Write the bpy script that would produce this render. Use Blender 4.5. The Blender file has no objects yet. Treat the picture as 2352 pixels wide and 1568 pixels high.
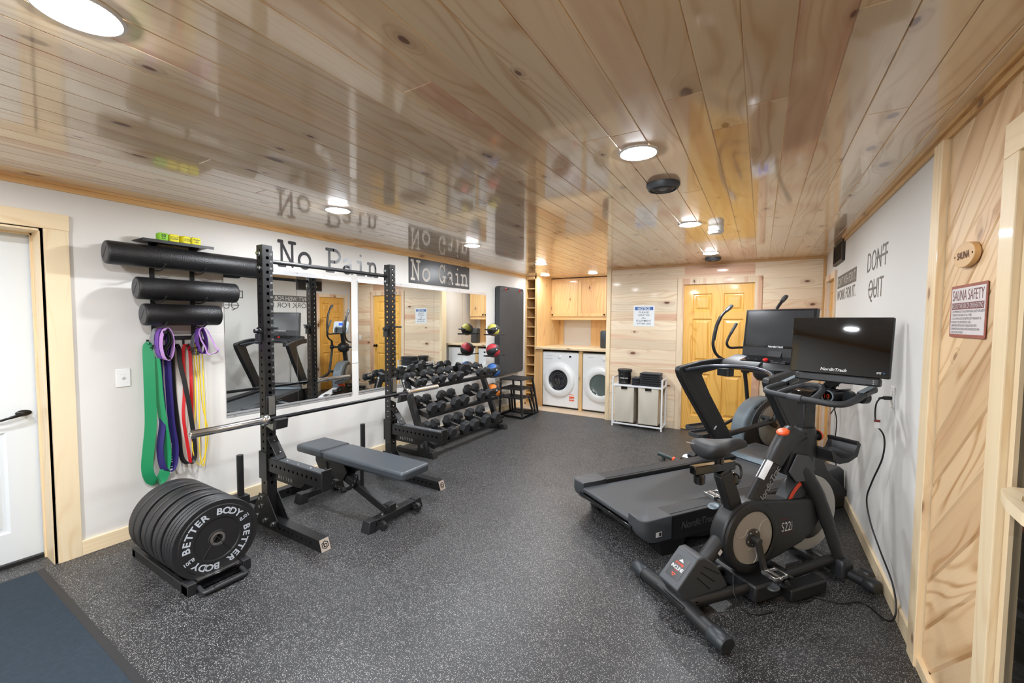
import bpy, bmesh, math, random
from mathutils import Vector, Matrix
from math import sin, cos, pi, radians as R
random.seed(7)
S = bpy.context.scene
COL = S.collection

# ---------------------------------------------------------------- camera, world, exposure
cam = bpy.data.objects.new('camera', bpy.data.cameras.new('camera')); COL.objects.link(cam); S.camera = cam
cam.data.sensor_width = 36; cam.data.lens = 36 * 955.0 / 2352; cam.data.clip_start = .02
YAW, PIT, ROL = 0.5390, 0.0492, 0.0077
F_ = Vector((-sin(YAW)*cos(PIT), cos(YAW)*cos(PIT), -sin(PIT))); R0 = Vector((cos(YAW), sin(YAW), 0)); U0 = R0.cross(F_)
Rt = R0*cos(ROL) + U0*sin(ROL); Up = U0*cos(ROL) - R0*sin(ROL)
M = Matrix((Rt, Up, -F_)).transposed().to_4x4(); M.translation = Vector((0, 0, 1.52)); cam.matrix_world = M
S.view_settings.view_transform = 'Standard'; S.view_settings.look = 'None'; S.view_settings.gamma = 1
S.view_settings.exposure = 0.0
S.cycles.use_denoising = True; S.cycles.max_bounces = 7; S.cycles.diffuse_bounces = 4; S.cycles.glossy_bounces = 4
S.cycles.transmission_bounces = 3; S.cycles.sample_clamp_indirect = 4.0; S.cycles.caustics_reflective = False; S.cycles.caustics_refractive = False
S.cycles.adaptive_threshold = 0.02
w = bpy.data.worlds.new('world'); S.world = w; w.use_nodes = True
w.node_tree.nodes['Background'].inputs[0].default_value = (.9, .93, 1, 1); w.node_tree.nodes['Background'].inputs[1].default_value = .05
LAMP = 560.0          # emission strength of the recessed LED discs

# ---------------------------------------------------------------- materials
def srgb(r, g, b):
    f = lambda c: c/12.92 if c <= .04045 else ((c+.055)/1.055)**2.4
    return (f(r/255), f(g/255), f(b/255), 1)
MATS = {}
def mat(name, col, rough=.5, metal=0, coat=0, emis=0, spec=.5, bump=0, bscale=300, noise=0, nscale=20, trans=0, sheen=0):
    if name in MATS: return MATS[name]
    m = bpy.data.materials.new(name); m.use_nodes = True; nt = m.node_tree; b = nt.nodes['Principled BSDF']
    b.inputs['Base Color'].default_value = col; b.inputs['Roughness'].default_value = rough; b.inputs['Metallic'].default_value = metal
    b.inputs['Coat Weight'].default_value = coat; b.inputs['Coat Roughness'].default_value = .08; b.inputs['Specular IOR Level'].default_value = spec
    b.inputs['Transmission Weight'].default_value = trans; b.inputs['Sheen Weight'].default_value = sheen
    if emis: b.inputs['Emission Color'].default_value = col; b.inputs['Emission Strength'].default_value = emis
    if bump or noise:
        tc = nt.nodes.new('ShaderNodeTexCoord')
    if bump:
        n = nt.nodes.new('ShaderNodeTexNoise'); n.inputs['Scale'].default_value = bscale; n.inputs['Detail'].default_value = 3
        nt.links.new(tc.outputs['Object'], n.inputs['Vector'])
        bp = nt.nodes.new('ShaderNodeBump'); bp.inputs['Strength'].default_value = bump; bp.inputs['Distance'].default_value = .002
        nt.links.new(n.outputs['Fac'], bp.inputs['Height']); nt.links.new(bp.outputs[0], b.inputs['Normal'])
    if noise:
        n2 = nt.nodes.new('ShaderNodeTexNoise'); n2.inputs['Scale'].default_value = nscale; n2.inputs['Detail'].default_value = 4
        nt.links.new(tc.outputs['Object'], n2.inputs['Vector'])
        mx = nt.nodes.new('ShaderNodeMix'); mx.data_type = 'RGBA'
        mx.inputs[6].default_value = tuple(c*(1-noise) for c in col[:3])+(1,); mx.inputs[7].default_value = tuple(min(1, c*(1+noise)) for c in col[:3])+(1,)
        nt.links.new(n2.outputs['Fac'], mx.inputs[0]); nt.links.new(mx.outputs[2], b.inputs['Base Color'])
    MATS[name] = m; return m

def wood(name, light, dark, knot=1.0, pink=1.0, rough=.45, coat=.0, grain=1.0, knotcol=(.13, .040, .014), pinkcol=(.50, .21, .11), vary=.16, kmax=.3, ring=18):
    m = bpy.data.materials.new(name); m.use_nodes = True; nt = m.node_tree; N = nt.nodes; L = nt.links; b = N['Principled BSDF']
    def nd(t, **k):
        n = N.new(t)
        for a, v in k.items(): setattr(n, a, v)
        return n
    def mth(op, a, b_=None, clamp=False):
        n = nd('ShaderNodeMath', operation=op, use_clamp=clamp)
        for i, v in enumerate((a, b_)):
            if v is None: continue
            if isinstance(v, (int, float)): n.inputs[i].default_value = v
            else: L.new(v, n.inputs[i])
        return n.outputs[0]
    def mix(f, a, c):
        n = nd('ShaderNodeMix', data_type='RGBA')
        if isinstance(f, (int, float)): n.inputs[0].default_value = f
        else: L.new(f, n.inputs[0])
        for i, v in ((6, a), (7, c)):
            if isinstance(v, tuple): n.inputs[i].default_value = v if len(v) == 4 else v+(1,)
            else: L.new(v, n.inputs[i])
        return n.outputs[2]
    uv = nd('ShaderNodeUVMap'); at = nd('ShaderNodeAttribute', attribute_name='rnd')
    su = nd('ShaderNodeSeparateXYZ'); L.new(uv.outputs[0], su.inputs[0]); sr = nd('ShaderNodeSeparateColor'); L.new(at.outputs['Color'], sr.inputs[0])
    r1, r2, r3 = sr.outputs[0], sr.outputs[1], sr.outputs[2]
    u = mth('ADD', su.outputs[0], mth('MULTIPLY', r1, 37.0)); v = mth('ADD', su.outputs[1], mth('MULTIPLY', r2, 11.0))
    def vec(a, c, z=0.0):
        n = nd('ShaderNodeCombineXYZ')
        for i, q in enumerate((a, c, z)):
            if isinstance(q, (int, float)): n.inputs[i].default_value = q
            else: L.new(q, n.inputs[i])
        return n.outputs[0]
    def noise(vc, sc, det=2, ro=.5):
        n = nd('ShaderNodeTexNoise'); n.inputs['Scale'].default_value = sc; n.inputs['Detail'].default_value = det; n.inputs['Roughness'].default_value = ro
        L.new(vc, n.inputs['Vector']); return n.outputs['Fac']
    # knots
    vo = nd('ShaderNodeTexVoronoi', voronoi_dimensions='2D'); vo.inputs['Scale'].default_value = 1; vo.inputs['Randomness'].default_value = .9
    wob = noise(vec(mth('MULTIPLY', u, 9), mth('MULTIPLY', v, 18)), 1, 1)
    ku = mth('ADD', mth('MULTIPLY', u, 3.3), mth('MULTIPLY', wob, .10)); kv = mth('ADD', mth('MULTIPLY', v, 6.5), mth('MULTIPLY', wob, .10))
    L.new(vec(ku, kv), vo.inputs['Vector'])
    sc = nd('ShaderNodeSeparateColor'); L.new(vo.outputs['Color'], sc.inputs[0])
    isk = mth('LESS_THAN', sc.outputs[0], kmax)
    ksize = mth('ADD', .035, mth('MULTIPLY', sc.outputs[1], .11))
    kd = mth('DIVIDE', vo.outputs['Distance'], ksize)
    core = mth('MULTIPLY', mth('MULTIPLY', mth('SUBTRACT', 1.0, mth('SMOOTH_MIN', kd, 1.0), True), 4.0, True), isk)
    halo = mth('MULTIPLY', mth('SUBTRACT', 1.0, mth('DIVIDE', kd, 3.6), True), isk)
    # growth rings bend round the knots
    warp = noise(vec(mth('MULTIPLY', u, .7), mth('MULTIPLY', v, 3.2)), 1, 2)
    ringv = mth('ADD', mth('MULTIPLY', v, ring), mth('ADD', mth('MULTIPLY', warp, 10.0), mth('MULTIPLY', halo, 2.2)))
    rs = mth('SINE', mth('MULTIPLY', ringv, 2*pi))
    rs = mth('POWER', mth('MULTIPLY', mth('ADD', rs, 1.0), .5), 4.0)
    amp = noise(vec(mth('MULTIPLY', u, .5), mth('MULTIPLY', v, 9), 3.0), 1, 1)
    rs = mth('MULTIPLY', rs, mth('MULTIPLY', mth('SUBTRACT', amp, .36, True), 2.0))
    fine = noise(vec(mth('MULTIPLY', u, 2.0), mth('MULTIPLY', v, 160)), 1, 3, .6)
    g = mth('ADD', mth('MULTIPLY', rs, 1.3*grain), mth('MULTIPLY', mth('SUBTRACT', fine, .5), .5*grain), True)
    mid = tuple(.5*(a+c) for a, c in zip(light[:3], dark[:3]))+(1,)
    base = mix(mth('MULTIPLY', mth('SUBTRACT', r3, .15), 1.0, True), light, mid)
    base = mix(g, base, dark)
    # reddish heartwood streak on some boards
    stn = noise(vec(mth('MULTIPLY', u, .35), mth('MULTIPLY', v, 8), 7.0), 1, 1)
    st = mth('MULTIPLY', mth('MULTIPLY', mth('SUBTRACT', stn, .50), 9.0, True), mth('MULTIPLY', mth('SUBTRACT', r3, .55), 6.0, True))
    base = mix(mth('MULTIPLY', st, .55*pink), base, pinkcol)
    base = mix(mth('MULTIPLY', halo, .45*knot), base, tuple(c*.55 for c in pinkcol))
    # long dark bark fissures, rare
    fi = noise(vec(mth('MULTIPLY', u, 1.6), mth('MULTIPLY', v, 20), 11.0), 1, 3, .6)
    fis = mth('MULTIPLY', mth('SUBTRACT', fi, .745), 14.0, True)
    base = mix(mth('MULTIPLY', fis, .7*knot), base, knotcol)
    base = mix(mth('MULTIPLY', core, min(1, knot)*.92), base, knotcol)
    hs = nd('ShaderNodeHueSaturation'); L.new(base, hs.inputs['Color'])
    L.new(mth('ADD', 1-vary*.5, mth('MULTIPLY', r2, vary)), hs.inputs['Value'])
    L.new(hs.outputs[0], b.inputs['Base Color'])
    b.inputs['Roughness'].default_value = rough; b.inputs['Coat Weight'].default_value = coat; b.inputs['Coat Roughness'].default_value = .07; b.inputs['Coat IOR'].default_value = 1.6 if coat > .9 else 1.5
    MATS[name] = m; return m

W_CEIL = wood('knotty_pine_ceiling', srgb(240, 218, 184), srgb(204, 164, 116), coat=1.0, rough=.35, knot=.95, kmax=.22, vary=.2)
W_WALL = wood('knotty_pine_wall', srgb(240, 224, 198), srgb(218, 186, 148), rough=.5, coat=.1, knot=1, kmax=.16, pinkcol=(.62, .28, .17))
W_TRIM = wood('pine_trim', srgb(240, 220, 184), srgb(220, 186, 138), rough=.45, coat=.2, knot=.8, pink=.1, kmax=.14, grain=.7)
W_TRIMO = wood('golden_pine_trim', srgb(222, 180, 122), srgb(190, 138, 80), rough=.45, coat=.3, knot=.8, pink=.2, kmax=.14)
W_DOOR = wood('honey_pine_door', srgb(238, 186, 92), srgb(208, 142, 52), rough=.35, coat=.4, knot=.25, pink=0, kmax=.05)
W_CAB = wood('cabinet_wood', srgb(238, 200, 142), srgb(204, 152, 92), rough=.4, coat=.2, knot=.9, pink=.5, kmax=.12)
W_CEDAR = wood('cedar', srgb(226, 194, 152), srgb(184, 138, 90), rough=.5, knot=.5, pink=.8, kmax=.08, grain=1.3, ring=12, pinkcol=(.48, .27, .14))
W_CEDARD = wood('dark_cedar', srgb(190, 140, 86), srgb(150, 98, 52), rough=.5, knot=.3, pink=.5, kmax=.05, grain=1.2)
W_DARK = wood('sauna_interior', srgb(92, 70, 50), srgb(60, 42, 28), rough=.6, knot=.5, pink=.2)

WALLP = mat('greige_wall_paint', srgb(221, 218, 213), .75, bump=.08, bscale=250)
WHITE = mat('white_enamel', srgb(238, 240, 241), .3, coat=.2)
DOORW = mat('white_door_paint', srgb(226, 232, 236), .35)
PLASTW = mat('white_plastic', srgb(240, 240, 238), .35)
BLK = mat('black_powder_coat', srgb(26, 26, 27), .32, bump=.15, bscale=900)
BLKM = mat('matt_black_metal', srgb(30, 30, 31), .45, bump=.12, bscale=900)
BLKP = mat('black_plastic', srgb(36, 37, 39), .42)
GLOSSB = mat('gloss_black', srgb(10, 10, 12), .12, coat=.5)
GREYP = mat('charcoal_plastic', srgb(66, 69, 73), .45)
GREYL = mat('grey_plastic', srgb(120, 132, 140), .35)
RUB = mat('black_rubber', srgb(33, 33, 35), .5, bump=.1, bscale=500)
RUBD = mat('hex_rubber', srgb(40, 42, 45), .45, bump=.1, bscale=700)
PAD = mat('black_vinyl', srgb(62, 68, 74), .38, bump=.1, bscale=1200)
FOAM = mat('black_foam', srgb(24, 24, 26), .42, bump=1.0, bscale=160, noise=.3, nscale=200)
FOAME = mat('foam_end', srgb(78, 79, 81), .6, bump=.8, bscale=220, noise=.25, nscale=160)
CHROME = mat('chrome', srgb(225, 226, 228), .18, 1)
BRIGHT = mat('zinc_bolt', srgb(205, 212, 214), .25, 1)
STEEL = mat('brushed_steel', srgb(190, 188, 184), .35, 1)
NICKEL = mat('satin_logo_plate', srgb(196, 184, 172), .4, .3)
ALU = mat('aluminium_trim', srgb(215, 216, 218), .3, .6)
WHT = mat('white_print', srgb(228, 229, 230), .5)
GRYT = mat('grey_print', srgb(150, 152, 154), .5)
DGRYT = mat('faint_grey_print', srgb(88, 89, 91), .5)
ORA = mat('orange_plastic', srgb(238, 92, 42), .35)
ORT = mat('orange_print', srgb(222, 72, 36), .5)
REDT = mat('dark_red_print', srgb(112, 34, 28), .5)
REDK = mat('red_plastic', srgb(205, 34, 30), .3)
VIN = mat('charcoal_vinyl_lettering', srgb(58, 58, 61), .3)
VIN2 = mat('grey_vinyl_lettering', srgb(92, 88, 84), .5)
PUTTY = mat('wall_colour_lettering', srgb(206, 200, 192), .6)
SILV = mat('silver_flywheel', srgb(178, 175, 168), .38, .25)
DISC = mat('warm_grey_plastic', srgb(160, 155, 147), .42)
SCREEN = mat('screen_glass', srgb(8, 9, 11), .06, coat=.3)
MIRROR = mat('mirror_glass', (.84, .87, .87, 1), .0, 1)
CANVAS = mat('beige_canvas', srgb(208, 201, 186), .9, bump=.4, bscale=60)
TOWEL = mat('black_towel', srgb(24, 26, 32), .95, bump=1, bscale=500, sheen=.2)
MATC = mat('gym_mat_vinyl', srgb(62, 63, 65), .6, noise=.15, nscale=6)
RUGM = mat('navy_carpet', srgb(30, 42, 52), 1, bump=1, bscale=300, noise=.4, nscale=60)
CABLE = mat('cable_black', srgb(22, 22, 23), .4)
def LED(k): return mat('led_disc_%g' % k, (.94, .985, 1.04, 1), .5, emis=LAMP*k)
BRONZE = mat('oil_rubbed_bronze', srgb(38, 34, 32), .3, .6)
SPK = mat('dark_grille', srgb(52, 56, 62), .45)
TINT = mat('tinted_glass', srgb(60, 56, 50), .04, trans=.75)
VENTM = mat('bronze_grille', srgb(58, 48, 42), .5)

# rubber floor with grey flecks, worn lighter in patches
def floor_mat():
    m = bpy.data.materials.new('speckled_rubber_floor'); m.use_nodes = True; nt = m.node_tree; N = nt.nodes; L = nt.links; b = N['Principled BSDF']
    tc = N.new('ShaderNodeTexCoord')
    def vor(scale, thr, size):
        v = N.new('ShaderNodeTexVoronoi'); v.voronoi_dimensions = '2D'; v.inputs['Scale'].default_value = scale
        nz = N.new('ShaderNodeTexNoise'); nz.inputs['Scale'].default_value = scale*1.3
        L.new(tc.outputs['Object'], nz.inputs['Vector'])
        ad = N.new('ShaderNodeVectorMath'); ad.operation = 'MULTIPLY_ADD'; L.new(nz.outputs['Color'], ad.inputs[0]); ad.inputs[1].default_value = (.9/scale,)*3; L.new(tc.outputs['Object'], ad.inputs[2])
        L.new(ad.outputs[0], v.inputs['Vector'])
        s = N.new('ShaderNodeSeparateColor'); L.new(v.outputs['Color'], s.inputs[0])
        a = N.new('ShaderNodeMath'); a.operation = 'LESS_THAN'; L.new(s.outputs[0], a.inputs[0]); a.inputs[1].default_value = thr
        c = N.new('ShaderNodeMath'); c.operation = 'LESS_THAN'; L.new(v.outputs['Distance'], c.inputs[0]); c.inputs[1].default_value = size
        d = N.new('ShaderNodeMath'); d.operation = 'MULTIPLY'; L.new(a.outputs[0], d.inputs[0]); L.new(c.outputs[0], d.inputs[1]); return d
    v1 = vor(330, .13, .40); v2 = vor(190, .07, .30)
    mxx = N.new('ShaderNodeMath'); mxx.operation = 'MAXIMUM'; L.new(v1.outputs[0], mxx.inputs[0]); L.new(v2.outputs[0], mxx.inputs[1])
    wn = N.new('ShaderNodeTexNoise'); wn.inputs['Scale'].default_value = 1.1; wn.inputs['Detail'].default_value = 6; wn.inputs['Roughness'].default_value = .65; L.new(tc.outputs['Object'], wn.inputs['Vector'])
    cr = N.new('ShaderNodeMapRange'); cr.inputs[1].default_value = .35; cr.inputs[2].default_value = .75; L.new(wn.outputs['Fac'], cr.inputs[0])
    m1 = N.new('ShaderNodeMix'); m1.data_type = 'RGBA'; m1.inputs[6].default_value = srgb(34, 34, 36); m1.inputs[7].default_value = srgb(54, 55, 57); L.new(cr.outputs[0], m1.inputs[0])
    m2 = N.new('ShaderNodeMix'); m2.data_type = 'RGBA'; L.new(m1.outputs[2], m2.inputs[6]); m2.inputs[7].default_value = srgb(176, 174, 170); L.new(mxx.outputs[0], m2.inputs[0])
    L.new(m2.outputs[2], b.inputs['Base Color'])
    r = N.new('ShaderNodeMapRange'); r.inputs[3].default_value = .48; r.inputs[4].default_value = .36; L.new(wn.outputs['Fac'], r.inputs[0]); L.new(r.outputs[0], b.inputs['Roughness'])
    n3 = N.new('ShaderNodeTexNoise'); n3.inputs['Scale'].default_value = 260; L.new(tc.outputs['Object'], n3.inputs['Vector'])
    bp = N.new('ShaderNodeBump'); bp.inputs['Strength'].default_value = .25; bp.inputs['Distance'].default_value = .002; L.new(n3.outputs['Fac'], bp.inputs['Height']); L.new(bp.outputs[0], b.inputs['Normal'])
    return m
FLOORM = floor_mat()

def tile_mat():
    m = bpy.data.materials.new('beige_tile'); m.use_nodes = True; nt = m.node_tree; b = nt.nodes['Principled BSDF']
    tc = nt.nodes.new('ShaderNodeTexCoord'); br = nt.nodes.new('ShaderNodeTexBrick'); nt.links.new(tc.outputs['Object'], br.inputs['Vector'])
    br.inputs['Scale'].default_value = 1; br.inputs['Brick Width'].default_value = .33; br.inputs['Row Height'].default_value = .33; br.inputs['Mortar Size'].default_value = .006
    br.inputs['Color1'].default_value = srgb(208, 186, 158); br.inputs['Color2'].default_value = srgb(196, 168, 140); br.inputs['Mortar'].default_value = srgb(218, 208, 192)
    nt.links.new(br.outputs['Color'], b.inputs['Base Color']); b.inputs['Roughness'].default_value = .45; return m
TILE = tile_mat()

# ---------------------------------------------------------------- mesh builder
def V(*a): return Vector(a)
class MB:
    def __init__(s): s.v = []; s.f = []; s.uv = {}; s.rn = {}
    def add(s, vs, fs):
        o = len(s.v); s.v += [Vector(p) for p in vs]; s.f += [[i+o for i in f] for f in fs]; return s
    def hexa(s, p):            # 8 corners: bottom 4 ccw, top 4 ccw
        return s.add(p, [(3, 2, 1, 0), (4, 5, 6, 7), (0, 1, 5, 4), (1, 2, 6, 5), (2, 3, 7, 6), (3, 0, 4, 7)])
    def box(s, a, b, rot=None, piv=None):
        x0, y0, z0 = (min(a[i], b[i]) for i in range(3)); x1, y1, z1 = (max(a[i], b[i]) for i in range(3))
        p = [V(x0, y0, z0), V(x1, y0, z0), V(x1, y1, z0), V(x0, y1, z0), V(x0, y0, z1), V(x1, y0, z1), V(x1, y1, z1), V(x0, y1, z1)]
        if rot is not None:
            c = Vector(piv) if piv else (p[0]+p[6])/2; p = [c + rot @ (q-c) for q in p]
        return s.hexa(p)
    def bar(s, p0, p1, w, h, up=(0, 0, 1)):       # w across, h along up
        p0, p1 = Vector(p0), Vector(p1); d = (p1-p0).normalized(); u = Vector(up); u = (u-d*u.dot(d)).normalized(); r = d.cross(u)
        q = []
        for c in (p0, p1): q += [c-r*w/2-u*h/2, c+r*w/2-u*h/2, c+r*w/2+u*h/2, c-r*w/2+u*h/2]
        return s.add(q, [(0, 1, 2, 3), (7, 6, 5, 4), (0, 4, 5, 1), (1, 5, 6, 2), (2, 6, 7, 3), (3, 7, 4, 0)])
    def prism(s, pts, o, ux, uy, n, h0, h1):      # 2D outline (ccw about n) extruded
        o, ux, uy, n = Vector(o), Vector(ux), Vector(uy), Vector(n); k = len(pts)
        vs = [o+ux*a+uy*b+n*h0 for a, b in pts] + [o+ux*a+uy*b+n*h1 for a, b in pts]
        return s.add(vs, [list(range(k))[::-1], list(range(k, 2*k))] + [(i, (i+1) % k, k+(i+1) % k, k+i) for i in range(k)])
    def sz(s, pts, t0, t1):                       # outline in the (s,z) side plane of a machine, extruded over y=-t
        return s.prism([(a, b) for a, b in pts], (0, 0, 0), (1, 0, 0), (0, 0, 1), (0, -1, 0), t0, t1)
    def ring(s, c, r, d, u, n=16, ry=None):
        c, d, u = Vector(c), Vector(d).normalized(), Vector(u); u = (u-d*u.dot(d)).normalized(); w_ = d.cross(u); ry = ry or r
        return [c+u*(r*cos(2*pi*i/n))+w_*(ry*sin(2*pi*i/n)) for i in range(n)]
    def loft(s, rings, cap=True, close=False):
        n = len(rings[0]); vs = [p for r in rings for p in r]; fs = []
        m = len(rings)
        for j in range(m if close else m-1):
            for i in range(n):
                a = j*n+i; b = j*n+(i+1) % n; k = (j+1) % m
                fs.append((a, b, k*n+(i+1) % n, k*n+i))
        if cap and not close: fs += [list(range(n))[::-1], list(range((m-1)*n, m*n))]
        return s.add(vs, fs)
    def cyl(s, p0, p1, r, r1=None, n=20, cap=True):
        p0, p1 = Vector(p0), Vector(p1); d = p1-p0; u = V(0, 0, 1) if abs(d.normalized().z) < .9 else V(1, 0, 0)
        return s.loft([s.ring(p0, r, d, u, n), s.ring(p1, r if r1 is None else r1, d, u, n)], cap)
    def tube(s, pts, r, n=12, smooth=0, ry=None, up=None, cap=True):
        pts = [Vector(p) for p in pts]
        if smooth: pts = crom(pts, smooth)
        u = Vector(up) if up else None; rings = []
        for i, p in enumerate(pts):
            d = (pts[min(i+1, len(pts)-1)]-pts[max(i-1, 0)]).normalized()
            if u is None: u = V(0, 0, 1) if abs(d.z) < .9 else V(1, 0, 0)
            u = (u-d*u.dot(d)).normalized()
            rr = r[i*(len(r)-1)//max(1, len(pts)-1)] if isinstance(r, (list, tuple)) else r
            rings.append(s.ring(p, rr, d, u, n, ry if ry is None else ry*(rr/(r if not isinstance(r, (list, tuple)) else r[0]))))
        return s.loft(rings, cap)
    def lathe(s, prof, o, d, n=28, cap=True):     # profile (radius, height)
        o, d = Vector(o), Vector(d).normalized(); u = V(0, 0, 1) if abs(d.z) < .9 else V(1, 0, 0)
        return s.loft([s.ring(o+d*h, max(r, 1e-4), d, u, n) for r, h in prof], cap)
    def sphere(s, c, r, n=20, m=12, sx=(1, 1, 1)):
        c = Vector(c); rings = []
        for j in range(m+1):
            a = -pi/2+pi*j/m; rr = max(r*cos(a), 1e-4)
            rings.append([c+V(rr*cos(2*pi*i/n)*sx[0], rr*sin(2*pi*i/n)*sx[1], r*sin(a)*sx[2]) for i in range(n)])
        return s.loft(rings)
    def rbox(s, a, b, r, ax=2, n=5):              # box with rounded vertical edges along axis ax
        o = [i for i in range(3) if i != ax]; x0, x1 = sorted((a[o[0]], b[o[0]])); y0, y1 = sorted((a[o[1]], b[o[1]])); pts = rrect(x0, y0, x1, y1, r, n)
        rings = []
        for h in sorted((a[ax], b[ax])):
            q = []
            for p in pts:
                c = [0, 0, 0]; c[o[0]] = p[0]; c[o[1]] = p[1]; c[ax] = h; q.append(Vector(c))
            rings.append(q)
        if ax == 1: rings = rings[::-1]
        return s.loft(rings)
    def quad(s, *p): return s.add(p, [tuple(range(len(p)))])
    def holed(s, o, ud, vd, W, L, holes, r, n=12):  # flat strip W x L with round holes at (u,v) sorted by v
        o, ud, vd = Vector(o), Vector(ud), Vector(vd); hs = sorted(holes, key=lambda h: h[1]); v = 0
        def P(a, b): return o+ud*a+vd*b
        for k, (hu, hv) in enumerate(hs):
            lo = hv-r*1.35; hi = hv+r*1.35
            if lo > v+1e-5: s.quad(P(0, v), P(W, v), P(W, lo), P(0, lo))
            # n-gon hole stitched to its rectangle
            q = n//4; cor = [(W, hi), (0, hi), (0, lo), (W, lo)]
            cir = [(hu+r*cos(2*pi*i/n), hv+r*sin(2*pi*i/n)) for i in range(n)]
            b0 = len(s.v); s.v += [P(*c) for c in cir] + [P(*c) for c in cor]
            for c in range(4):
                for i in range(q):
                    a_ = (c*q+i) % n; b_ = (c*q+i+1) % n; s.f.append([b0+a_, b0+n+c, b0+b_])
                s.f.append([b0+((c+1)*q) % n, b0+n+c, b0+n+(c+1) % 4])
            v = hi
        if v < L-1e-5: s.quad(P(0, v), P(W, v), P(W, L), P(0, L))
        return s
    def text(s, t, h, o, xd, yd, sx=1, off=.0, shear=0, align='CENTER', sp=1, dep=0):
        vs, fs, wd = glyphs(t, off, shear, sp); k = h/.7; xd, yd, o = Vector(xd).normalized(), Vector(yd).normalized(), Vector(o)
        x0 = {'CENTER': -wd/2, 'LEFT': 0, 'RIGHT': -wd}[align]
        return s.add([o+xd*((p[0]+x0)*k*sx)+yd*(p[1]*k) for p in vs], fs)
    def textw(s, t, wid, h, o, xd, yd, **k):      # fit to width
        vs, fs, wd = glyphs(t, k.get('off', 0), k.get('shear', 0), k.get('sp', 1)); return s.text(t, h, o, xd, yd, sx=wid/(wd*h/.7), **k)
    def xf(s, M_): s.v = [M_ @ p for p in s.v]; return s

def rrect(x0, y0, x1, y1, r, n=5):
    out = []
    for cx, cy, a in ((x1-r, y0+r, -pi/2), (x1-r, y1-r, 0), (x0+r, y1-r, pi/2), (x0+r, y0+r, pi)):
        out += [(cx+r*cos(a+pi/2*i/n), cy+r*sin(a+pi/2*i/n)) for i in range(n+1)]
    return out
def crom(p, k):
    if len(p) < 3: return p
    q = [p[0]*2-p[1]]+p+[p[-1]*2-p[-2]]; out = []
    for i in range(1, len(q)-2):
        for j in range(k):
            t = j/k; out.append(.5*((2*q[i])+(q[i+1]-q[i-1])*t+(2*q[i-1]-5*q[i]+4*q[i+1]-q[i+2])*t*t+(3*q[i]-q[i-1]-3*q[i+1]+q[i+2])*t**3))
    return out+[p[-1]]
_gc = {}
def glyphs(t, off, shear, sp):
    key = (t, off, shear, sp)
    if key not in _gc:
        cu = bpy.data.curves.new('txt', 'FONT'); cu.body = t; cu.offset = off; cu.shear = shear; cu.space_character = sp; cu.resolution_u = 3
        ob = bpy.data.objects.new('txt', cu); COL.objects.link(ob); dg = bpy.context.evaluated_depsgraph_get()
        me = bpy.data.meshes.new_from_object(ob.evaluated_get(dg)); vs = [tuple(v.co[:2]) for v in me.vertices]; fs = [tuple(p.vertices) for p in me.polygons]
        bpy.data.objects.remove(ob); bpy.data.curves.remove(cu); bpy.data.meshes.remove(me)
        x0 = min(v[0] for v in vs) if vs else 0; vs = [(a-x0, b) for a, b in vs]
        _gc[key] = (vs, fs, max([v[0] for v in vs] or [0]))
    return _gc[key]

WOODS = {m.name for m in MATS.values() if m.node_tree.nodes.get('Attribute') or any(n.type == 'ATTRIBUTE' for n in m.node_tree.nodes)}
def obj(name, mb, m, parent=None, bev=0, smooth=35, kind=None, label=None, seg=2, off=None, grain=None):
    """links the builder's shapes as ONE mesh object; coordinates are local to the parent"""
    me = bpy.data.meshes.new(name); me.from_pydata([tuple(v) for v in mb.v], [], mb.f)
    if smooth:
        me.polygons.foreach_set('use_smooth', [True]*len(me.polygons)); me.set_sharp_from_angle(angle=R(smooth))
    if m.name in WOODS:
        uvl = me.uv_layers.new(name='UVMap'); ca = me.color_attributes.new('rnd', 'FLOAT_COLOR', 'CORNER')
        rr = [random.random() for _ in range(3)]
        lo = [min(v[i] for v in mb.v) for i in range(3)]; hi = [max(v[i] for v in mb.v) for i in range(3)]; ext = [hi[i]-lo[i] for i in range(3)]
        g = grain if grain is not None else ext.index(max(ext)); uvd = []; rnd = []
        for p in me.polygons:
            cust = mb.uv.get(p.index); rn = mb.rn.get(p.index, rr); n = p.normal
            o = sorted([i for i in range(3) if i != g], key=lambda i: abs(n[i])); va = o[0]
            for k, li in enumerate(p.loop_indices):
                if cust: uvd += cust[k]
                else:
                    c = me.vertices[me.loops[li].vertex_index].co; uvd += (c[g], c[va]+c[o[1]]*.37)
                rnd += [rn[0], rn[1], rn[2], 1]
        me.uv_layers['UVMap'].data.foreach_set('uv', uvd); me.color_attributes['rnd'].data.foreach_set('color', rnd)
    me.materials.append(m); o = bpy.data.objects.new(name, me); COL.objects.link(o)
    if parent: o.parent = parent
    if bev:
        b = o.modifiers.new('bevel', 'BEVEL'); b.width = bev; b.segments = seg; b.limit_method = 'ANGLE'; b.angle_limit = R(40)
    if kind: o['kind'] = kind
    if label: o['label'] = label
    return o
def tag(o, label, cat, group=None):
    o['label'] = label; o['category'] = cat
    if group: o['group'] = group
    return o
def thing(name, label, cat, loc=(0, 0, 0), rz=0, group=None):
    o = bpy.data.objects.new(name, None); COL.objects.link(o); o.location = loc; o.rotation_euler = (0, 0, rz); o.empty_display_size = .1
    return tag(o, label, cat, group)
def solo(name, mb, m, label, cat, group=None, **k):      # a thing that is one mesh, origin at its base
    lo = [min(v[i] for v in mb.v) for i in range(3)]; hi = [max(v[i] for v in mb.v) for i in range(3)]
    c = V((lo[0]+hi[0])/2, (lo[1]+hi[1])/2, lo[2]); mb.v = [v-c for v in mb.v]
    o = obj(name, mb, m, **k); o.location = c; return tag(o, label, cat, group)
def struct(name, mb, m, **k): return obj(name, mb, m, kind='structure', **k)
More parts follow.
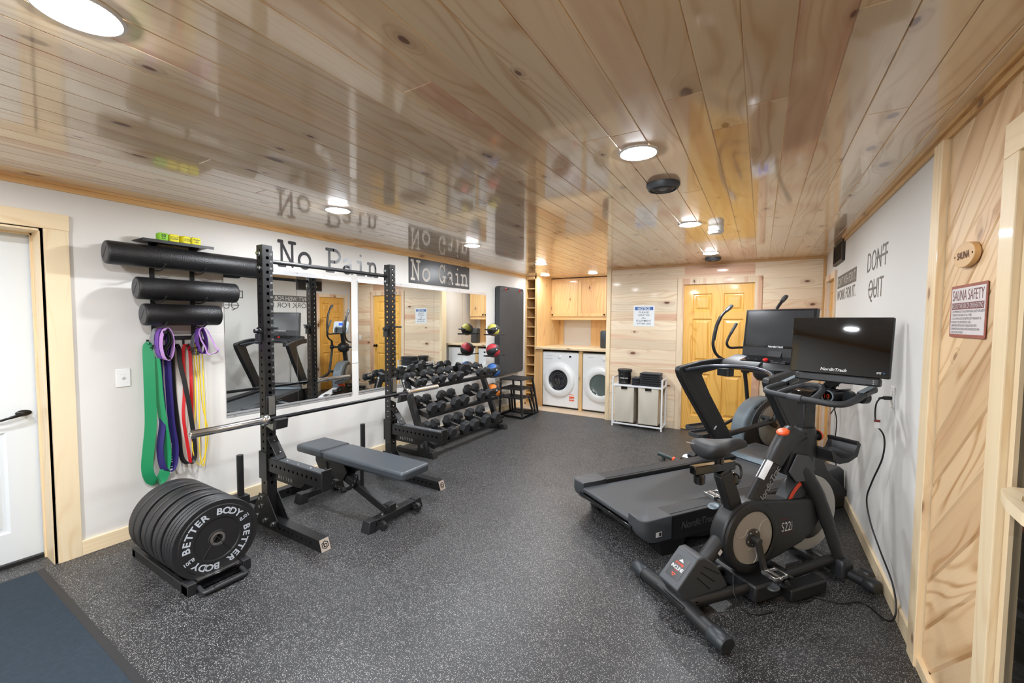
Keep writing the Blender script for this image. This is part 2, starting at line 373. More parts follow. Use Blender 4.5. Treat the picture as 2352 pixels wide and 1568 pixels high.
def copy_tree(o, parent=None):
    c = o.copy(); COL.objects.link(c)
    if parent: c.parent = parent
    for ch in list(o.children): copy_tree(ch, c)
    return c

def boards(mb, o, ud, vd, n, L, W, bw, minl=1e9, maxl=1e9, g=.0022, dep=.003, seed=1, ragged=True, pink=None):
    """tongue and groove boards: each board its own raised face with small V grooves between"""
    rg = random.Random(seed); o, ud, vd, n = Vector(o), Vector(ud), Vector(vd), Vector(n); v = 0
    while v < W-1e-4:
        w_ = min(bw, W-v); u = 0
        while u < L-1e-4:
            ln = rg.uniform(minl, maxl) if minl < 1e8 else L
            if u == 0 and minl < 1e8: ln *= rg.uniform(.2, 1)
            ln = min(ln, L-u)
            if L-u-ln < .25: ln = L-u
            rn = (rg.random(), rg.random(), rg.random())
            e0 = g if u > 0 else 0; e1 = g if u+ln < L-1e-4 else 0
            P = lambda a, b, h: o+ud*a+vd*b+n*h
            b0 = len(mb.v)
            cs = [(u, v), (u+ln, v), (u+ln, v+w_), (u, v+w_)]; ins = [(u+e0, v+g), (u+ln-e1, v+g), (u+ln-e1, v+w_-g), (u+e0, v+w_-g)]
            mb.v += [P(a, b, -dep) for a, b in cs] + [P(a, b, 0) for a, b in ins]
            fs = [(4, 5, 6, 7), (0, 1, 5, 4), (1, 2, 6, 5), (2, 3, 7, 6), (3, 0, 4, 7)]
            allc = cs+ins
            for f in fs:
                k = len(mb.f); mb.f.append([b0+i for i in f]); mb.uv[k] = [(allc[i][0], allc[i][1]-v) for i in f]; mb.rn[k] = rn
            u += ln
        v += w_
    return mb
X0, X1, Y1, YB, ZC = -3.69, .655, 6.26, 7.62, 2.33      # left wall, right wall, pine back wall, laundry back wall, ceiling
YF = -2.2                                               # wall behind the camera
# ---------------------------------------------------------------- shell
m = MB(); m.box((X0-.25, YF-.1, -.05), (X1+.12, Y1+.02, 0)); struct('floor', m, FLOORM, smooth=0)
m = MB(); m.box((X0-.05, Y1+.02, -.05), (-1.8, YB+.05, .004)); struct('floor_laundry', m, TILE, smooth=0)
m = MB(); boards(m, (X0-.05, YF-.1, ZC), (0, 1, 0), (1, 0, 0), (0, 0, -1), YB-YF+.15, X1-X0+.15, .131, 1.4, 3.6, seed=11, dep=.004, g=.003)
m.box((X0-.1, YF-.1, ZC+.01), (X1+.12, YB+.1, ZC+.06)); struct('ceiling', m, W_CEIL, smooth=0)
# left wall with the entry door opening
m = MB(); DY0, DY1, DZ = -.215, .70, 2.045
for a, b in (((X0-.2, YF, 0), (X0, DY0, ZC)), ((X0-.2, DY1, 0), (X0, YB+.05, ZC)), ((X0-.2, DY0, DZ), (X0, DY1, ZC))): m.box(a, b)
struct('wall_left', m, WALLP, smooth=0)
# right wall with the far pine door opening
m = MB(); RY0, RY1, RZ = 5.46, 6.08, 2.0
for a, b in (((X1, 2.50, 0), (X1+.1, RY0, ZC)), ((X1, RY1, 0), (X1+.1, Y1+.03, ZC)), ((X1, RY0, RZ), (X1+.1, RY1, ZC))): m.box(a, b)
struct('wall_right', m, WALLP, smooth=0)
m = MB(); m.box((X0-.2, YF-.1, 0), (X1+.12, YF, ZC)); struct('wall_rear', m, WALLP, smooth=0)
# pine boarded back wall with door opening
BX0, BX1, BZ = -.938, -.085, 2.045
m = MB()
boards(m, (-2.0, Y1, 0), (1, 0, 0), (0, 0, 1), (0, -1, 0), BX0-.0+2.0, ZC, .1395, seed=3)
boards(m, (BX1, Y1, 0), (1, 0, 0), (0, 0, 1), (0, -1, 0), X1-BX1, ZC, .1395, seed=4)
boards(m, (BX0, Y1, BZ), (1, 0, 0), (0, 0, 1), (0, -1, 0), BX1-BX0, ZC-BZ, .1395, seed=5)
struct('wall_back', m, W_WALL, smooth=0)
m = MB(); m.box((-2.03, Y1+.005, 0), (BX0, Y1+.1, ZC)); m.box((BX1, Y1+.005, 0), (X1+.1, Y1+.1, ZC)); m.box((BX0, Y1+.005, BZ), (BX1, Y1+.1, ZC)); struct('wall_back_core', m, WALLP, smooth=0)
m = MB(); m.box((-1.88, Y1+.1, 0), (-1.80, YB, ZC)); struct('wall_laundry_right', m, WALLP, smooth=0)
m = MB(); m.box((X0-.05, YB, 0), (-1.8, YB+.1, ZC)); struct('wall_laundry_back', m, WALLP, smooth=0)
# trims
m = MB(); m.box((X0, YF, ZC-.042), (X0+.014, 6.65, ZC)); m.box((X0, YF, ZC-.012), (X0+.03, 6.65, ZC)); struct('trim_1', m, W_TRIMO, smooth=0)
m = MB(); m.box((X1-.014, YF, ZC-.042), (X1, 4.96, ZC)); m.box((X1-.03, YF, ZC-.016), (X1, 4.96, ZC)); struct('trim_2', m, W_TRIMO, smooth=0)
m = MB(); m.box((-2.045, Y1-.018, 0), (-1.985, Y1+.11, ZC)); struct('trim_3', m, W_TRIM, smooth=0)
m = MB(); m.box((-1.985, Y1-.016, ZC-.028), (X1, Y1, ZC)); struct('trim_4', m, W_TRIMO, smooth=0)
m = MB(); m.box((X1-.03, Y1-.02, 0), (X1, Y1, ZC-.03)); struct('trim_5', m, W_TRIMO, smooth=0)
m = MB(); m.box((X0, .81, 0), (X0+.016, 6.6, .095)); struct('baseboard_left', m, W_TRIM, smooth=0, bev=.003)
m = MB(); m.box((X1-.016, 2.50, 0), (X1, RY0-.07, .088)); struct('baseboard_right', m, W_TRIM, smooth=0, bev=.003)
m = MB(); m.box((-1.985, Y1-.014, 0), (-1.021, Y1, .11)); m.box((-.001, Y1-.014, 0), (X1, Y1, .11)); struct('baseboard_back', m, W_WALL, smooth=0)

# entry door on the left, set back in its jamb
def panel_door(mb, o, ud, vd, n, W, H, panels, st, dep=.012):
    """door face with recessed, raised-centre panels"""
    o, ud, vd, n = Vector(o), Vector(ud), Vector(vd), Vector(n); P = lambda a, b, h=0: o+ud*a+vd*b+n*h
    us = sorted({0, W}|{p[0] for p in panels}|{p[2] for p in panels}); vs = sorted({0, H}|{p[1] for p in panels}|{p[3] for p in panels})
    for i in range(len(us)-1):
        for j in range(len(vs)-1):
            cu, cv = (us[i]+us[i+1])/2, (vs[j]+vs[j+1])/2
            if any(p[0] < cu < p[2] and p[1] < cv < p[3] for p in panels): continue
            mb.quad(P(us[i], vs[j]), P(us[i+1], vs[j]), P(us[i+1], vs[j+1]), P(us[i], vs[j+1]))
    for a, b, c, d in panels:
        k1, k2, k3 = .012, .028, .055
        R_ = [[P(a+q, b+q, h), P(c-q, b+q, h), P(c-q, d-q, h), P(a+q, d-q, h)] for q, h in ((0, 0), (k1, -dep), (k2, -dep), (k3, -dep*.25))]
        for x, y in zip(R_, R_[1:]):
            for i in range(4): mb.quad(x[i], x[(i+1) % 4], y[(i+1) % 4], y[i])
        mb.quad(*R_[-1])
    for h in (0,):
        q = [P(0, 0), P(W, 0), P(W, H), P(0, H)]; r = [P(0, 0, -.04), P(W, 0, -.04), P(W, H, -.04), P(0, H, -.04)]
        for i in range(4): mb.quad(q[i], q[(i+1) % 4], r[(i+1) % 4], r[i])
        mb.quad(*r)
DX = -3.895
m = MB(); panel_door(m, (DX, DY1-.008, .022), (0, -1, 0), (0, 0, 1), (1, 0, 0), .91, 2.01, [(.13, .18, .42, .80), (.49, .18, .78, .80), (.13, .965, .42, 1.86), (.49, .965, .78, 1.86)], 0)
d1 = struct('door_1', m, DOORW, smooth=0)
m = MB(); m.lathe([(.03, 0), (.03, .006), (.022, .012), (.013, .014), (.012, .05)], (DX, .635, .93), (1, 0, 0)); 
m.v = [V(p.x, p.y, .93+(p.z-.93)*(.62 if p.x < DX+.02 else 1)) for p in m.v]; m.v = [V(p.x, .635+(p.y-.635)*(1.15 if p.x < DX+.02 else 1), p.z) for p in m.v]
m.tube([(DX+.045, .64, .93), (DX+.052, .61, .925), (DX+.052, .57, .915), (DX+.05, .53, .905), (DX+.048, .50, .905)], [.010, .009, .007, .006, .005], 10, 4); obj('door_handle', m, BRONZE, d1)
m = MB(); m.box((DX-.03, DY0, 0), (DX+.03, DY1, .022)); obj('threshold', m, BLKM, d1, smooth=0)
m = MB(); m.box((DX+.004, DY1-.008, .022), (DX+.012, DY1, 2.04)); obj('weatherstrip', m, RUB, d1, smooth=0)
m = MB(); m.box((DX+.015, DY1-.004, .905), (DX+.04, DY1+.004, .965)); m.cyl((DX+.0, DY1-.006, .935), (DX+.0, DY1+.0, .935), .026); obj('strike_plate', m, BRONZE, d1, smooth=0)
m = MB(); m.box((X0-.2, DY1-.004, 0), (X0, DY1+.012, DZ+.01)); m.box((X0-.2, DY0-.01, 0), (X0, DY0+.004, DZ)); m.box((X0-.2, DY0, DZ-.012), (X0, DY1, DZ+.006)); m.box((DX+.02, DY1-.012, 0), (DX+.045, DY1, DZ)); m.box((DX+.02, DY0, DZ-.022), (DX+.045, DY1, DZ)); struct('trim_6', m, W_TRIM, smooth=0)
m = MB(); m.box((X0, DY1+.012, 0), (X0+.018, .817, DZ+.004)); struct('trim_7', m, W_TRIM, smooth=0, bev=.002)
m = MB(); m.box((X0, DY0-.12, DZ+.004), (X0+.02, .82, 2.145)); struct('trim_8', m, W_TRIM, smooth=0, bev=.002)
m = MB(); m.box((X0, DY0-.117, 0), (X0+.018, DY0-.01, DZ+.004)); struct('trim_9', m, W_TRIM, smooth=0, bev=.002)

# six-panel pine doors
def pine_door(name, o, ud, n, W, H, knob=None):
    m = MB(); s_, c = .105*W/.85+.01, .06*W/.85+.01; w2 = (W-2*s_-2*c)/2
    ps = []
    for a in (s_, s_+w2+2*c): ps += [(a, .2, a+w2, .80), (a, .96, a+w2, 1.56), (a, 1.66, a+w2, H-.13)]
    panel_door(m, o, ud, (0, 0, 1), n, W, H, ps, 0, dep=.014); d = struct(name, m, W_DOOR, smooth=0, grain=2)
    if knob:
        k = MB(); kp = Vector(o)+Vector(ud)*knob[0]+V(0, 0, knob[1]); k.lathe([(.032, 0), (.032, .006), (.012, .01), (.012, .035), (.024, .042), (.03, .055), (.026, .066), (.001, .07)], kp, n); obj('door_knob', k, BRONZE, d)
    return d
pine_door('door_2', (BX0, Y1+.018, .012), (1, 0, 0), (0, -1, 0), BX1-BX0, BZ-.012, (BX1-BX0-.075, .95))
m = MB()
for p in ([(BX0, 0), (BX0, BZ), (BX0-.083, BZ+.083), (BX0-.083, 0)], [(BX1, 0), (BX1+.083, 0), (BX1+.083, BZ+.083), (BX1, BZ)], [(BX0, BZ), (BX1, BZ), (BX1+.083, BZ+.083), (BX0-.083, BZ+.083)]):
    m.prism(p, (0, Y1, 0), (1, 0, 0), (0, 0, 1), (0, -1, 0), 0, .018)
struct('trim_10', m, W_WALL, smooth=0, grain=2)
pine_door('door_3', (X1+.02, RY0, .012), (0, 1, 0), (-1, 0, 0), RY1-RY0, RZ-.012)
m = MB(); m.box((X1-.018, RY0-.07, 0), (X1, RY0, RZ+.07)); m.box((X1-.018, RY1, 0), (X1, RY1+.07, RZ)); m.box((X1-.018, RY0, RZ), (X1, RY1+.07, RZ+.07)); struct('trim_11', m, W_WALL, smooth=0, grain=2)

# ---------------------------------------------------------------- sauna front at the right
m = MB(); rg = random.Random(5); CW = .155
# diagonal cedar boards between the batten and the door stile, clipped to the panel
ya, yb, za, zb = 1.90, 2.44, .05, ZC; ca = cos(R(43)); sa = sin(R(43))
def clip(poly, f):
    out = []
    for i in range(len(poly)):
        a, b = poly[i], poly[(i+1) % len(poly)]; fa, fb = f(a), f(b)
        if fa >= 0: out.append(a)
        if (fa >= 0) != (fb >= 0): t = fa/(fa-fb); out.append((a[0]+(b[0]-a[0])*t, a[1]+(b[1]-a[1])*t))
    return out
for k in range(-4, 18):
    for q0, q1, h0, h1 in ((0, .016, -.008, 0), (.016, CW, 0, 0), (CW-.0005, CW, 0, -.008)):
        P = lambda a, b: (yb-a*ca+b*sa, -0.25+k*CW/ca+a*sa+b*ca)    # a along the board (towards the camera, up), b across
        poly = [P(-.6, q0), P(1.3, q0), P(1.3, q1), P(-.6, q1)]
        for f in (lambda p: p[0]-ya, lambda p: yb-p[0], lambda p: p[1]-za, lambda p: zb-p[1]):
            poly = clip(poly, f)
            if len(poly) < 3: break
        if len(poly) < 3: continue
        hh = lambda p: h0+(h1-h0)*max(0, min(1, (((yb-p[0])*-sa*-1*-1+(p[1]+.25-k*CW/ca)*ca)-q0)/(q1-q0)))
        inv = lambda p: ((yb-p[0])*ca+(p[1]+.25-k*CW/ca)*sa, -(yb-p[0])*sa+(p[1]+.25-k*CW/ca)*ca)
        n0 = len(m.f); vs = []
        uvs = []
        for p in poly:
            a, b = inv(p); h = h0+(h1-h0)*max(0, min(1, (b-q0)/(q1-q0))); vs.append((X1-h, p[0], p[1])); uvs.append((a, b))
        m.add(vs, [list(range(len(vs)))[::-1]]); m.uv[n0] = uvs[::-1]; m.rn[n0] = (hash((k, 1)) % 97/97, (k*37 % 13)/13, (k*53 % 7)/8)
m.box((X1+.01, ya-.02, 0), (X1+.1, 2.5, ZC)); struct('wall_sauna', m, W_CEDAR, smooth=0)
m = MB(); m.box((X1-.028, 2.445, 0), (X1+.02, 2.545, ZC-.04)); struct('trim_12', m, W_TRIM, smooth=0, bev=.003)
m = MB(); m.box((X1-.02, 1.90, 0), (X1, 2.445, .05)); struct('trim_13', m, W_TRIM, smooth=0)
m = MB(); m.box((X1-.026, 1.822, 0), (X1+.03, 1.912, 2.03)); struct('trim_14', m, W_TRIM, smooth=0, bev=.004)
m = MB(); m.box((X1-.026, .70, 2.03), (X1+.03, 1.912, 2.135)); struct('trim_15', m, W_TRIM, smooth=0, bev=.004)
m = MB(); m.box((X1-.026, .70, 0), (X1+.03, .79, 2.03)); struct('trim_16', m, W_TRIM, smooth=0, bev=.004)
m = MB(); boards(m, (X1, YF, 0), (0, 0, 1), (0, 1, 0), (-1, 0, 0), ZC, .70-YF, .12, seed=9); boards(m, (X1, .70, 2.13), (0, 1, 0), (0, 0, 1), (-1, 0, 0), 1.2, ZC-2.13, .12, seed=10)
struct('wall_sauna_side', m, W_CEDAR, smooth=0)
sd = struct('door_4', MB().box((X1-.006, 1.79, .012), (X1+.018, 1.818, 2.02)).box((X1-.006, .80, .012), (X1+.018, .828, 2.02)).box((X1-.006, .828, 1.985), (X1+.018, 1.79, 2.02)).box((X1-.006, .828, .012), (X1+.018, 1.79, .06)), W_TRIM, smooth=0)
m = MB(); m.box((X1+.004, .828, .06), (X1+.012, 1.79, 1.985)); obj('glass_pane', m, TINT, sd, smooth=0)
# wooden grab handle with an oval hole: a horizontal plate standing off the glass
out = [(.006, 1.725), (-.028, 1.722), (-.058, 1.69), (-.080, 1.60), (-.088, 1.50), (-.080, 1.40), (-.058, 1.31), (-.028, 1.278), (.006, 1.275)]
inn = [(-.016, 1.635), (-.034, 1.645), (-.052, 1.60), (-.060, 1.50), (-.052, 1.40), (-.034, 1.355), (-.016, 1.365)]
m = MB(); zt, zb_ = 1.062, 1.030
def plate_with_hole(m, o, i, z0, z1):
    oo = [Vector((X1-.004+a, b, 0)) for a, b in o]; ii = [Vector((X1-.004+a, b, 0)) for a, b in i]
    import mathutils
    for z in (z0, z1):
        tri = mathutils.geometry.tessellate_polygon([oo, ii]); al = oo+ii; m.add([(p.x, p.y, z) for p in al], [tuple(t) for t in tri])
    for L_ in (oo, ii):
        k = len(L_)
        for a in range(k): b = (a+1) % k; m.quad((L_[a].x, L_[a].y, z0), (L_[b].x, L_[b].y, z0), (L_[b].x, L_[b].y, z1), (L_[a].x, L_[a].y, z1))
plate_with_hole(m, out, inn, zb_, zt); obj('door_handle', m, W_TRIM, sd, smooth=30)
# dark sauna room behind the glass
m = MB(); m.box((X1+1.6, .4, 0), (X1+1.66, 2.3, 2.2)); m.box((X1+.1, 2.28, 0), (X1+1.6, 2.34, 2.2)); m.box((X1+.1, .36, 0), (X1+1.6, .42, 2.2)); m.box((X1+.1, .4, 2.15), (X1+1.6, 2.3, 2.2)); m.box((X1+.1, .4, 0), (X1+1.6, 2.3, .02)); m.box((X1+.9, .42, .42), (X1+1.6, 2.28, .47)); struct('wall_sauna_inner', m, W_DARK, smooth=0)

# ---------------------------------------------------------------- ceiling fixtures
def led(x, y, where, rad=.08, k=1.0):
    t = thing('recessed_light', where, 'ceiling light', (x, y, ZC), 0, 'recessed ceiling lights')
    m = MB(); m.lathe([(rad+.012, 0), (rad+.012, -.004), (rad+.004, -.008), (rad-.004, -.006), (rad-.006, -.002)], (0, 0, 0), (0, 0, 1), 36, cap=False); obj('trim_ring', m, WHITE, t)
    m = MB(); m.lathe([(rad-.005, -.001), (rad-.005, -.006), (rad-.014, -.012), (.001, -.014)], (0, 0, 0), (0, 0, 1), 24, cap=False); obj('diffuser', m, LED(k), t)
    return t
def lab(s): return s
led(-1.575, .385, 'round white recessed light cut off at the top left corner of the photo', .085, k=1.3)
led(-.53, 2.05, 'round recessed light just in front of the nearer dark round ceiling speaker', k=.55)
led(-2.71, 2.01, 'round recessed light above the power rack, nearest of the two by the left wall', k=1.25)
led(-2.69, 3.65, 'round recessed light above the dumbbell rack, by the No Gain lettering', k=1.0)
led(-.53, 3.73, 'round recessed light right beside the white smoke detector', k=.7)
led(-.53, 5.37, 'round recessed light just in front of the farther dark ceiling speaker', k=.7)
led(-2.68, 5.26, 'round recessed light near the laundry nook, in front of the cubby tower', k=.8)
led(-3.27, 6.57, 'small-looking recessed light in the laundry nook above the cubby tower', k=.27)
led(-2.42, 6.64, 'recessed light in the laundry nook in front of the upper cabinets', k=.27)
for x, y, k, s_ in ((-2.75, -.3, 1.05, 'left'), (-.6, -1.2, 1.2, 'right'), (-1.75, -1.5, 1.8, 'middle')): led(x, y, f'added unseen fill light behind the photographer, {s_} one of three outside the photo', k=k)  # unseen lamps, added to brighten the left wall and ceiling near the camera
def speaker(x, y, where, r=.094):
    t = thing('ceiling_speaker', where, 'speaker', (x, y, ZC), 0, 'round ceiling speakers')
    m = MB(); m.lathe([(r, 0), (r, -.012), (r-.012, -.034), (r-.02, -.036), (r-.022, -.028)], (0, 0, 0), (0, 0, 1), 40, cap=False); obj('housing', m, SPK, t)
    m = MB(); m.lathe([(r-.021, -.028), (.055, -.030), (.054, -.034), (.049, -.034), (.048, -.029), (.040, -.029), (.039, -.033), (.034, -.033), (.033, -.029), (.001, -.029)], (0, 0, 0), (0, 0, 1), 36); obj('grille', m, GREYP, t)
    m = MB(); m.sphere((0, 0, -.028), .024, sx=(1, 1, .35)); obj('dome', m, GREYL, t)
speaker(-.52, 2.585, 'dark round ceiling speaker with ringed grille, the one nearer the camera'); speaker(-.545, 5.81, 'dark round ceiling speaker near the pine back wall')
t = thing('smoke_detector', 'white round smoke detector on the pine ceiling', 'smoke detector', (-.352, 3.93, ZC))
m = MB(); m.lathe([(.06, 0), (.06, -.018), (.054, -.02), (.054, -.03)], (0, 0, 0), (0, 0, 1), 32); obj('base', m, PLASTW, t)
m = MB(); m.lathe([(.054, -.03), (.062, -.034), (.062, -.05), (.05, -.062), (.02, -.066), (.001, -.066)], (0, 0, 0), (0, 0, 1), 32); obj('cover', m, PLASTW, t)
m = MB()
for k in range(-2, 3): m.box((k*.012-.003+.01, -.0632, -.048), (k*.012+.003+.01, -.058, -.042))
obj('vent_slots', m, BLKM, t, smooth=0)
t = thing('wall_vent', 'dark bronze return-air grille high on the right wall beside the far pine door', 'vent', (X1, 5.245, 2.115))
m = MB(); w_, h_ = .275, .205
m.box((-.026, -w_, 0), (0, w_, .02)); m.box((-.026, -w_, h_-.02), (0, w_, h_)); m.box((-.026, -w_, .02), (0, -w_+.025, h_-.02)); m.box((-.026, w_-.025, .02), (0, w_, h_-.02)); obj('frame', m, VENTM, t, smooth=0)
m = MB()
for k in range(13): m.hexa([V(-.02, -w_+.025, .024+k*.0125), V(-.004, -w_+.025, .030+k*.0125), V(-.004, w_-.025, .030+k*.0125), V(-.02, w_-.025, .024+k*.0125), V(-.02, -w_+.025, .027+k*.0125), V(-.004, -w_+.025, .033+k*.0125), V(-.004, w_-.025, .033+k*.0125), V(-.02, w_-.025, .027+k*.0125)])
obj('louvres', m, VENTM, t, smooth=0)
m = MB(); m.box((-.004, -w_+.02, .02), (-.001, w_-.02, h_-.02)); obj('backing', m, BLKM, t, smooth=0)

# ---------------------------------------------------------------- mirrors on the left wall
MZ0, MZ1 = .745, 1.928
def mirror(y0, y1, lab_):
    m = MB(); m.box((X0+.001, y0+.0015, MZ0), (X0+.006, y1-.0015, MZ1)); return solo('wall_mirror', m, MIRROR, lab_, 'mirror', 'frameless gym mirrors on the left wall', smooth=0)
ms = [(1.675, 2.28, 'mirror pane left of all, beside the foam rollers'), (2.28, 2.88, 'second mirror pane, left of the outlet strip and under the word Pain'), (2.965, 3.555, 'mirror pane just right of the outlet strip'), (3.555, 4.16, 'mirror pane behind the far rack upright and lightest dumbbells'), (4.16, 4.765, 'mirror pane above the middle of the dumbbell rack under No Gain'), (4.765, 5.365, 'last mirror pane, beside the tree of medicine balls')]
for a, b, l in ms: mirror(a, b, l)
def channel(y0, y1, z, up, lab_):
    t = thing('mirror_channel', lab_, 'mirror rail', (X0, (y0+y1)/2, z), 0, 'mirror mounting channels'); L_ = (y1-y0)/2; s_ = 1 if up else -1
    m = MB(); m.box((0, -L_, -.028*s_), (.003, L_, 0)); m.box((.003, -L_, -.003*s_), (.009, L_, 0)); m.box((.007, -L_, 0), (.009, L_, .012*s_)); obj('channel', m, ALU, t, smooth=0)
    k = -L_+.06
    while k < L_: m = MB(); m.lathe([(.006, 0), (.005, .002), (.001, .003)], (.003, k, -.017*s_), (1, 0, 0), 10); obj('screw', m, BRIGHT, t); k += .28
channel(1.675, 2.88, MZ0, True, 'silver channel under the two left mirror panes'); channel(1.675, 2.88, MZ1, False, 'silver channel on top of the two left mirror panes')
channel(2.965, 5.365, MZ0, True, 'silver channel under the four right mirror panes'); channel(2.965, 5.365, MZ1, False, 'silver channel on top of the four right mirror panes')

# ---------------------------------------------------------------- lettering on the walls
_st = [0]
def stroke(mb, pts, w_, o, xd, yd, k):
    xd, yd = Vector(xd), Vector(yd); o0 = Vector(o); nz = xd.cross(yd)
    for a, b in zip(pts, pts[1:]):
        _st[0] = (_st[0]+1) % 17; o = o0+nz*(_st[0]*.00007)
        dx, dy = b[0]-a[0], b[1]-a[1]; l = math.hypot(dx, dy) or 1; nx, ny = -dy/l*w_/2, dx/l*w_/2
        mb.quad(*[o+xd*(p[0]*k[0])+yd*(p[1]*k[1]) for p in ((a[0]+nx, a[1]+ny), (a[0]-nx, a[1]-ny), (b[0]-nx, b[1]-ny), (b[0]+nx, b[1]+ny))])
    for p in pts:
        _st[0] = (_st[0]+1) % 17; o = o0+nz*(_st[0]*.00007)
        mb.add([o+xd*((p[0]+w_/2*cos(2*pi*i/12))*k[0])+yd*((p[1]+w_/2*sin(2*pi*i/12))*k[1]) for i in range(12)], [list(range(12))])
def arc(cx, cy, rx, ry, a0, a1, n=14): return [(cx+rx*cos(R(a0+(a1-a0)*i/n)), cy+ry*sin(R(a0+(a1-a0)*i/n))) for i in range(n+1)]
LET = {'N': [[(.2, .07), (.2, .93)], [(.2, .9), (.76, .1)], [(.76, .07), (.76, .93)], [(.05, .93), (.24, .93)], [(.05, .07), (.37, .07)], [(.6, .93), (.92, .93)]],
 'o': [arc(.36, .34, .28, .28, 0, 360, 22)],
 'P': [[(.2, .07), (.2, .93)], [(.05, .93), (.45, .93)], arc(.45, .69, .33, .24, 90, -90), [(.45, .45), (.2, .45)], [(.05, .07), (.42, .07)]],
 'a': [arc(.33, .47, .22, .17, 155, 0), [(.55, .47), (.55, .16)]+arc(.65, .16, .10, .09, 180, 280, 5), arc(.32, .2, .22, .14, 20, 340, 16), [(.30, .34), (.55, .38)]],
 'i': [[(.12, .6), (.33, .6), (.33, .07)], [(.1, .07), (.56, .07)], [(.31, .88), (.33, .88)]],
 'n': [[(.05, .6), (.2, .6), (.2, .07)], [(.05, .07), (.35, .07)], arc(.41, .42, .2, .2, 160, 0), [(.61, .42), (.61, .07)], [(.48, .07), (.76, .07)]],
 'G': [arc(.46, .5, .34, .43, 48, 340, 26), [(.8, .36), (.8, .07)], [(.56, .36), (.93, .36)], [(.78, .93), (.76, .68)]]}
def word(mb, items, x, zb_, H, w_=.125):
    for ch, a, b in items:
        ws = {'N': (.0, .98), 'o': (.02, .70), 'P': (0, .84), 'a': (.05, .8), 'i': (.05, .62), 'n': (0, .82), 'G': (.06, .98)}[ch]; k = (b-a)/(ws[1]-ws[0])
        for st in LET[ch]: stroke(mb, st, w_, (x, a-ws[0]*k, zb_), (0, 1, 0), (0, 0, 1), (k, H))
m = MB(); word(m, [('N', 2.118, 2.29), ('o', 2.303, 2.44), ('P', 2.59, 2.765), ('a', 2.785, 2.925), ('i', 2.955, 3.065), ('n', 3.09, 3.245)], X0+.0015, 1.985, .245)
solo('wall_lettering', m, VIN, 'dark typewriter style lettering reading No Pain above the left mirrors', 'lettering', smooth=0)
t = thing('wall_decal', 'dark rectangular decal reading No Gain above the right mirrors', 'decal', (X0, 4.32, 1.975))
m = MB(); m.box((0, -.61, 0), (.0012, .615, .318)); obj('panel', m, VIN, t, smooth=0)
m = MB(); word(m, [('N', -.575, -.405), ('o', -.375, -.225), ('G', -.055, .09), ('a', .115, .26), ('i', .29, .39), ('n', .41, .585)], .0022, .035, .26, .12); obj('lettering', m, PUTTY, t, smooth=0)
# right wall, read from the room: x runs towards the camera
XR = X1-.0015; yd = (0, 0, 1); xd = (0, -1, 0)
t = thing('wall_decal', 'vinyl decal reading DON\'T WISH FOR IT. WORK FOR IT. by the wall vent', 'decal', (X1, 4.855, 1.745))
m = MB(); m.box((-.0012, -.485, .122), (0, .485, .243)); obj('band', m, VIN2, t, smooth=0)
m = MB(); m.textw("DON'T WISH FOR IT.", .93, .078, (-.002, 0, .143), xd, yd, off=.006); obj('band_lettering', m, PUTTY, t, smooth=0)
m = MB(); m.textw("WORK FOR IT.", .95, .098, (-.0015, 0, .004), xd, yd, off=.004); obj('lettering', m, VIN2, t, smooth=0)
t = thing('wall_decal', 'thin grey vinyl lettering reading DON\'T QUIT with strike-through lines on the right wall', 'decal', (X1, 3.68, 1.69))
m = MB()
m.textw("DON'T", .565, .142, (-.0015, .0, .20), xd, yd, off=-.006); m.textw("QUIT", .415, .135, (-.0015, 0, .006), xd, yd, off=-.006); obj('lettering', m, VIN2, t, smooth=0)
m = MB(); m.box((-.0022, -.285, .265), (-.001, .02, .28)); m.box((-.0022, -.02, .066), (-.001, .215, .080)); obj('strike_lines', m, VIN2, t, smooth=0)
# notice sign on the pine wall
t = thing('notice_sign', 'white sign with blue NOTICE band asking to sanitize equipment, on the pine wall', 'sign', (-1.4845, Y1, 1.457))
m = MB(); m.prism(rrect(-.152, 0, .152, .308, .012, 3), (0, 0, 0), (1, 0, 0), (0, 0, 1), (0, -1, 0), 0, .003); obj('panel', m, mat('sign_white', srgb(240, 244, 246), .4), t, smooth=0)
m = MB(); m.box((-.132, -.0038, .238), (.132, -.002, .284)); obj('band', m, mat('sign_blue', srgb(62, 108, 178), .4), t, smooth=0)
m = MB(); m.textw('NOTICE', .178, .034, (0, -.0042, .244), (1, 0, 0), yd, off=.03); obj('band_lettering', m, WHT, t, smooth=0)
m = MB()
for k, (s_, w_) in enumerate((('PLEASE', .142), ('SANITIZE', .168), ('ALL', .066), ('EQUIPMENT', .216), ('AFTER USE', .204))): m.textw(s_, w_, .026, (0, -.0036, .193-k*.0415), (1, 0, 0), yd, off=.006)
obj('lettering', m, mat('slate_print', srgb(92, 104, 116), .5), t, smooth=0)
# sauna signs
t = thing('sauna_sign', 'small oval wooden SAUNA sign on the diagonal cedar boards', 'sign', (X1-.002, 2.192, 1.732))
m = MB(); m.prism([(.095*cos(2*pi*i/40), .045+.046*sin(2*pi*i/40)) for i in range(40)], (0, 0, 0), (0, -1, 0), (0, 0, 1), (-1, 0, 0), 0, .018); obj('plaque', m, W_TRIMO, t, bev=.002)
m = MB(); m.textw('SAUNA', .108, .026, (-.019, 0, .032), xd, yd, off=.02); obj('lettering', m, mat('burnt_print', srgb(96, 52, 30), .7), t, smooth=0)
m = MB(); m.cyl((-.018, .078, .045), (-.0195, .078, .045), .004); m.cyl((-.018, -.078, .045), (-.0195, -.078, .045), .004); obj('screws', m, BRONZE, t)
t = thing('sauna_sign', 'rust-edged metal SAUNA SAFETY sign with rules, below the oval plaque', 'sign', (X1-.003, 2.181, 1.471))
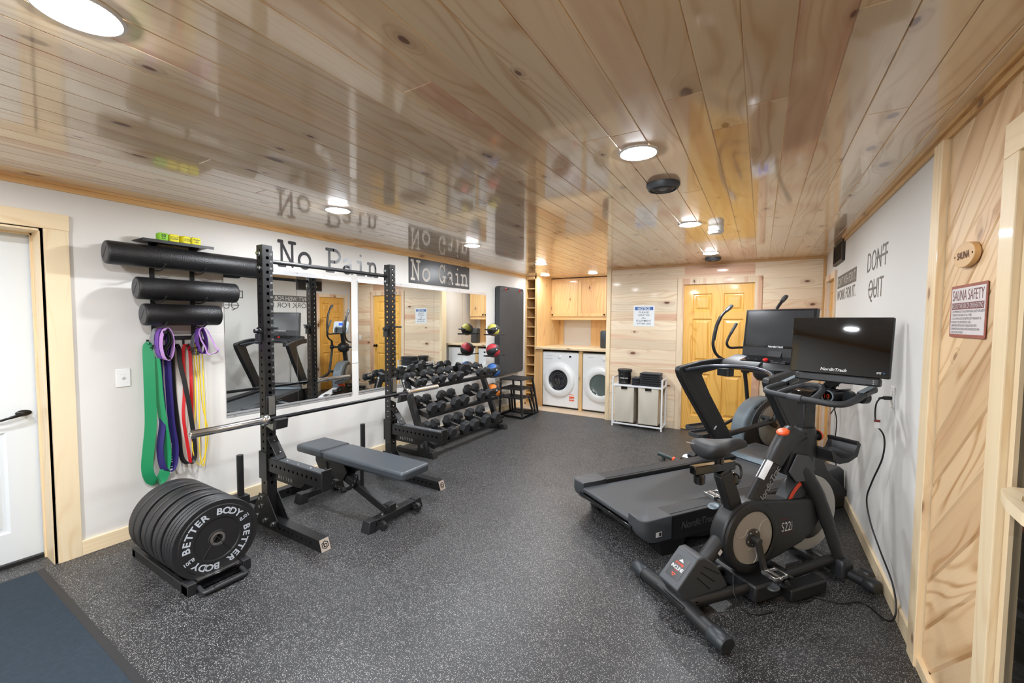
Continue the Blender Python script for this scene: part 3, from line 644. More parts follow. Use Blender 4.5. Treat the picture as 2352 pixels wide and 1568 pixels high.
m = MB(); m.prism(rrect(-.156, 0, .156, .198, .008, 3), (0, 0, 0), (0, -1, 0), (0, 0, 1), (-1, 0, 0), 0, .002); obj('panel', m, mat('rusty_edge', srgb(150, 84, 66), .6, noise=.4, nscale=30), t, smooth=0)
m = MB(); m.box((-.0026, -.146, .012), (-.0018, .146, .187)); obj('sheet', m, mat('weathered_sheet', srgb(214, 206, 204), .55, noise=.08, nscale=12), t, smooth=0)
OX = mat('oxblood_print', srgb(118, 62, 62), .6)
m = MB(); m.textw('SAUNA SAFETY', .270, .040, (-.0032, 0, .140), xd, yd, off=-.004); m.box((-.0030, -.138, .106), (-.0026, .138, .131)); obj('heading', m, OX, t, smooth=0)
m = MB(); m.textw('REDUCE THE RISK OF OVERHEATING', .268, .018, (-.0036, 0, .110), xd, yd); obj('subheading', m, mat('sheet_print', srgb(214, 206, 204), .6), t, smooth=0)
m = MB()
for k, s_ in enumerate(('1. EXIT IMMEDIATELY IF UNCOMFORTABLE, DIZZY OR SLEEPY.', '2. SUPERVISE CHILDREN AT ALL TIMES.', '3. CHECK WITH A DOCTOR BEFORE USE IF PREGNANT, IN', 'POOR HEALTH OR UNDER MEDICAL CARE.', '4. BREATHING HEATED AIR IN CONJUNCTION WITH', 'CONSUMPTION OF ALCOHOL, DRUGS, OR MEDICATION MAY', 'CAUSE UNCONSCIOUSNESS.')):
    m.textw(s_, .0053*len(s_), .0085, (-.0032, .139, .0935-k*.0131), xd, yd, align='LEFT')
obj('rules', m, mat('rules_print', srgb(96, 92, 92), .6), t, smooth=0)

# switches and outlets
def wallplate(name, lab_, loc, rz, kind):
    t = thing(name, lab_, kind, loc, rz)       # faces local +x
    m = MB(); m.box((0, -.038, 0), (.006, .038, .122)); obj('plate', m, PLASTW, t, bev=.003)
    return t
t = wallplate('light_switch', 'white single wall plate on the left wall beside the green band', (X0, 1.05, 1.055), 0, 'wall plate')
m = MB(); m.lathe([(.010, 0), (.009, .004), (.001, .006)], (.006, 0, .060), (1, 0, 0)); m.box((.006, -.016, .082), (.0065, .016, .0835)); obj('button', m, mat('plate_grey', srgb(196, 197, 196), .4), t)
t = wallplate('outlet', 'white outlet plate between the second and third mirror panes', (X0, 2.918, 1.062), 0, 'outlet')
m = MB(); m.rbox((.006, -.016, .018), (.009, .016, .052), .01, 0); m.rbox((.006, -.016, .070), (.009, .016, .104), .01, 0); obj('receptacle', m, PLASTW, t)
t = wallplate('outlet', 'white outlet plate on the right wall with a black plug', (X1, 3.115, 1.045), pi, 'outlet')
m = MB(); m.rbox((.006, -.016, .018), (.009, .016, .052), .01, 0); m.rbox((.006, -.016, .070), (.009, .016, .104), .01, 0); obj('receptacle', m, PLASTW, t)
t = wallplate('light_switch', 'white rocker switch on the pine wall right of the back door', (.35, Y1, 1.06), -pi/2, 'switch')
m = MB(); m.box((.006, -.016, .028), (.010, .016, .094)); obj('rocker', m, PLASTW, t, bev=.002)
# floor mat by the entry door
t = thing('door_mat', 'dark navy ribbed entrance mat in the bottom left corner', 'mat', (-2.72, .08, 0))
m = MB(); m.box((-.955, -.60, 0), (.955, .57, .006)); obj('border', m, RUB, t, smooth=0)
m = MB(); m.box((-.935, -.575, .006), (.935, .535, .010)); obj('pile', m, RUGM, t, smooth=0)
# ================================================================ power rack
UY = (1.665, 2.837); UX0, UX1, UH = -3.105, -3.03, 2.045; TW = .07
rk = thing('power_rack', 'black half rack with numbered perforated uprights, pull-up bar and spotter arms', 'power rack', (-3.07, 2.25, 0))
def rl(x, y, z): return V(x+3.07, y-2.25, z)
PIT_ = .0508
for ui, uy in enumerate(UY):
    m = MB(); zs = [.33+PIT_*k for k in range(34)]; zs = [z for z in zs if z < UH-.02]
    d = UX1-UX0; xa, xb, y0, y1 = UX0, UX1, uy-TW/2, uy+TW/2
    m.holed(rl(xb, y0, .075), (0, 1, 0), (0, 0, 1), TW, UH-.075, [(TW/2, z-.075) for z in zs], .0115, 12)
    m.holed(rl(xa, y1, .075), (0, -1, 0), (0, 0, 1), TW, UH-.075, [(TW/2, z-.075) for z in zs], .0115, 12)
    m.holed(rl(xa, y0, .075), (1, 0, 0), (0, 0, 1), d, UH-.075, [(d/2, z-.075) for z in zs], .0085, 12)
    m.holed(rl(xb, y1, .075), (-1, 0, 0), (0, 0, 1), d, UH-.075, [(d/2, z-.075) for z in zs], .0085, 12)
    m.quad(rl(xa, y0, UH), rl(xb, y0, UH), rl(xb, y1, UH), rl(xa, y1, UH))
    up_ = obj('upright', m, BLK, rk, smooth=0)
    m = MB()
    for z in zs:
        n_ = round(7+(z-PIT_/2-.705)/PIT_)
        if n_ > 0: m.text(str(n_), .013, rl(xb+.0006, uy+.024, z-PIT_/2-.004), (0, 1, 0), (0, 0, 1))
    obj('hole_numbers', m, GRYT, up_, smooth=0)
    # floor base: front foot with hole row, rear stub, gusset plates and bolts
    m = MB(); fx = -2.408; Lf = fx-xb
    for s_, yy in ((-1, y0), (1, y1)):
        m.holed(rl(xb, yy, 0) if s_ < 0 else rl(xb, yy, 0), (0, 0, 1), (1, 0, 0), .075, Lf-.05, [(.038, .10+PIT_*k) for k in range(9)], .0095, 12)
        m.quad(rl(fx-.05, yy, 0), rl(fx-.05, yy, .075), rl(fx-.028, yy, .075), rl(fx, yy, 0))
    m.quad(rl(xb, y0, .075), rl(fx-.028, y0, .075), rl(fx-.028, y1, .075), rl(xb, y1, .075)); m.box(rl(-3.60, y0, 0), rl(xb, y1, .075))
    ft = obj('foot', m, BLK, rk, smooth=0)
    m = MB(); e = V(.0005, 0, 0); cs = [rl(fx, y0+.002, .001)+e, rl(fx, y1-.002, .001)+e, rl(fx-.028, y1-.002, .075)+e, rl(fx-.028, y0+.002, .075)+e]; n_ = (cs[1]-cs[0]).cross(cs[3]-cs[0]).normalized()
    m.add([c for c in cs]+[c+n_*.003 for c in cs], [(4, 5, 6, 7), (0, 1, 5, 4), (1, 2, 6, 5), (2, 3, 7, 6), (3, 0, 4, 7)]); cp = obj('end_plate', m, NICKEL, ft, smooth=0)
    m = MB(); c = sum(cs, V(0, 0, 0))/4+n_*.0036; ax = V(0, 1, 0); ay = (cs[3]-cs[0]).normalized()
    def hexring(mb, c, ax, ay, ro, ri, a0, a1):
        P = lambda r, k: c+ax*(r*cos(R(30+60*k)))+ay*(r*sin(R(30+60*k)))
        for k in range(a0, a1): mb.quad(P(ro, k), P(ro, k+1), P(ri, k+1), P(ri, k))
    hexring(m, c, ax, ay, .027, .021, 0, 6); m.quad(*[c+ax*a+ay*b for a, b in ((-.012, -.012), (-.006, -.014), (-.006, .014), (-.012, .016))]); hexring(m, c+ax*.002-ay*.003, ax, ay, .014, .008, 0, 6); obj('logo', m, BLKM, cp if False else ft, smooth=0)
    m = MB()
    for s_ in (-1, 1):     # triangular gusset plates
        yy = uy+s_*(TW/2+.0035); pts = [(-3.21, .04), (-3.21, .10), (-3.13, .245), (-3.02, .245), (-2.90, .085), (-2.90, .04)]
        m.prism([(a+3.07, b) for a, b in pts], (0, yy-2.25-.003, 0), (1, 0, 0), (0, 0, 1), (0, 1, 0), 0, .006)
    obj('gusset_plate', m, BLK, rk, smooth=0)
    for (bx, bz) in ((-3.10, .215), (-3.10, .155), (-3.16, .07), (-3.05, .06), (-2.95, .055)):
        m = MB()
        for s_ in (-1, 1): m.cyl(rl(bx, uy+s_*(TW/2+.006), bz), rl(bx, uy+s_*(TW/2+.009), bz), .016, n=20); m.cyl(rl(bx, uy+s_*(TW/2+.009), bz), rl(bx, uy+s_*(TW/2+.024), bz), .0125, n=6)
        obj('bolt', m, BRIGHT, rk, smooth=20)
    # plate storage peg
    m = MB(); m.cyl(rl(-3.475, uy, .13), rl(-3.475, uy, .455), .024, n=24); m.box(rl(-3.53, uy-.04, .075), rl(-3.42, uy+.04, .135)); obj('storage_peg', m, BLKM, rk)
    # spotter arm
    m = MB(); ax0 = xb+.006; ax1 = -2.40; ya_, yb_ = uy-.033, uy+.033
    for yy in (ya_, yb_): m.holed(rl(ax0, yy, .425), (0, 0, 1), (1, 0, 0), .095, ax1-ax0, [(.052, .06+PIT_*k) for k in range(11)], .010, 12)
    m.quad(rl(ax0, ya_, .52), rl(ax1, ya_, .52), rl(ax1, yb_, .52), rl(ax0, yb_, .52)); m.quad(rl(ax0, ya_, .425), rl(ax1, ya_, .425), rl(ax1, yb_, .425), rl(ax0, yb_, .425))
    sa_ = obj('spotter_arm', m, BLK, rk, smooth=0)
    m = MB(); m.box(rl(ax1, ya_-.004, .405), rl(ax1+.012, yb_+.004, .545)); obj('end_stop', m, BLK, sa_, bev=.004)
    m = MB(); m.box(rl(ax0+.03, ya_+.006, .52), rl(ax1, yb_-.006, .527)); obj('wear_strip', m, GREYP, sa_, smooth=0)
    m = MB(); m.box(rl(xa-.008, ya_-.010, .36), rl(xb+.008, ya_-.002, .56)); m.box(rl(xa-.008, yb_+.002, .36), rl(xb+.008, yb_+.010, .56)); m.box(rl(xa-.014, ya_-.010, .36), rl(xa-.006, yb_+.010, .56)); m.prism([(0, .36), (.34, .36), (.42, .425), (0, .425)], rl(ax0, uy, 0), (1, 0, 0), (0, 0, 1), (0, 1, 0), -.004, .004); obj('bracket', m, BLK, sa_, smooth=0)
    m = MB(); m.text('BETTER', .026, rl(ax0+.17, uy-.0046, .383), (1, 0, 0), (0, 0, 1), sp=1.5, off=.01); obj('lettering', m, GRYT, sa_, smooth=0)
    m = MB(); m.bar(rl(xb+.012, uy, .665), rl(xb+.135, uy, .528), .066, .010, (1, 0, 1)); m.box(rl(xb, uy-.033, .655), rl(xb+.020, uy+.033, .672)); obj('brace', m, BLK, sa_, bev=.003)
    m = MB()
    for a, z in ((.04, .645), (.105, .572)): m.lathe([(.007, 0), (.006, .004), (.001, .005)], rl(xb+a, uy+.0, z), (1, 0, 1), 10)
    for a in (.20, .33, .47): m.lathe([(.006, 0), (.005, .002), (.001, .003)], rl(xb+a, uy, .527), (0, 0, 1), 10)
    obj('screw', m, BRIGHT, sa_)
    # j-cup
    m = MB(); m.box(rl(xb, uy-.034, .80), rl(xb+.014, uy+.034, .965)); m.box(rl(xb+.014, uy-.036, .775), rl(xb+.10, uy+.036, .80)); jc = obj('j_cup', m, BLK, rk, bev=.004)
    m = MB(); m.box(rl(xb+.014, uy-.022, .83), rl(xb+.020, uy+.022, .96)); m.prism([(0, .755), (.085, .735), (.105, .79), (.055, .775), (.03, .79), (0, .80)], rl(xb+.01, uy, 0), (1, 0, 0), (0, 0, 1), (0, 1, 0), -.040, .040); obj('liner', m, STEEL, jc, smooth=0)
    m = MB(); m.prism([(.085, .735), (.13, .75), (.14, .815), (.105, .82), (.098, .79)], rl(xb+.01, uy, 0), (1, 0, 0), (0, 0, 1), (0, 1, 0), -.043, .043); obj('lip_pad', m, RUB, jc, smooth=0, bev=.003)
    # band peg / safety pin half way up
    m = MB(); sy = -1 if ui == 0 else 1; z = 1.435
    m.cyl(rl(-3.068, uy-TW/2-.02, z), rl(-3.068, uy-TW/2, z), .028, n=20); m.cyl(rl(-3.068, uy-TW/2-.045, z), rl(-3.068, uy-TW/2-.018, z), .016, n=16); m.box(rl(-3.09, uy-TW/2-.03, z-.075), rl(-3.046, uy-TW/2-.006, z-.02)); m.cyl(rl(-3.03, uy, z+.02), rl(-2.92, uy, z+.02), .008, n=10)
    obj('band_peg', m, BLKP, rk)
    for zz in (1.885, 1.985):
        m = MB()
        for s_ in (-1, 1): m.cyl(rl(-3.068, uy+s_*(TW/2+.000), zz), rl(-3.068, uy+s_*(TW/2+.004), zz), .017, n=20); m.cyl(rl(-3.068, uy+s_*(TW/2+.004), zz), rl(-3.068, uy+s_*(TW/2+.022), zz), .0125, n=6)
        obj('bolt', m, BRIGHT, rk, smooth=20)
m = MB(); m.cyl(rl(-3.068, UY[0]+.043, 1.937), rl(-3.068, UY[1]-.043, 1.937), .0155, n=20)
for uy, s_ in ((UY[0], 1), (UY[1], -1)): m.box(rl(-3.10, uy+s_*.036, 1.86), rl(-3.036, uy+s_*.044, 2.01))
obj('pull_up_bar', m, BLKM, rk)
m = MB()
for xx in (-3.51, -3.44):
    m.holed(rl(xx, 1.70, 0), (0, 0, 1), (0, 1, 0), .075, 1.10, [(.038, .12+.0508*2*k) for k in range(9)], .010, 12)
m.quad(rl(-3.51, 1.70, .075), rl(-3.44, 1.70, .075), rl(-3.44, 2.80, .075), rl(-3.51, 2.80, .075)); obj('crossmember', m, BLK, rk, smooth=0)

# barbell resting in the j-cups
bb = thing('barbell', 'steel barbell with bright sleeves and black shaft racked on the power rack', 'barbell', (-2.965, 2.27, .812))
m = MB(); m.cyl((0, -.66, 0), (0, .66, 0), .0142, n=20); obj('shaft', m, mat('black_zinc_shaft', srgb(44, 44, 46), .3, .7), bb)
m = MB()
for y in (-.50, -.455, -.30, .455, .50): m.cyl((0, y-.002, 0), (0, y+.002, 0), .0147, n=20)
obj('knurl_ring', m, BLKM, bb)
for s_ in (-1, 1):
    m = MB(); m.lathe([(.0245, 0), (.0245, .425), (.0225, .43), (.016, .43), (.015, .424), (.001, .424)], (0, s_*.70, 0), (0, s_, 0), 32); sl = obj('sleeve', m, CHROME, bb)
    m = MB(); m.lathe([(.015, -.002), (.036, 0), (.038, .004), (.038, .034), (.034, .04), (.0245, .041)], (0, s_*.662, 0), (0, s_, 0), 32); obj('collar', m, CHROME, sl)

# ================================================================ adjustable bench
bn = thing('weight_bench', 'black adjustable weight bench with flat pads and small front wheels', 'bench', (-2.75, 2.18, 0))
def bl(x, y, z): return V(x+2.75, y-2.18, z)
def pad(x0, x1, y0, y1, z0, z1, nm, bevel=.018):
    m = MB(); m.prism(rrect(x0+2.75, y0-2.18, x1+2.75, y1-2.18, .035, 6), (0, 0, 0), (1, 0, 0), (0, 1, 0), (0, 0, 1), z0, z1); return obj(nm, m, PAD, bn, bev=bevel, seg=3, smooth=60)
pad(-2.985, -2.085, 2.035, 2.315, .40, .462, 'back_pad'); pad(-3.375, -3.005, 2.055, 2.335, .395, .458, 'seat_pad')
m = MB(); m.bar(bl(-3.05, 2.18, .31), bl(-2.375, 2.18, .085), .075, .062, (0, 0, 1)); m.box(bl(-2.41, 2.145, .07), bl(-2.34, 2.215, .135)); m.bar(bl(-3.30, 2.18, .10), bl(-3.10, 2.18, .31), .075, .062, (0, 0, 1)); obj('main_beam', m, BLKM, bn, bev=.006)
m = MB(); m.prism([(-3.15, .26), (-2.86, .22), (-2.80, .30), (-2.86, .40), (-3.20, .40), (-3.20, .33)], (2.75, 2.13-2.18, 0), (1, 0, 0), (0, 0, 1), (0, 1, 0), -.004, .004); m.prism([(-3.15, .26), (-2.86, .22), (-2.80, .30), (-2.86, .40), (-3.20, .40), (-3.20, .33)], (2.75, 2.23-2.18, 0), (1, 0, 0), (0, 0, 1), (0, 1, 0), -.004, .004); obj('hinge_plates', m, BLKM, bn, smooth=0)
m = MB(); m.box(bl(-2.98, 2.14, .355), bl(-2.30, 2.22, .40)); m.box(bl(-3.34, 2.15, .35), bl(-3.02, 2.21, .395)); obj('pad_frame', m, BLKM, bn, bev=.004)
# curved angle ladder with holes
m = MB(); arcp = [(-2.86+.20*cos(R(a)), .36+.20*sin(R(a))) for a in range(185, 352, 8)]
for yy in (2.115, 2.125):
    k0 = len(m.v)
    for (ax_, az_) in arcp: d_ = math.hypot(ax_+2.86, az_-.36); m.v += [bl(-2.86+(ax_+2.86)*(d_-.014)/d_, yy, .36+(az_-.36)*(d_-.014)/d_), bl(-2.86+(ax_+2.86)*(d_+.014)/d_, yy, .36+(az_-.36)*(d_+.014)/d_)]
    for i in range(len(arcp)-1): m.f.append([k0+2*i, k0+2*i+1, k0+2*i+3, k0+2*i+2])
n_ = len(arcp)*2
for i in range(len(arcp)-1):
    for e_ in (0, 1): a = 2*i+e_; m.f.append([a, a+2, a+2+n_, a+n_])
ld = obj('angle_ladder', m, BLKM, bn)
m = MB()
for a in range(200, 345, 13): x_, z_ = -2.86+.20*cos(R(a)), .36+.20*sin(R(a)); m.cyl(bl(x_, 2.1146, z_), bl(x_, 2.1135, z_), .0045, n=10)
obj('ladder_holes', m, GRYT, ld)
m = MB(); m.bar(bl(-2.66, 2.16, .40), bl(-2.66, 2.16, .22), .03, .010, (0, 1, 0)); m.cyl(bl(-2.72, 2.10, .20), bl(-2.72, 2.04, .205), .010, n=14); m.cyl(bl(-2.72, 2.05, .204), bl(-2.72, 2.02, .206), .018, n=16); obj('pull_pin', m, BLKM, bn)
for nm, xx, y0, y1 in (('front_foot', -2.375, 1.945, 2.495), ('rear_foot', -3.235, 1.975, 2.405)):
    m = MB(); m.box(bl(xx-.035, y0+.05, .025), bl(xx+.035, y1-.05, .075)); f_ = obj(nm, m, BLKM, bn, bev=.005)
    for yy, s_ in ((y0, 1), (y1, -1)):
        m = MB(); a, b = sorted((yy, yy+s_*.075)); sl_ = .018
        m.hexa([bl(xx-.045, a, 0), bl(xx+.045, a, 0), bl(xx+.045, b, 0), bl(xx-.045, b, 0), bl(xx-.036, a+(sl_ if s_ > 0 else 0), .082), bl(xx+.036, a+(sl_ if s_ > 0 else 0), .082), bl(xx+.036, b-(sl_ if s_ < 0 else 0), .082), bl(xx-.036, b-(sl_ if s_ < 0 else 0), .082)]); obj('end_cap', m, RUB, f_, bev=.004)
for yy in (2.05, 2.40):
    m = MB(); m.cyl(bl(-2.305, yy-.012, .034), bl(-2.305, yy+.012, .034), .034, n=28); m.box(bl(-2.345, yy-.018, .03), bl(-2.30, yy-.013, .06)); m.box(bl(-2.345, yy+.013, .03), bl(-2.30, yy+.018, .06)); wl = obj('wheel', m, RUB, bn)
    m = MB(); m.cyl(bl(-2.305, yy-.024, .036), bl(-2.305, yy+.024, .036), .007, n=10); obj('axle', m, BRIGHT, wl)
for yy in (2.11, 2.25):
    m = MB(); m.lathe([(.013, 0), (.013, .003), (.008, .003), (.008, .010), (.001, .012)], bl(-2.375, yy, .075), (0, 0, 1), 12); obj('bolt', m, BRIGHT, bn)

# ================================================================ bumper plates on their toaster rack
pr = thing('plate_rack', 'black low floor rack holding the row of bumper plates', 'plate rack', (-3.02, 1.145, 0))
m = MB(); px0, px1, py0, py1 = -.385, .385, -.165, .165
for yy in (py0, py1): m.box((px0, yy-.025 if yy > 0 else yy, 0), (px1, yy if yy > 0 else yy+.025, .055))
m.box((px0, py0, 0), (px0+.05, py1, .05)); obj('frame', m, BLKM, pr, bev=.004)
m = MB(); m.box((px1-.055, py0+.045, .012), (px1, py1-.045, .062)); fr = obj('front_beam', m, GLOSSB, pr, bev=.003)
for yy in (py0, py1-.045):
    m = MB(); m.box((px1-.075, yy, 0), (px1+.004, yy+.045, .064)); obj('corner_block', m, RUB, pr, bev=.004)
m = MB(); m.box((px1-.045, py0+.055, .062), (px1-.010, py1-.055, .0635)); npt = obj('nameplate', m, STEEL, fr, smooth=0)
m = MB(); m.text('BETTER BODY', .012, (px1-.021, .015, .0642), (0, 1, 0), (-1, 0, 0), off=.02, sp=1.1); obj('lettering', m, BLKM, fr, smooth=0)
m = MB(); m.tube([(px1-.01, -.11, .03), (px1+.045, -.11, .02), (px1+.07, -.09, .018), (px1+.07, .09, .018), (px1+.045, .11, .02), (px1-.01, .11, .03)], .012, 12, 4); hd = obj('handle', m, BLKP, pr)
m = MB(); m.cyl((px1+.07, -.065, .018), (px1+.07, .085, .018), .0165, n=16); obj('grip', m, FOAM, hd)
for xx in (px1-.045, .20, .06, -.13):
    m = MB(); m.tube([(xx, py0+.03, .05), (xx+.004, 0, .262 if xx > .3 else .15), (xx, py1-.03, .05)], .0045, 8); obj('wire_divider', m, BLKM, pr)
PR = .225
def plate(th, x, lab_, front=False):
    t = thing('bumper_plate', lab_, 'weight plate', (x, 1.152, .018), 0, 'black bumper plates in the floor rack')
    h = th/2; m = MB()
    prof = [(.026, -h+.004), (.042, -h+.004), (.044, -h+.002), (.05, -h+.006), (.118, -h+.006), (.122, -h), (.192, -h), (.196, -h+.004), (PR-.004, -h+.002), (PR, -h+.008), (PR, -h*.25), (PR-.003, 0), (PR, h*.25), (PR, h-.008), (PR-.004, h-.002), (.196, h-.004), (.192, h), (.122, h), (.118, h-.006), (.05, h-.006), (.044, h-.002), (.042, h-.004), (.026, h-.004)]
    if th > .035 : prof = [p for p in prof if not (abs(p[1]) < 1e-6)]
    m.loft([m.ring((hh, 0, PR), max(r, 1e-4), (1, 0, 0), (0, 0, 1), 64) for r, hh in prof], cap=False); obj('disc', m, RUB, t, smooth=25)
    m = MB(); m.loft([m.ring((hh, 0, PR), r, (1, 0, 0), (0, 0, 1), 32) for r, hh in ((.0252, -h+.002), (.031, -h+.001), (.038, -h+.003))]+[m.ring((hh, 0, PR), r, (1, 0, 0), (0, 0, 1), 32) for r, hh in ((.038, h-.003), (.031, h-.001), (.0252, h-.002))], cap=False, close=True); obj('hub', m, STEEL, t)
    if front:
        m = MB(); c = V(h+.0008, 0, PR)
        def ringtext(s_, a0, a1, r_, hh):
            for i, ch in enumerate(s_):
                if ch == ' ': continue
                a = R(a0+(a1-a0)*i/(len(s_)-1)); rad = V(0, cos(a), sin(a)); tan = V(0, sin(a), -cos(a)); m.text(ch, hh, c+rad*r_, tan, rad, off=.028, sx=1.12)
        ringtext('BETTER BODY', 182, 44, .140, .036); ringtext('BETTER BODY', 2, -136, .140, .036)
        for a in (23, 203):
            a = R(a); rad = V(0, cos(a), sin(a)); tan = V(0, sin(a), -cos(a)); m.text('10LB', .020, c+rad*.160-tan*-.0+V(0, 0, -.0)+tan*.012*0, -rad, -tan, off=.022)
        obj('lettering', m, mat('plate_print', srgb(196, 204, 214), .5), t, smooth=0)
ths = [('thin', .028)]*4+[('medium', .050)]*2+[('thick', .064)]*2+[('widest', .082)]*2
names = ['front bumper plate with white BETTER BODY 10LB lettering, nearest the handle', 'second thin bumper plate from the front handle of the rack', 'third thin bumper plate from the front handle of the rack', 'fourth and last of the thin bumper plates from the front', 'medium bumper plate, first behind the four thin ones', 'medium bumper plate just in front of the two thick ones', 'thick bumper plate, third from the wall end', 'thick bumper plate, fourth from the wall end touching medium ones', 'wide bumper plate second from the wall end of the rack', 'widest bumper plate at the wall end, under the green band']
names[6], names[7] = 'thick bumper plate right behind the medium ones, fourth from the wall end', 'thick bumper plate, third from the wall end of the rack'
x = -2.672
for k, ((nm, th), lb) in enumerate(zip(ths, names)):
    x -= th/2; plate(th, x, lb, k == 0); x -= th/2+(.004 if k not in (3, 5, 7) else .024)

# ================================================================ wall rack with foam rollers, cubes and bands
wr = thing('roller_rack', 'black metal wall rack with shelf, roller cradles and band hooks', 'wall rack', (X0, 1.345, 1.36))
def wl_(x, y, z): return V(x-X0, y-1.345, z-1.36)
for yy in (1.222, 1.462):
    m = MB(); m.box(wl_(X0, yy-.013, 1.36), wl_(X0+.014, yy+.013, 2.045)); sd_ = obj('standard', m, BLKM, wr, smooth=0)
    for zc in (1.935, 1.72, 1.545):
        m = MB(); m.tube([wl_(X0+.01, yy, zc-.07), wl_(X0+.06, yy, zc-.085), wl_(X0+.14, yy, zc-.088), wl_(X0+.20, yy, zc-.075), wl_(X0+.235, yy, zc-.05)], .005, 8, 4); obj('cradle', m, BLKM, sd_)
m = MB(); m.box(wl_(X0+.002, 1.12, 2.045), wl_(X0+.19, 1.535, 2.049)); m.box(wl_(X0+.188, 1.12, 2.030), wl_(X0+.191, 1.535, 2.050)); m.prism([(.0, 1.97), (.16, 2.045), (.0, 2.045)], wl_(X0, 1.222, 1.36-1.36+0)-V(0, 0, 0)+V(0, 0, 0), (1, 0, 0), (0, 0, 1), (0, 1, 0), -.002, .002)
m.v = [v if v.z > -1 else v for v in m.v]; obj('shelf', m, BLKM, wr, smooth=0)
# brackets under the shelf
m = MB()
for yy in (1.222, 1.462): m.add([wl_(X0+.01, yy-.002, 1.985), wl_(X0+.16, yy-.002, 2.044), wl_(X0+.01, yy-.002, 2.044), wl_(X0+.01, yy+.002, 1.985), wl_(X0+.16, yy+.002, 2.044), wl_(X0+.01, yy+.002, 2.044)], [(0, 1, 2), (5, 4, 3), (0, 3, 4, 1), (1, 4, 5, 2)])
obj('shelf_bracket', m, BLKM, wr, smooth=0)
m = MB(); m.box(wl_(X0+.002, 1.20, 1.365), wl_(X0+.014, 1.485, 1.392)); obj('hook_bar', m, BLKM, wr, smooth=0)
HY = [1.185, 1.255, 1.33, 1.395, 1.46]
for yy in HY:
    m = MB(); m.box(wl_(X0+.003, yy-.006, 1.325), wl_(X0+.012, yy+.006, 1.37)); m.tube([wl_(X0+.01, yy, 1.328), wl_(X0+.05, yy, 1.318), wl_(X0+.085, yy, 1.318), wl_(X0+.10, yy, 1.335)], .005, 8, 3); obj('hook', m, BLKM, wr)
def roller(y0, y1, z, lab_):
    t = thing('foam_roller', lab_, 'foam roller', (X0+.14, (y0+y1)/2, z-.075), 0, 'black foam rollers on the wall rack'); L_ = (y1-y0)/2; r_ = .0745
    m = MB(); m.loft([m.ring((0, yy, .075), rr, (0, 1, 0), (0, 0, 1), 48) for rr, yy in ((.064, -L_+.001), (.071, -L_+.004), (r_, -L_+.014), (r_, L_-.014), (.071, L_-.004), (.064, L_-.001))], cap=False); b = obj('body', m, FOAM, t, smooth=60)
    for s_ in (-1, 1): m = MB(); m.cyl((0, s_*(L_-.004), .075), (0, s_*L_, .075), .066, .064, n=48); obj('end_face', m, FOAME, t)
    m = MB(); m.bar((-.034, -L_-.0005, .040), (.034, -L_-.0005, .110), .002, .004, (1, 0, -1)); obj('end_line', m, BLKM, b, smooth=0)
roller(.945, 1.86, 1.935, 'longest black foam roller, on top, reaching to the rack upright'); roller(1.088, 1.70, 1.72, 'medium length black foam roller in the middle of the wall rack'); roller(1.12, 1.577, 1.545, 'shortest black foam roller, lowest, above the lilac loops')
def cube(y, col, txts, lab_, rz=0):
    t = thing('exercise_cube', lab_, 'exercise dice', (X0+.135, y, 2.0495), rz, 'soft exercise dice on the wall shelf')
    m = MB(); s_ = .0265; bm = bmesh.new(); bmesh.ops.create_cube(bm, size=2*s_); bmesh.ops.bevel(bm, geom=bm.edges[:], offset=.009, segments=4, affect='EDGES', profile=.5)
    vs = [v.co+v.co.normalized()*.003*(1-abs(v.co.length-s_*1.2)/s_) for v in bm.verts]; m.add([V(v.x, v.y, v.z+s_+.0005) for v in vs], [[v.index for v in f.verts] for f in bm.faces]); bm.free(); obj('body', m, col, t, smooth=80)
    m = MB()
    for s1, h, zz in txts: m.text(s1, h, (s_+.0042, 0, zz), (0, 1, 0), (0, 0, 1), off=.012)
    obj('lettering', m, BLKM, t, smooth=0)
LIME = mat('lime_foam', srgb(140, 205, 48), .6); YEL = mat('yellow_foam', srgb(232, 222, 40), .6)
cube(1.243, LIME, [('10', .021, .026), ('REPS', .008, .013)], 'lime green exercise die marked 10 REPS'); cube(1.305, YEL, [('HIGH-LOW', .007, .033), ('PLANK', .011, .018)], 'yellow exercise die marked PLANK, next to the green one')
cube(1.372, YEL, [('BICYCLE', .0085, .030), ('CRUNCHES', .0075, .019)], 'yellow exercise die turned at an angle, third along', .35); cube(1.436, YEL, [('PUSH', .011, .031), ('UPS', .011, .016)], 'yellow exercise die marked PUSH UPS at the right end')

# hanging resistance bands: closed loops swept as flat ribbons
def band(name, pts, wd, th, m_, lab_, cat='resistance band', grp=None, close=True, wdir=(1, 0, 0)):
    """pts: loop in wall coordinates (y, z, x offset)"""
    P = [V(X0+p[2], p[0], p[1]) for p in pts]
    if close:
        q = [P[-1]]+P+[P[0], P[1]]; out = []
        for i in range(1, len(q)-2):
            for j in range(7):
                t = j/7; out.append(.5*((2*q[i])+(q[i+1]-q[i-1])*t+(2*q[i-1]-5*q[i]+4*q[i+1]-q[i+2])*t*t+(3*q[i]-q[i-1]-3*q[i+1]+q[i+2])*t**3))
        P = out
    mb = MB(); rings = []; n = len(P)
    for i, p in enumerate(P):
        d = (P[(i+1) % n]-P[(i-1) % n]).normalized(); wv = Vector(wdir(i/n) if callable(wdir) else wdir); wv = (wv-d*wv.dot(d)).normalized(); nn = d.cross(wv)
        rings.append([p-wv*wd/2-nn*th/2, p+wv*wd/2-nn*th/2, p+wv*wd/2+nn*th/2, p-wv*wd/2+nn*th/2])
    mb.loft(rings, close=True)
    return solo(name, mb, m_, lab_, cat, grp, smooth=50)
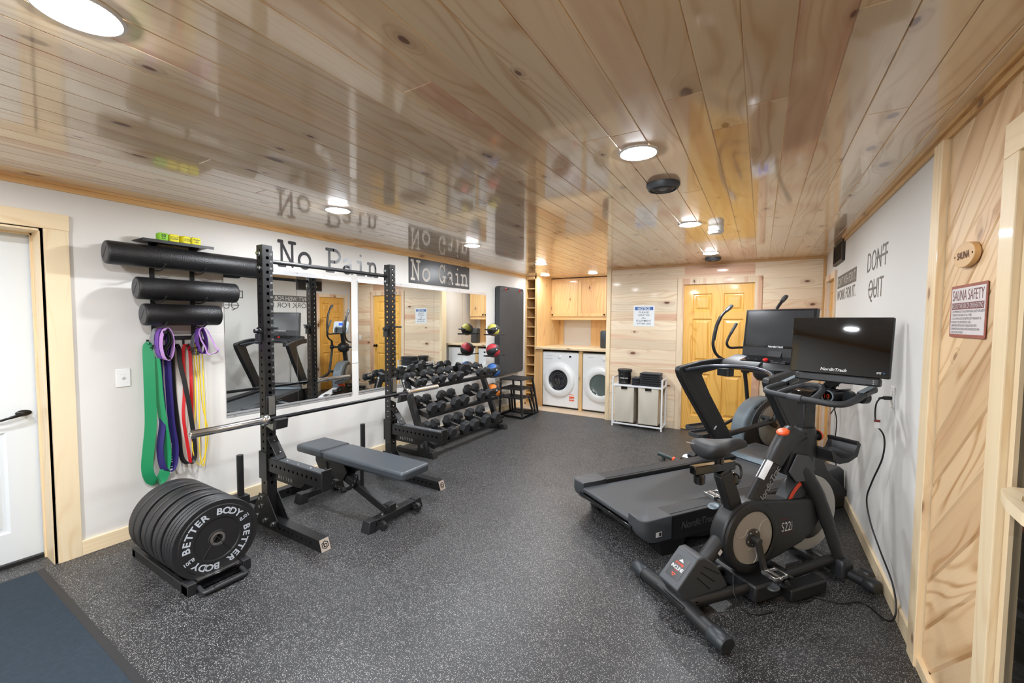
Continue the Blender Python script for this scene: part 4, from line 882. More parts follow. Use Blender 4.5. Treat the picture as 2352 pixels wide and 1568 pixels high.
G1 = mat('green_latex', srgb(38, 150, 98), .45); PU = mat('purple_latex', srgb(52, 42, 112), .4); RD = mat('red_latex', srgb(206, 32, 36), .4); YL = mat('yellow_latex', srgb(246, 218, 42), .4); BKL = mat('black_latex', srgb(30, 29, 31), .4)
def loop(yc, zt_, zb_, w0, w1, x=.045, sw=.0, sh=0):
    return [(yc, zt_, x), (yc+w0*.5, zt_-.03, x), (yc+w0*.6+sw, zt_-.28, x+.004), (yc+w1*.3+sw+sh, zt_-.55, x), (yc+w1*.5+sh, zb_+.16, x), (yc+w1*.35+sh, zb_+.03, x), (yc+sh, zb_, x), (yc-w1*.35+sh, zb_+.04, x), (yc-w1*.5+sh, zb_+.18, x), (yc-w1*.25+sh, zt_-.52, x), (yc-w0*.5, zt_-.25, x), (yc-w0*.5, zt_-.03, x)]
face = lambda t: (.35, 1, 0)
band('resistance_band', [(1.185, 1.33, .05), (1.20, 1.32, .05), (1.215, 1.20, .055), (1.225, .95, .06), (1.25, .72, .05), (1.262, .52, .045), (1.23, .38, .045), (1.175, .375, .04), (1.145, .47, .05), (1.155, .62, .055), (1.17, .80, .06), (1.17, 1.10, .065), (1.175, 1.30, .05)], .064, .0045, G1, 'wide green resistance band marked 50 - 125 LBS hanging on the left hook', grp='latex pull-up bands on the wall rack', wdir=lambda t: (.9, .42, 0) if .1 < t < .42 else (.25, 1, 0))
band('resistance_band', loop(1.255, 1.325, .42, .045, .09, .05, .0, .01), .045, .0045, PU, 'dark purple resistance band hanging just right of the green one', grp='latex pull-up bands on the wall rack', wdir=(.75, .6, 0))
band('resistance_band', [(1.33, 1.328, .05), (1.348, 1.30, .055), (1.352, 1.20, .055), (1.375, 1.05, .06), (1.40, .85, .065), (1.425, .60, .06), (1.425, .46, .05), (1.385, .44, .05), (1.35, .50, .04), (1.335, .70, .04), (1.315, 1.0, .04), (1.312, 1.29, .045)], .029, .0045, BKL, 'black resistance band on the hook crossing in front of the red one', grp='latex pull-up bands on the wall rack', wdir=(.6, .75, 0))
band('resistance_band', [(1.395, 1.328, .05), (1.415, 1.30, .05), (1.42, 1.18, .05), (1.42, .95, .05), (1.42, .70, .048), (1.425, .50, .045), (1.405, .435, .045), (1.385, .60, .045), (1.365, .80, .05), (1.378, 1.0, .05), (1.375, 1.20, .05), (1.378, 1.30, .05)], .020, .0045, RD, 'red resistance band hanging right of the black one', grp='latex pull-up bands on the wall rack', wdir=(.6, .75, 0))
band('resistance_band', [(1.46, 1.328, .05), (1.475, 1.29, .05), (1.478, 1.10, .05), (1.49, .85, .05), (1.52, .66, .05), (1.505, .50, .045), (1.47, .41, .04), (1.435, .45, .045), (1.415, .58, .05), (1.44, .80, .05), (1.445, 1.05, .05), (1.445, 1.29, .05)], .009, .0045, YL, 'thin yellow resistance band with the wider lower loop', grp='latex pull-up bands on the wall rack')
band('resistance_band', [(1.462, 1.328, .065), (1.488, 1.28, .065), (1.495, 1.05, .06), (1.50, .80, .06), (1.50, .55, .055), (1.485, .39, .05), (1.46, .50, .055), (1.462, .80, .06), (1.462, 1.05, .06), (1.452, 1.28, .065)], .009, .0045, YL, 'second thin yellow band hanging straighter in front of the other', grp='latex pull-up bands on the wall rack')
m = MB()
for k, ch in enumerate('50 - 125 LBS'):
    if ch != ' ': m.text(ch, .016, (X0+.052+.012, 1.268-.0*k, .615-k*.0185), (0, 0, -1), (.3, 1, 0), off=.01)
o = obj('band_print', m, WHT, None, smooth=0); bandg = [c for c in COL.objects if c.name == 'resistance_band'][0]; o.parent = bandg; o.matrix_parent_inverse = Matrix.Translation(-bandg.location)
LIL = mat('lilac_fabric', srgb(200, 152, 220), .8); VIO = mat('violet_fabric', srgb(118, 74, 168), .8); GRF = mat('grey_fabric', srgb(142, 144, 148), .85); BKF = mat('black_elastic', srgb(26, 26, 28), .7)
def oval(yc, zc, ry, rz_, n=14, rot=0, x=.0): return [(yc+ry*cos(2*pi*i/n)*cos(rot)-rz_*sin(2*pi*i/n)*sin(rot), zc+ry*cos(2*pi*i/n)*sin(rot)+rz_*sin(2*pi*i/n)*cos(rot), x) for i in range(n)]
def hip(name, yc, zc, ry, rz_, x0, wd, m_, lab_, rot=0, wdir=(1, 0, 0)): return band(name, oval(yc, zc, ry, rz_, 14, rot, x0), wd, .004, m_, lab_, 'fabric loop', 'fabric hip loops on the outer hooks', wdir=wdir)
hip('hip_loop', 1.222, 1.345, .026, .105, .050, .055, GRF, 'grey fabric loop, rearmost of the left bundle'); hip('hip_loop', 1.232, 1.345, .030, .108, .105, .055, VIO, 'violet fabric loop behind the lilac one, left bundle')
h1 = hip('hip_loop', 1.243, 1.342, .034, .112, .158, .05, LIL, 'lilac fabric loop at the front of the left bundle, with a small black tag')
band('hip_loop', [(1.232, 1.44, .165), (1.255, 1.42, .165), (1.262, 1.36, .165), (1.236, 1.31, .165), (1.228, 1.28, .165), (1.252, 1.24, .165), (1.243, 1.235, .16), (1.220, 1.275, .16), (1.226, 1.31, .16), (1.252, 1.36, .16), (1.246, 1.41, .16)], .04, .003, BKF, 'black elastic loop folded inside the left lilac loop', 'fabric loop')
m = MB(); m.box((X0+.184, 1.214, 1.416), (X0+.186, 1.234, 1.436)); o = obj('tag', m, BKF, None, smooth=0); o.parent = h1; o.matrix_parent_inverse = Matrix.Translation(-h1.location)
hip('hip_loop', 1.462, 1.33, .028, .085, .050, .055, GRF, 'grey fabric loop, rearmost of the right bundle', -.12)
hip('hip_loop', 1.472, 1.355, .030, .098, .105, .055, VIO, 'violet fabric loop in the right bundle', .10)
band('hip_loop', [(1.468, 1.45, .14), (1.49, 1.435, .15), (1.51, 1.38, .165), (1.535, 1.31, .17), (1.555, 1.275, .165), (1.50, 1.255, .15), (1.478, 1.31, .15), (1.455, 1.36, .15), (1.448, 1.42, .14)], .052, .004, LIL, 'lilac fabric loop flopping to the right on the outer right hook', 'fabric loop', 'fabric hip loops on the outer hooks', wdir=(.8, -.5, .1))
band('hip_loop', [(1.462, 1.32, .10), (1.41, 1.30, .10), (1.40, 1.285, .10), (1.47, 1.268, .10), (1.495, 1.275, .11), (1.49, 1.32, .11), (1.475, 1.37, .11)], .02, .003, BKF, 'thin black loop poking left from the right bundle', 'fabric loop')
# ================================================================ treadmill: local x forward, y left, z up; (s,t,z) -> (s,-t,z)
def Lc(s, t, z): return V(s, -t, z)
tm = thing('treadmill', 'black folding treadmill with a large screen standing behind the exercise bike', 'treadmill', (-.908, 2.884, 0), R(55))
TSZ = [(-.045, .245), (-.05, .20), (-.02, .155), (.05, .115), (.12, .10)]
for nm, t0, t1 in (('side_rail', .275, .415), ('side_rail', -.415, -.275)):
    m = MB(); m.sz([(.09, .095), (1.75, .095), (1.75, .262), (.09, .262)][::-1], t0, t1); sr = obj(nm, m, BLKM, tm, bev=.006)
    m = MB(); a, b = (t0+.022, t1-.030) if t0 > 0 else (t0+.030, t1-.022); m.sz([(.17, .262), (1.72, .262), (1.72, .2645), (.17, .2645)], a, b); obj('tread_strip', m, GREYP, sr, smooth=0)
    m = MB()
    k = .18
    while k < 1.7: m.sz([(k, .2645), (k+.005, .2645), (k+.005, .2652), (k, .2652)], a+.004, b-.004); k += .012
    obj('grip_ribs', m, RUB, sr, smooth=0)
    # rear end cap, rounded on the outer corner and tapering down
    m = MB(); tt0, tt1 = (t0-.012, t1+.006) if t0 > 0 else (t0-.006, t1+.012); ou = tt1 if t0 > 0 else tt0; inn_ = tt0 if t0 > 0 else tt1; s_ = 1 if t0 > 0 else -1
    plan = [(.19, inn_+s_*.012), (.13, inn_), (-.035, inn_)]+[(-.045+.06*(1-cos(R(a))), ou-s_*.06+s_*.06*sin(R(a))) for a in (0, 22, 45, 67, 90)]+[(.19, ou)]
    rg_ = []
    for z, ds in ((.115, .055), (.16, .012), (.20, 0), (.262, 0), (.268, .008)): rg_.append([Lc(max(p[0]+ds*(1-min(1, max(0, (p[0]+.045)/.235))), -.045), p[1]-(s_*.004 if z > .265 else 0), z) for p in plan])
    m.loft(rg_); obj('end_cap', m, GREYP, tm, bev=.003)
m = MB(); m.sz([(-.03, .235), (-.038, .225), (-.038, .205), (-.02, .19), (1.72, .19), (1.74, .20), (1.74, .235)][::-1], -.262, .262); blt = obj('running_belt', m, mat('belt_rubber', srgb(66, 69, 72), .5, bump=.3, bscale=900), tm, bev=.006, seg=3)
m = MB()
for k in range(3): m.add([Lc(1.25+k*.05, .20-.0*k, .2356), Lc(1.262+k*.05, .20, .2356), Lc(1.30+k*.05, .255, .2356), Lc(1.288+k*.05, .255, .2356)], [(0, 1, 2, 3)])
obj('belt_marks', m, GREYL, blt, smooth=0)
m = MB(); m.sz([(-.045, .19), (-.04, .165), (.0, .13), (.08, .105), (1.7, .10), (1.7, .16), (.05, .16), (0, .19)][::-1], -.30, .30); obj('rear_cover', m, GLOSSB, tm, bev=.004)
m = MB(); m.sz([(.05, .10), (1.9, .10), (1.9, .06), (.5, .06), (.35, .085)][::-1], .30, .40); m.sz([(.05, .10), (1.9, .10), (1.9, .06), (.5, .06), (.35, .085)][::-1], -.40, -.30); m.sz([(.14, 0), (.30, 0), (.34, .10), (.10, .10)], .30, .40); m.sz([(.14, 0), (.30, 0), (.34, .10), (.10, .10)], -.40, -.30); m.box((1.75, -.38, .02), (2.15, .38, .11)); obj('under_frame', m, BLKM, tm, smooth=0)
m = MB(); m.text('NordicTrack', .046, Lc(.27, .4225, .165), (1, 0, 0), (0, 0, 1), off=.018, shear=.25, align='LEFT', sx=.95); obj('lettering', m, DGRYT, tm, smooth=0)
m = MB(); m.sz([(.055, .150), (.105, .150), (.105, .182), (.055, .182)], .4208, .4215); obj('warning_label', m, WHT, tm, smooth=0)
m = MB(); m.sz([(.082, .155), (.100, .155), (.100, .178), (.082, .178)], .4216, .4220); obj('label_figure', m, BLKM, tm, smooth=0)
# motor hood
m = MB(); m.sz([(1.68, .235), (1.72, .275), (1.80, .292), (2.10, .315), (2.16, .28), (2.18, .10), (1.70, .10)][::-1], -.385, .385); hd = obj('motor_hood', m, GREYP, tm, bev=.01, seg=3)
m = MB(); m.quad(*[Lc(*p) for p in ((1.69, -.36, .252), (1.69, .36, .252), (1.725, .36, .283), (1.725, -.36, .283))]); m.v = [v+V(-.006, 0, .006) for v in m.v]; obj('hood_lip', m, GREYL, hd, smooth=0)
m = MB(); m.text('///', .016, Lc(1.95, .06, .309), (0, -1, 0), (1, 0, .07), off=.01); obj('lettering', m, GRYT, hd, smooth=0)
# uprights, arms and lower gussets
for s_ in (-1, 1):
    a, b = sorted((s_*.385, s_*.445))
    m = MB(); m.sz([(1.065, 1.118), (1.055, 1.085), (1.075, 1.03), (1.19, .865), (1.55, .39), (1.66, .22), (1.74, .0), (2.16, .0), (2.10, .14), (1.86, .30), (1.80, .375), (1.46, .845), (1.345, 1.035), (1.36, 1.05), (1.60, 1.085), (1.78, 1.085), (1.78, 1.165), (1.60, 1.18), (1.35, 1.165)], a, b)
    up = obj('upright', m, BLKM, tm, bev=.012, seg=3)
    m = MB(); m.sz([(1.12, 1.01), (1.13, 1.0), (1.60, .37), (1.66, .37), (1.20, 1.0)][::-1], b, b+.002) if s_ > 0 else m.sz([(1.12, 1.01), (1.13, 1.0), (1.60, .37), (1.66, .37), (1.20, 1.0)][::-1], b-.001, b+.001); obj('inlay', m, BLKP, up, smooth=0)
m = MB(); m.bar(Lc(1.515, -.381, .505), Lc(1.545, -.381, .535), .004, .012, (0, 0, 1)); obj('status_mark', m, WHT, tm, smooth=0)
# console: dark arched shelf between the arms
m = MB(); sec = [(1.56, 1.10), (1.62, 1.165), (1.80, 1.215), (1.84, 1.20), (1.82, 1.12), (1.68, 1.075)]; rings = []
for t in [k/10*.39 for k in range(-10, 11)]: bow = .05*(1-(t/.39)**2); rings.append([Lc(a+bow*.2-.02, t, z+bow*.25) for a, z in sec])
m.loft(rings); con = obj('console', m, BLKP, tm, bev=.004)
m = MB(); rings = []
for t in [k/8*.22 for k in range(-8, 9)]: bow = .05*(1-(t/.39)**2); rings.append([Lc(1.625+bow*.2-.02, t, 1.172+bow*.25), Lc(1.765+bow*.2-.02, t, 1.211+bow*.25)])
for r_, q_ in zip(rings, rings[1:]): m.quad(r_[0], q_[0], q_[1], r_[1])
obj('control_panel', m, GLOSSB, con, smooth=0)
m = MB(); m.lathe([(.022, 0), (.022, .012), (.016, .02), (.001, .022)], Lc(1.66, .0, 1.19), (-.3, 0, 1), 20); sk = obj('safety_key', m, REDK, con)
m = MB()
for t, tx in ((-.17, 'STOP'), (-.09, 'FAN'), (.05, 'START'), (.16, 'SPEED')): m.text(tx, .007, Lc(1.66, t, 1.197), (0, -1, 0), (1, 0, .3))
obj('button_print', m, GRYT, con, smooth=0)
m = MB(); m.tube([Lc(1.12, -.385, 1.085), Lc(1.20, -.36, 1.10), Lc(1.33, -.28, 1.125), Lc(1.42, -.15, 1.135), Lc(1.45, 0, 1.137), Lc(1.42, .15, 1.130), Lc(1.34, .27, 1.118), Lc(1.24, .35, 1.10), Lc(1.14, .385, 1.085)], .017, 14, 5); obj('grip_bar', m, mat('satin_black', srgb(50, 54, 62), .28, .3), tm)
m = MB()
for s_ in (-1, 1): m.bar(Lc(1.44, s_*.20, 1.128), Lc(1.60, s_*.22, 1.115), .05, .02)
m.rbox((1.42, .17, 1.04), (1.50, .30, 1.105), .02, 2); obj('tray', m, BLKP, tm)
m = MB(); m.tube([Lc(1.62, 0, 1.18), Lc(1.57, .0, 1.15), Lc(1.53, .01, 1.12)], .008, 8, 3); obj('key_clip', m, BLKP, sk)
# screen
sc_ = bpy.data.objects.new('screen', None)
def slab(cx, cy, wd, z0, z1, th, tilt, rz): return Matrix.Translation((cx, cy, (z0+z1)/2)) @ Matrix.Rotation(rz, 4, 'Z') @ Matrix.Rotation(tilt, 4, 'Y')
Mx = slab(1.80, 0, .62, 1.20, 1.645, .03, R(6), 0)
m = MB(); m.rbox((-.002, -.315, -.222), (.030, .315, .222), .012, 0); m.xf(Mx); scr = obj('screen_housing', m, BLKP, tm, bev=.003)
m = MB(); m.box((-.0035, -.309, -.125), (-.002, .309, .218)); m.xf(Mx); obj('screen_bezel', m, GLOSSB, scr, smooth=0)
m = MB(); m.box((-.0045, -.290, -.105), (-.0035, .290, .205)); m.xf(Mx); obj('display', m, mat('matte_display', srgb(34, 37, 41), .16, spec=.8), scr, smooth=0)
m = MB(); m.text('NordicTrack', .018, (-.0042, 0, -.121), (0, -1, 0), (0, 0, 1), off=.02, shear=.2); m.xf(Mx); obj('lettering', m, WHT, scr, smooth=0)
m = MB(); m.box((-.001, -.10, -.235), (.02, .10, -.215)); m.bar((.03, 0, -.1), (-.02, 0, -.26), .12, .03, (1, 0, 0)); m.xf(Mx); obj('screen_mount', m, BLKM, tm, smooth=0)

# ================================================================ exercise bike
bk = thing('exercise_bike', 'black studio exercise bike marked S22i with a swivelled screen, nearest the camera', 'exercise bike', (-.3425, 2.2945, 0), R(51))
def oval_tube(mb, pts, rx, ry, n=16, sm=4): return mb.tube(pts, rx, n, sm, ry=ry)
m = MB(); rings = []
for t, dz in [(-.31, 0), (-.22, 0), (-.08, .012), (0, .014), (.08, .012), (.22, 0), (.31, 0)]:
    rings.append([Lc(.042*cos(a)*(1.0), t, .045+dz+.034*sin(a)) for a in [2*pi*i/16 for i in range(16)]])
m.loft(rings); rs_ = obj('rear_stabilizer', m, BLKM, bk, smooth=50)
for s_ in (-1, 1):
    m = MB(); m.loft([[Lc(r*cos(a), s_*t, .043+r*.82*sin(a)) for a in [2*pi*i/20 for i in range(20)]] for r, t in ((.045, .245), (.047, .25), (.047, .325), (.040, .335))]); obj('end_cap', m, mat('dark_teal_plastic', srgb(40, 45, 49), .4), rs_)
m = MB(); m.box((-.045, -.10, .070), (.06, .10, .078)); m.box((.04, -.10, .03), (.06, .10, .078)); obj('mount_plate', m, BLKM, bk, bev=.003)
# incline motor box, leaning back
m = MB(); pf = [(-.062, .150), (.075, .292), (.115, .292), (.20, .235), (.285, .105), (.05, .030), (.02, .04)]; m.sz(pf[::-1], -.072, .072); ib = obj('incline_housing', m, GREYP, bk, bev=.008, seg=3)
nrm = V(-.142, 0, .137).normalized(); tx = V(0, -1, 0); ty = V(.137, 0, .142).normalized(); cc = V(.0065, 0, .221)+nrm*.0012
m = MB(); m.add([cc+tx*a+ty*b for a, b in rrect(-.047, -.062, .047, .062, .006, 3)], [list(range(16))]); lb = obj('label_panel', m, mat('label_black', srgb(24, 24, 25), .3), ib, smooth=0)
m = MB(); c2 = cc+nrm*.0006; m.quad(c2+tx*-.016+ty*.034, c2+tx*.016+ty*.034, c2+ty*.050); m.text('INCLINE', .019, c2+ty*-.012, tx, ty, off=.02, sx=.78); obj('lettering_white', m, WHT, ib, smooth=0)
m = MB(); m.text('POWER', .012, c2+ty*.014, tx, ty, off=.02, sx=.95); m.text('TRAINER', .005, c2+ty*-.021, tx, ty); m.quad(c2+tx*-.016+ty*-.034, c2+tx*-.0+ty*-.052, c2+tx*0+ty*-.047, c2+tx*-.009+ty*-.038); m.quad(c2+tx*.016+ty*-.034, c2+tx*-.016+ty*-.034, c2+tx*-.009+ty*-.038, c2+tx*.009+ty*-.038); m.quad(c2+tx*.016+ty*-.034, c2+tx*.009+ty*-.038, c2+ty*-.047, c2+ty*-.052); obj('lettering_orange', m, ORT, ib, smooth=0)
m = MB()
for k in range(3): m.bar(Lc(.11-k*.022, .0735, .245-k*.025), Lc(.215-k*.03, .0735, .185-k*.035), .004, .004)
obj('vent_slots', m, GLOSSB, ib, smooth=0)
m = MB(); oval_tube(m, [Lc(.16, 0, .20), Lc(.34, 0, .37)], .036, .045, 16, 0); st = obj('rear_strut', m, BLKM, bk)
m = MB(); m.add([Lc(.245, .047, .262), Lc(.265, .047, .282), Lc(.250, .047, .300), Lc(.230, .047, .280)], [(0, 1, 2, 3)]); m.v = [v+V(0, -.001, 0) for v in m.v]; obj('warning_sticker', m, WHT, st, smooth=0)
# base frame
m = MB()
for s_ in (-1, 1): oval_tube(m, [Lc(.0, s_*.065, .062), Lc(.40, s_*.085, .075), Lc(.75, s_*.10, .10), Lc(1.02, s_*.10, .115), Lc(1.10, s_*.09, .10)], .030, .024, 14, 4)
for s in (.68, 1.0): oval_tube(m, [Lc(s, -.10, .105), Lc(s, .10, .105)], .026, .022, 14, 0)
obj('base_frame', m, BLKM, bk, smooth=50)
m = MB(); m.box((.40, -.145, .02), (.60, .145, .112)); pb = obj('pivot_block', m, BLKP, bk, bev=.012)
m = MB(); m.sz([(.44, .10), (.60, .10), (.56, .25), (.42, .22)], -.035, .035); obj('pivot_post', m, BLKM, bk, bev=.008)
m = MB(); m.box((.60, -.20, .015), (.88, -.12, .085)); obj('adapter_box', m, BLKM, bk, bev=.01)
m = MB(); m.sz([(.74, .085), (.86, .085), (.86, .125), (.74, .125)], .055, .056); obj('spec_label', m, DGRYT, bk, smooth=0)
# flywheel
FW = (.985, .372); m = MB()
m.lathe([(.150, -.018), (.225, -.018), (.228, -.014), (.228, .014), (.225, .018), (.150, .018)], Lc(FW[0], 0, FW[1]), (0, -1, 0), 72); fw = obj('flywheel', m, SILV, bk, smooth=40)
m = MB(); m.lathe([(.001, -.032), (.12, -.032), (.152, -.024), (.154, -.018), (.154, .018), (.152, .024), (.12, .032), (.001, .032)], Lc(FW[0], 0, FW[1]), (0, -1, 0), 48); fh = obj('flywheel_cover', m, BLKP, bk)
m = MB(); m.text('SMR', .016, Lc(.925, .0335, .475), (.9, 0, .4), (-.4, 0, .9), off=.01, sp=1.2); obj('lettering', m, DGRYT, fh, smooth=0)
m = MB(); n_ = 14
for t_ in (.034, -.034): k0 = len(m.v); m.v += [Lc(FW[0]+r*cos(R(a)), t_, FW[1]+r*sin(R(a))) for a in [112+52*i/n_ for i in range(n_+1)] for r in (.150, .262)]; m.f += [[k0+2*i, k0+2*i+1, k0+2*i+3, k0+2*i+2] for i in range(n_)]
h_ = 2*(n_+1); m.f += [[2*i+1, 2*i+3, 2*i+3+h_, 2*i+1+h_] for i in range(n_)]+[[0, 1, 1+h_, h_], [2*n_, 2*n_+1, 2*n_+1+h_, 2*n_+h_]]; mg = obj('magnet_guard', m, BLKP, bk)
m = MB(); k0 = 0; m.v = [Lc(FW[0]+r*cos(R(a)), .0352, FW[1]+r*sin(R(a))) for a in [116+44*i/n_ for i in range(n_+1)] for r in (.222, .250)]; m.f = [[2*i, 2*i+1, 2*i+3, 2*i+2] for i in range(n_)]; obj('orange_stripe', m, ORT, mg, smooth=0)
m = MB(); m.text('SMR', .020, Lc(FW[0]+.236*cos(R(155)), .0362, FW[1]+.236*sin(R(155))), (sin(R(155)), 0, -cos(R(155))), (-cos(R(155))*-1*-1, 0, sin(R(155))), off=.01); obj('lettering', m, GLOSSB, mg, smooth=0)
# drive cover
cv = []; c0 = (.466, .330)
for a in range(100, 281, 12): cv.append((c0[0]+.203*cos(R(a)), c0[1]+.203*sin(R(a))))
cv += [(.56, .145), (.70, .175), (.88, .222), (.98, .272), (1.04, .345), (1.06, .42), (1.03, .468), (.95, .485), (.80, .492), (.66, .508), (.54, .525)]
m = MB(); m.sz(cv[::-1], -.050, .050); dc = obj('drive_cover', m, BLKP, bk, bev=.016, seg=4, smooth=50)
m = MB(); m.lathe([(.150, .048), (.190, .048), (.198, .054), (.190, .064), (.165, .070), (.150, .066)], Lc(c0[0], 0, c0[1]), (0, -1, 0), 64, cap=False); obj('cover_ring', m, BLKM, dc)
m = MB(); m.lathe([(.001, .060), (.148, .060), (.150, .056), (.150, .048)], Lc(c0[0], 0, c0[1]), (0, -1, 0), 64, cap=False); dd = obj('crank_disc', m, DISC, dc)
m = MB()
for a in (25, 145, 265):     # moulded arcs on the disc
    q = [Lc(c0[0]+.105*cos(R(a))+.045*cos(R(a+90+b)), .0607, c0[1]+.105*sin(R(a))+.045*sin(R(a+90+b))) for b in range(-60, 130, 15)]
    m.tube(q, .0022, 6)
obj('moulded_arcs', m, mat('disc_highlight', srgb(182, 178, 170), .4), dd)
m = MB(); m.lathe([(.001, .066), (.050, .066), (.053, .060)], Lc(c0[0], 0, c0[1]), (0, -1, 0), 40, cap=False); obj('crank_hub', m, mat('bronze_grey', srgb(74, 71, 66), .4, .3), dd)
for a in (60, 130, 200, 270, 340):
    m = MB(); m.lathe([(.007, .066), (.007, .069), (.003, .070)], Lc(c0[0]+.040*cos(R(a)), 0, c0[1]+.040*sin(R(a))), (0, -1, 0), 12); obj('hub_screw', m, BRIGHT, dd)
m = MB(); m.textw('S22i', .085, .055, Lc(.745, .0513, .318), (1, 0, 0), (0, 0, 1), off=-.004); obj('model_lettering', m, WHT, dc, smooth=0)
m = MB(); m.text('COMMERCIAL', .009, Lc(.725, .0513, .387), (1, 0, 0), (0, 0, 1), sx=1.1); m.text('STUDIO CYCLE', .009, Lc(.76, .0513, .303), (1, 0, 0), (0, 0, 1)); obj('small_lettering', m, REDT, dc, smooth=0)
# cranks and pedals
def crank(s_, ang):
    L_ = .172; e = (c0[0]+L_*cos(R(ang)), c0[1]+L_*sin(R(ang))); t0 = s_*.092
    m = MB(); m.cyl(Lc(c0[0], s_*.06, c0[1]), Lc(c0[0], s_*.108, c0[1]), .019, n=20); m.bar(Lc(c0[0], t0, c0[1]), Lc(e[0], t0, e[1]), .022, .032, (cos(R(ang+90)), 0, sin(R(ang+90)))); m.cyl(Lc(e[0], t0-.013, e[1]), Lc(e[0], t0+.013, e[1]), .017, n=18); ck = obj('crank_arm', m, mat('grey_crank', srgb(56, 55, 54), .4, .2), bk, bev=.003)
    tc_ = s_*.155; m = MB(); m.box((e[0]-.045, -tc_-.040, e[1]-.008), (e[0]+.045, -tc_-.030, e[1]+.010)); m.box((e[0]-.045, -tc_+.030, e[1]-.008), (e[0]+.045, -tc_+.040, e[1]+.010)); m.box((e[0]-.050, -tc_-.04, e[1]-.008), (e[0]-.040, -tc_+.04, e[1]+.014)); m.box((e[0]+.040, -tc_-.04, e[1]-.008), (e[0]+.050, -tc_+.04, e[1]+.014)); m.cyl(Lc(e[0], s_*.10, e[1]), Lc(e[0], s_*.20, e[1]), .011, n=12); pd = obj('pedal', m, CHROME, ck, bev=.003)
    m = MB(); m.tube([Lc(e[0]+.02, tc_-.05, e[1]-.01), Lc(e[0]+.05, tc_-.052, e[1]-.05), Lc(e[0]+.06, tc_, e[1]-.075), Lc(e[0]+.05, tc_+.052, e[1]-.05), Lc(e[0]+.02, tc_+.05, e[1]-.01)], .010, 8, 4, ry=.003); m.tube([Lc(e[0]+.05, tc_-.03, e[1]), Lc(e[0]+.11, tc_-.02, e[1]-.03), Lc(e[0]+.12, tc_, e[1]-.045), Lc(e[0]+.11, tc_+.02, e[1]-.03), Lc(e[0]+.05, tc_+.03, e[1])], .008, 8, 4); obj('toe_cage', m, BLKP, ck)
    m = MB(); m.lathe([(.001, 0), (.030, .002), (.034, .006), (.001, .010)], Lc(e[0]-.01, tc_, e[1]-.06), (.3, 0, -1), 24); obj('weight_disc', m, GREYL if s_ < 0 else GREYP, ck)
crank(1, -72); crank(-1, 108)
# seat post, slider, saddle
m = MB(); m.bar(Lc(.405, 0, .44), Lc(.295, 0, .700), .060, .088, (1, 0, .4)); spo = obj('seat_post', m, BLKM, bk, bev=.010)
m = MB(); m.bar(Lc(.30, 0, .68), Lc(.285, 0, .715), .048, .072, (1, 0, .4)); m.bar(Lc(.085, 0, .735), Lc(.37, 0, .735), .042, .046); m.cyl(Lc(.27, 0, .75), Lc(.27, 0, .80), .024); obj('seat_slider', m, GLOSSB, bk, bev=.005)
m = MB(); m.lathe([(.022, 0), (.030, -.012), (.028, -.05), (.022, -.056), (.001, -.058)], Lc(.135, 0, .712), (0, 0, 1), 20); obj('slider_knob', m, GLOSSB, bk)
m = MB(); m.lathe([(.016, 0), (.030, .02), (.036, .055), (.030, .075), (.001, .08)], Lc(.325, 0, .635), (1, 0, .35), 22); obj('post_knob', m, GLOSSB, bk)
m = MB(); m.tube([Lc(.37, .01, .745), Lc(.40, .02, .73), Lc(.40, .03, .69), Lc(.385, .035, .665)], .007, 8, 4); obj('lever', m, BLKP, bk)
m = MB(); rings = []
for s, wd, zt_, zb_ in ((.125, .045, .862, .825), (.135, .080, .882, .800), (.165, .098, .892, .785), (.205, .100, .890, .782), (.25, .085, .884, .785), (.295, .055, .882, .795), (.34, .034, .884, .805), (.40, .027, .880, .815), (.445, .024, .870, .822), (.462, .014, .856, .832)):
    rg_ = []
    for i in range(20):
        a = 2*pi*i/20; y = wd*cos(a); z = (zt_-.028)+(.028*sin(a) if sin(a) > 0 else (zt_-.028-zb_)*sin(a)); z -= .010*(1-abs(cos(a)))**2 if sin(a) > 0 and wd > .05 else 0
        rg_.append(Lc(s, y, z))
    rings.append(rg_)
m.loft(rings); sd = obj('saddle', m, mat('saddle_vinyl', srgb(42, 43, 45), .55), bk, smooth=80); sub = sd.modifiers.new('sub', 'SUBSURF'); sub.levels = 1; sub.render_levels = 1
m = MB(); m.add([Lc(.125, -.035, .862), Lc(.085, -.05, .870), Lc(.083, -.045, .879), Lc(.125, -.03, .870)], [(0, 1, 2, 3)]); obj('saddle_tag', m, WHT, sd, smooth=0)
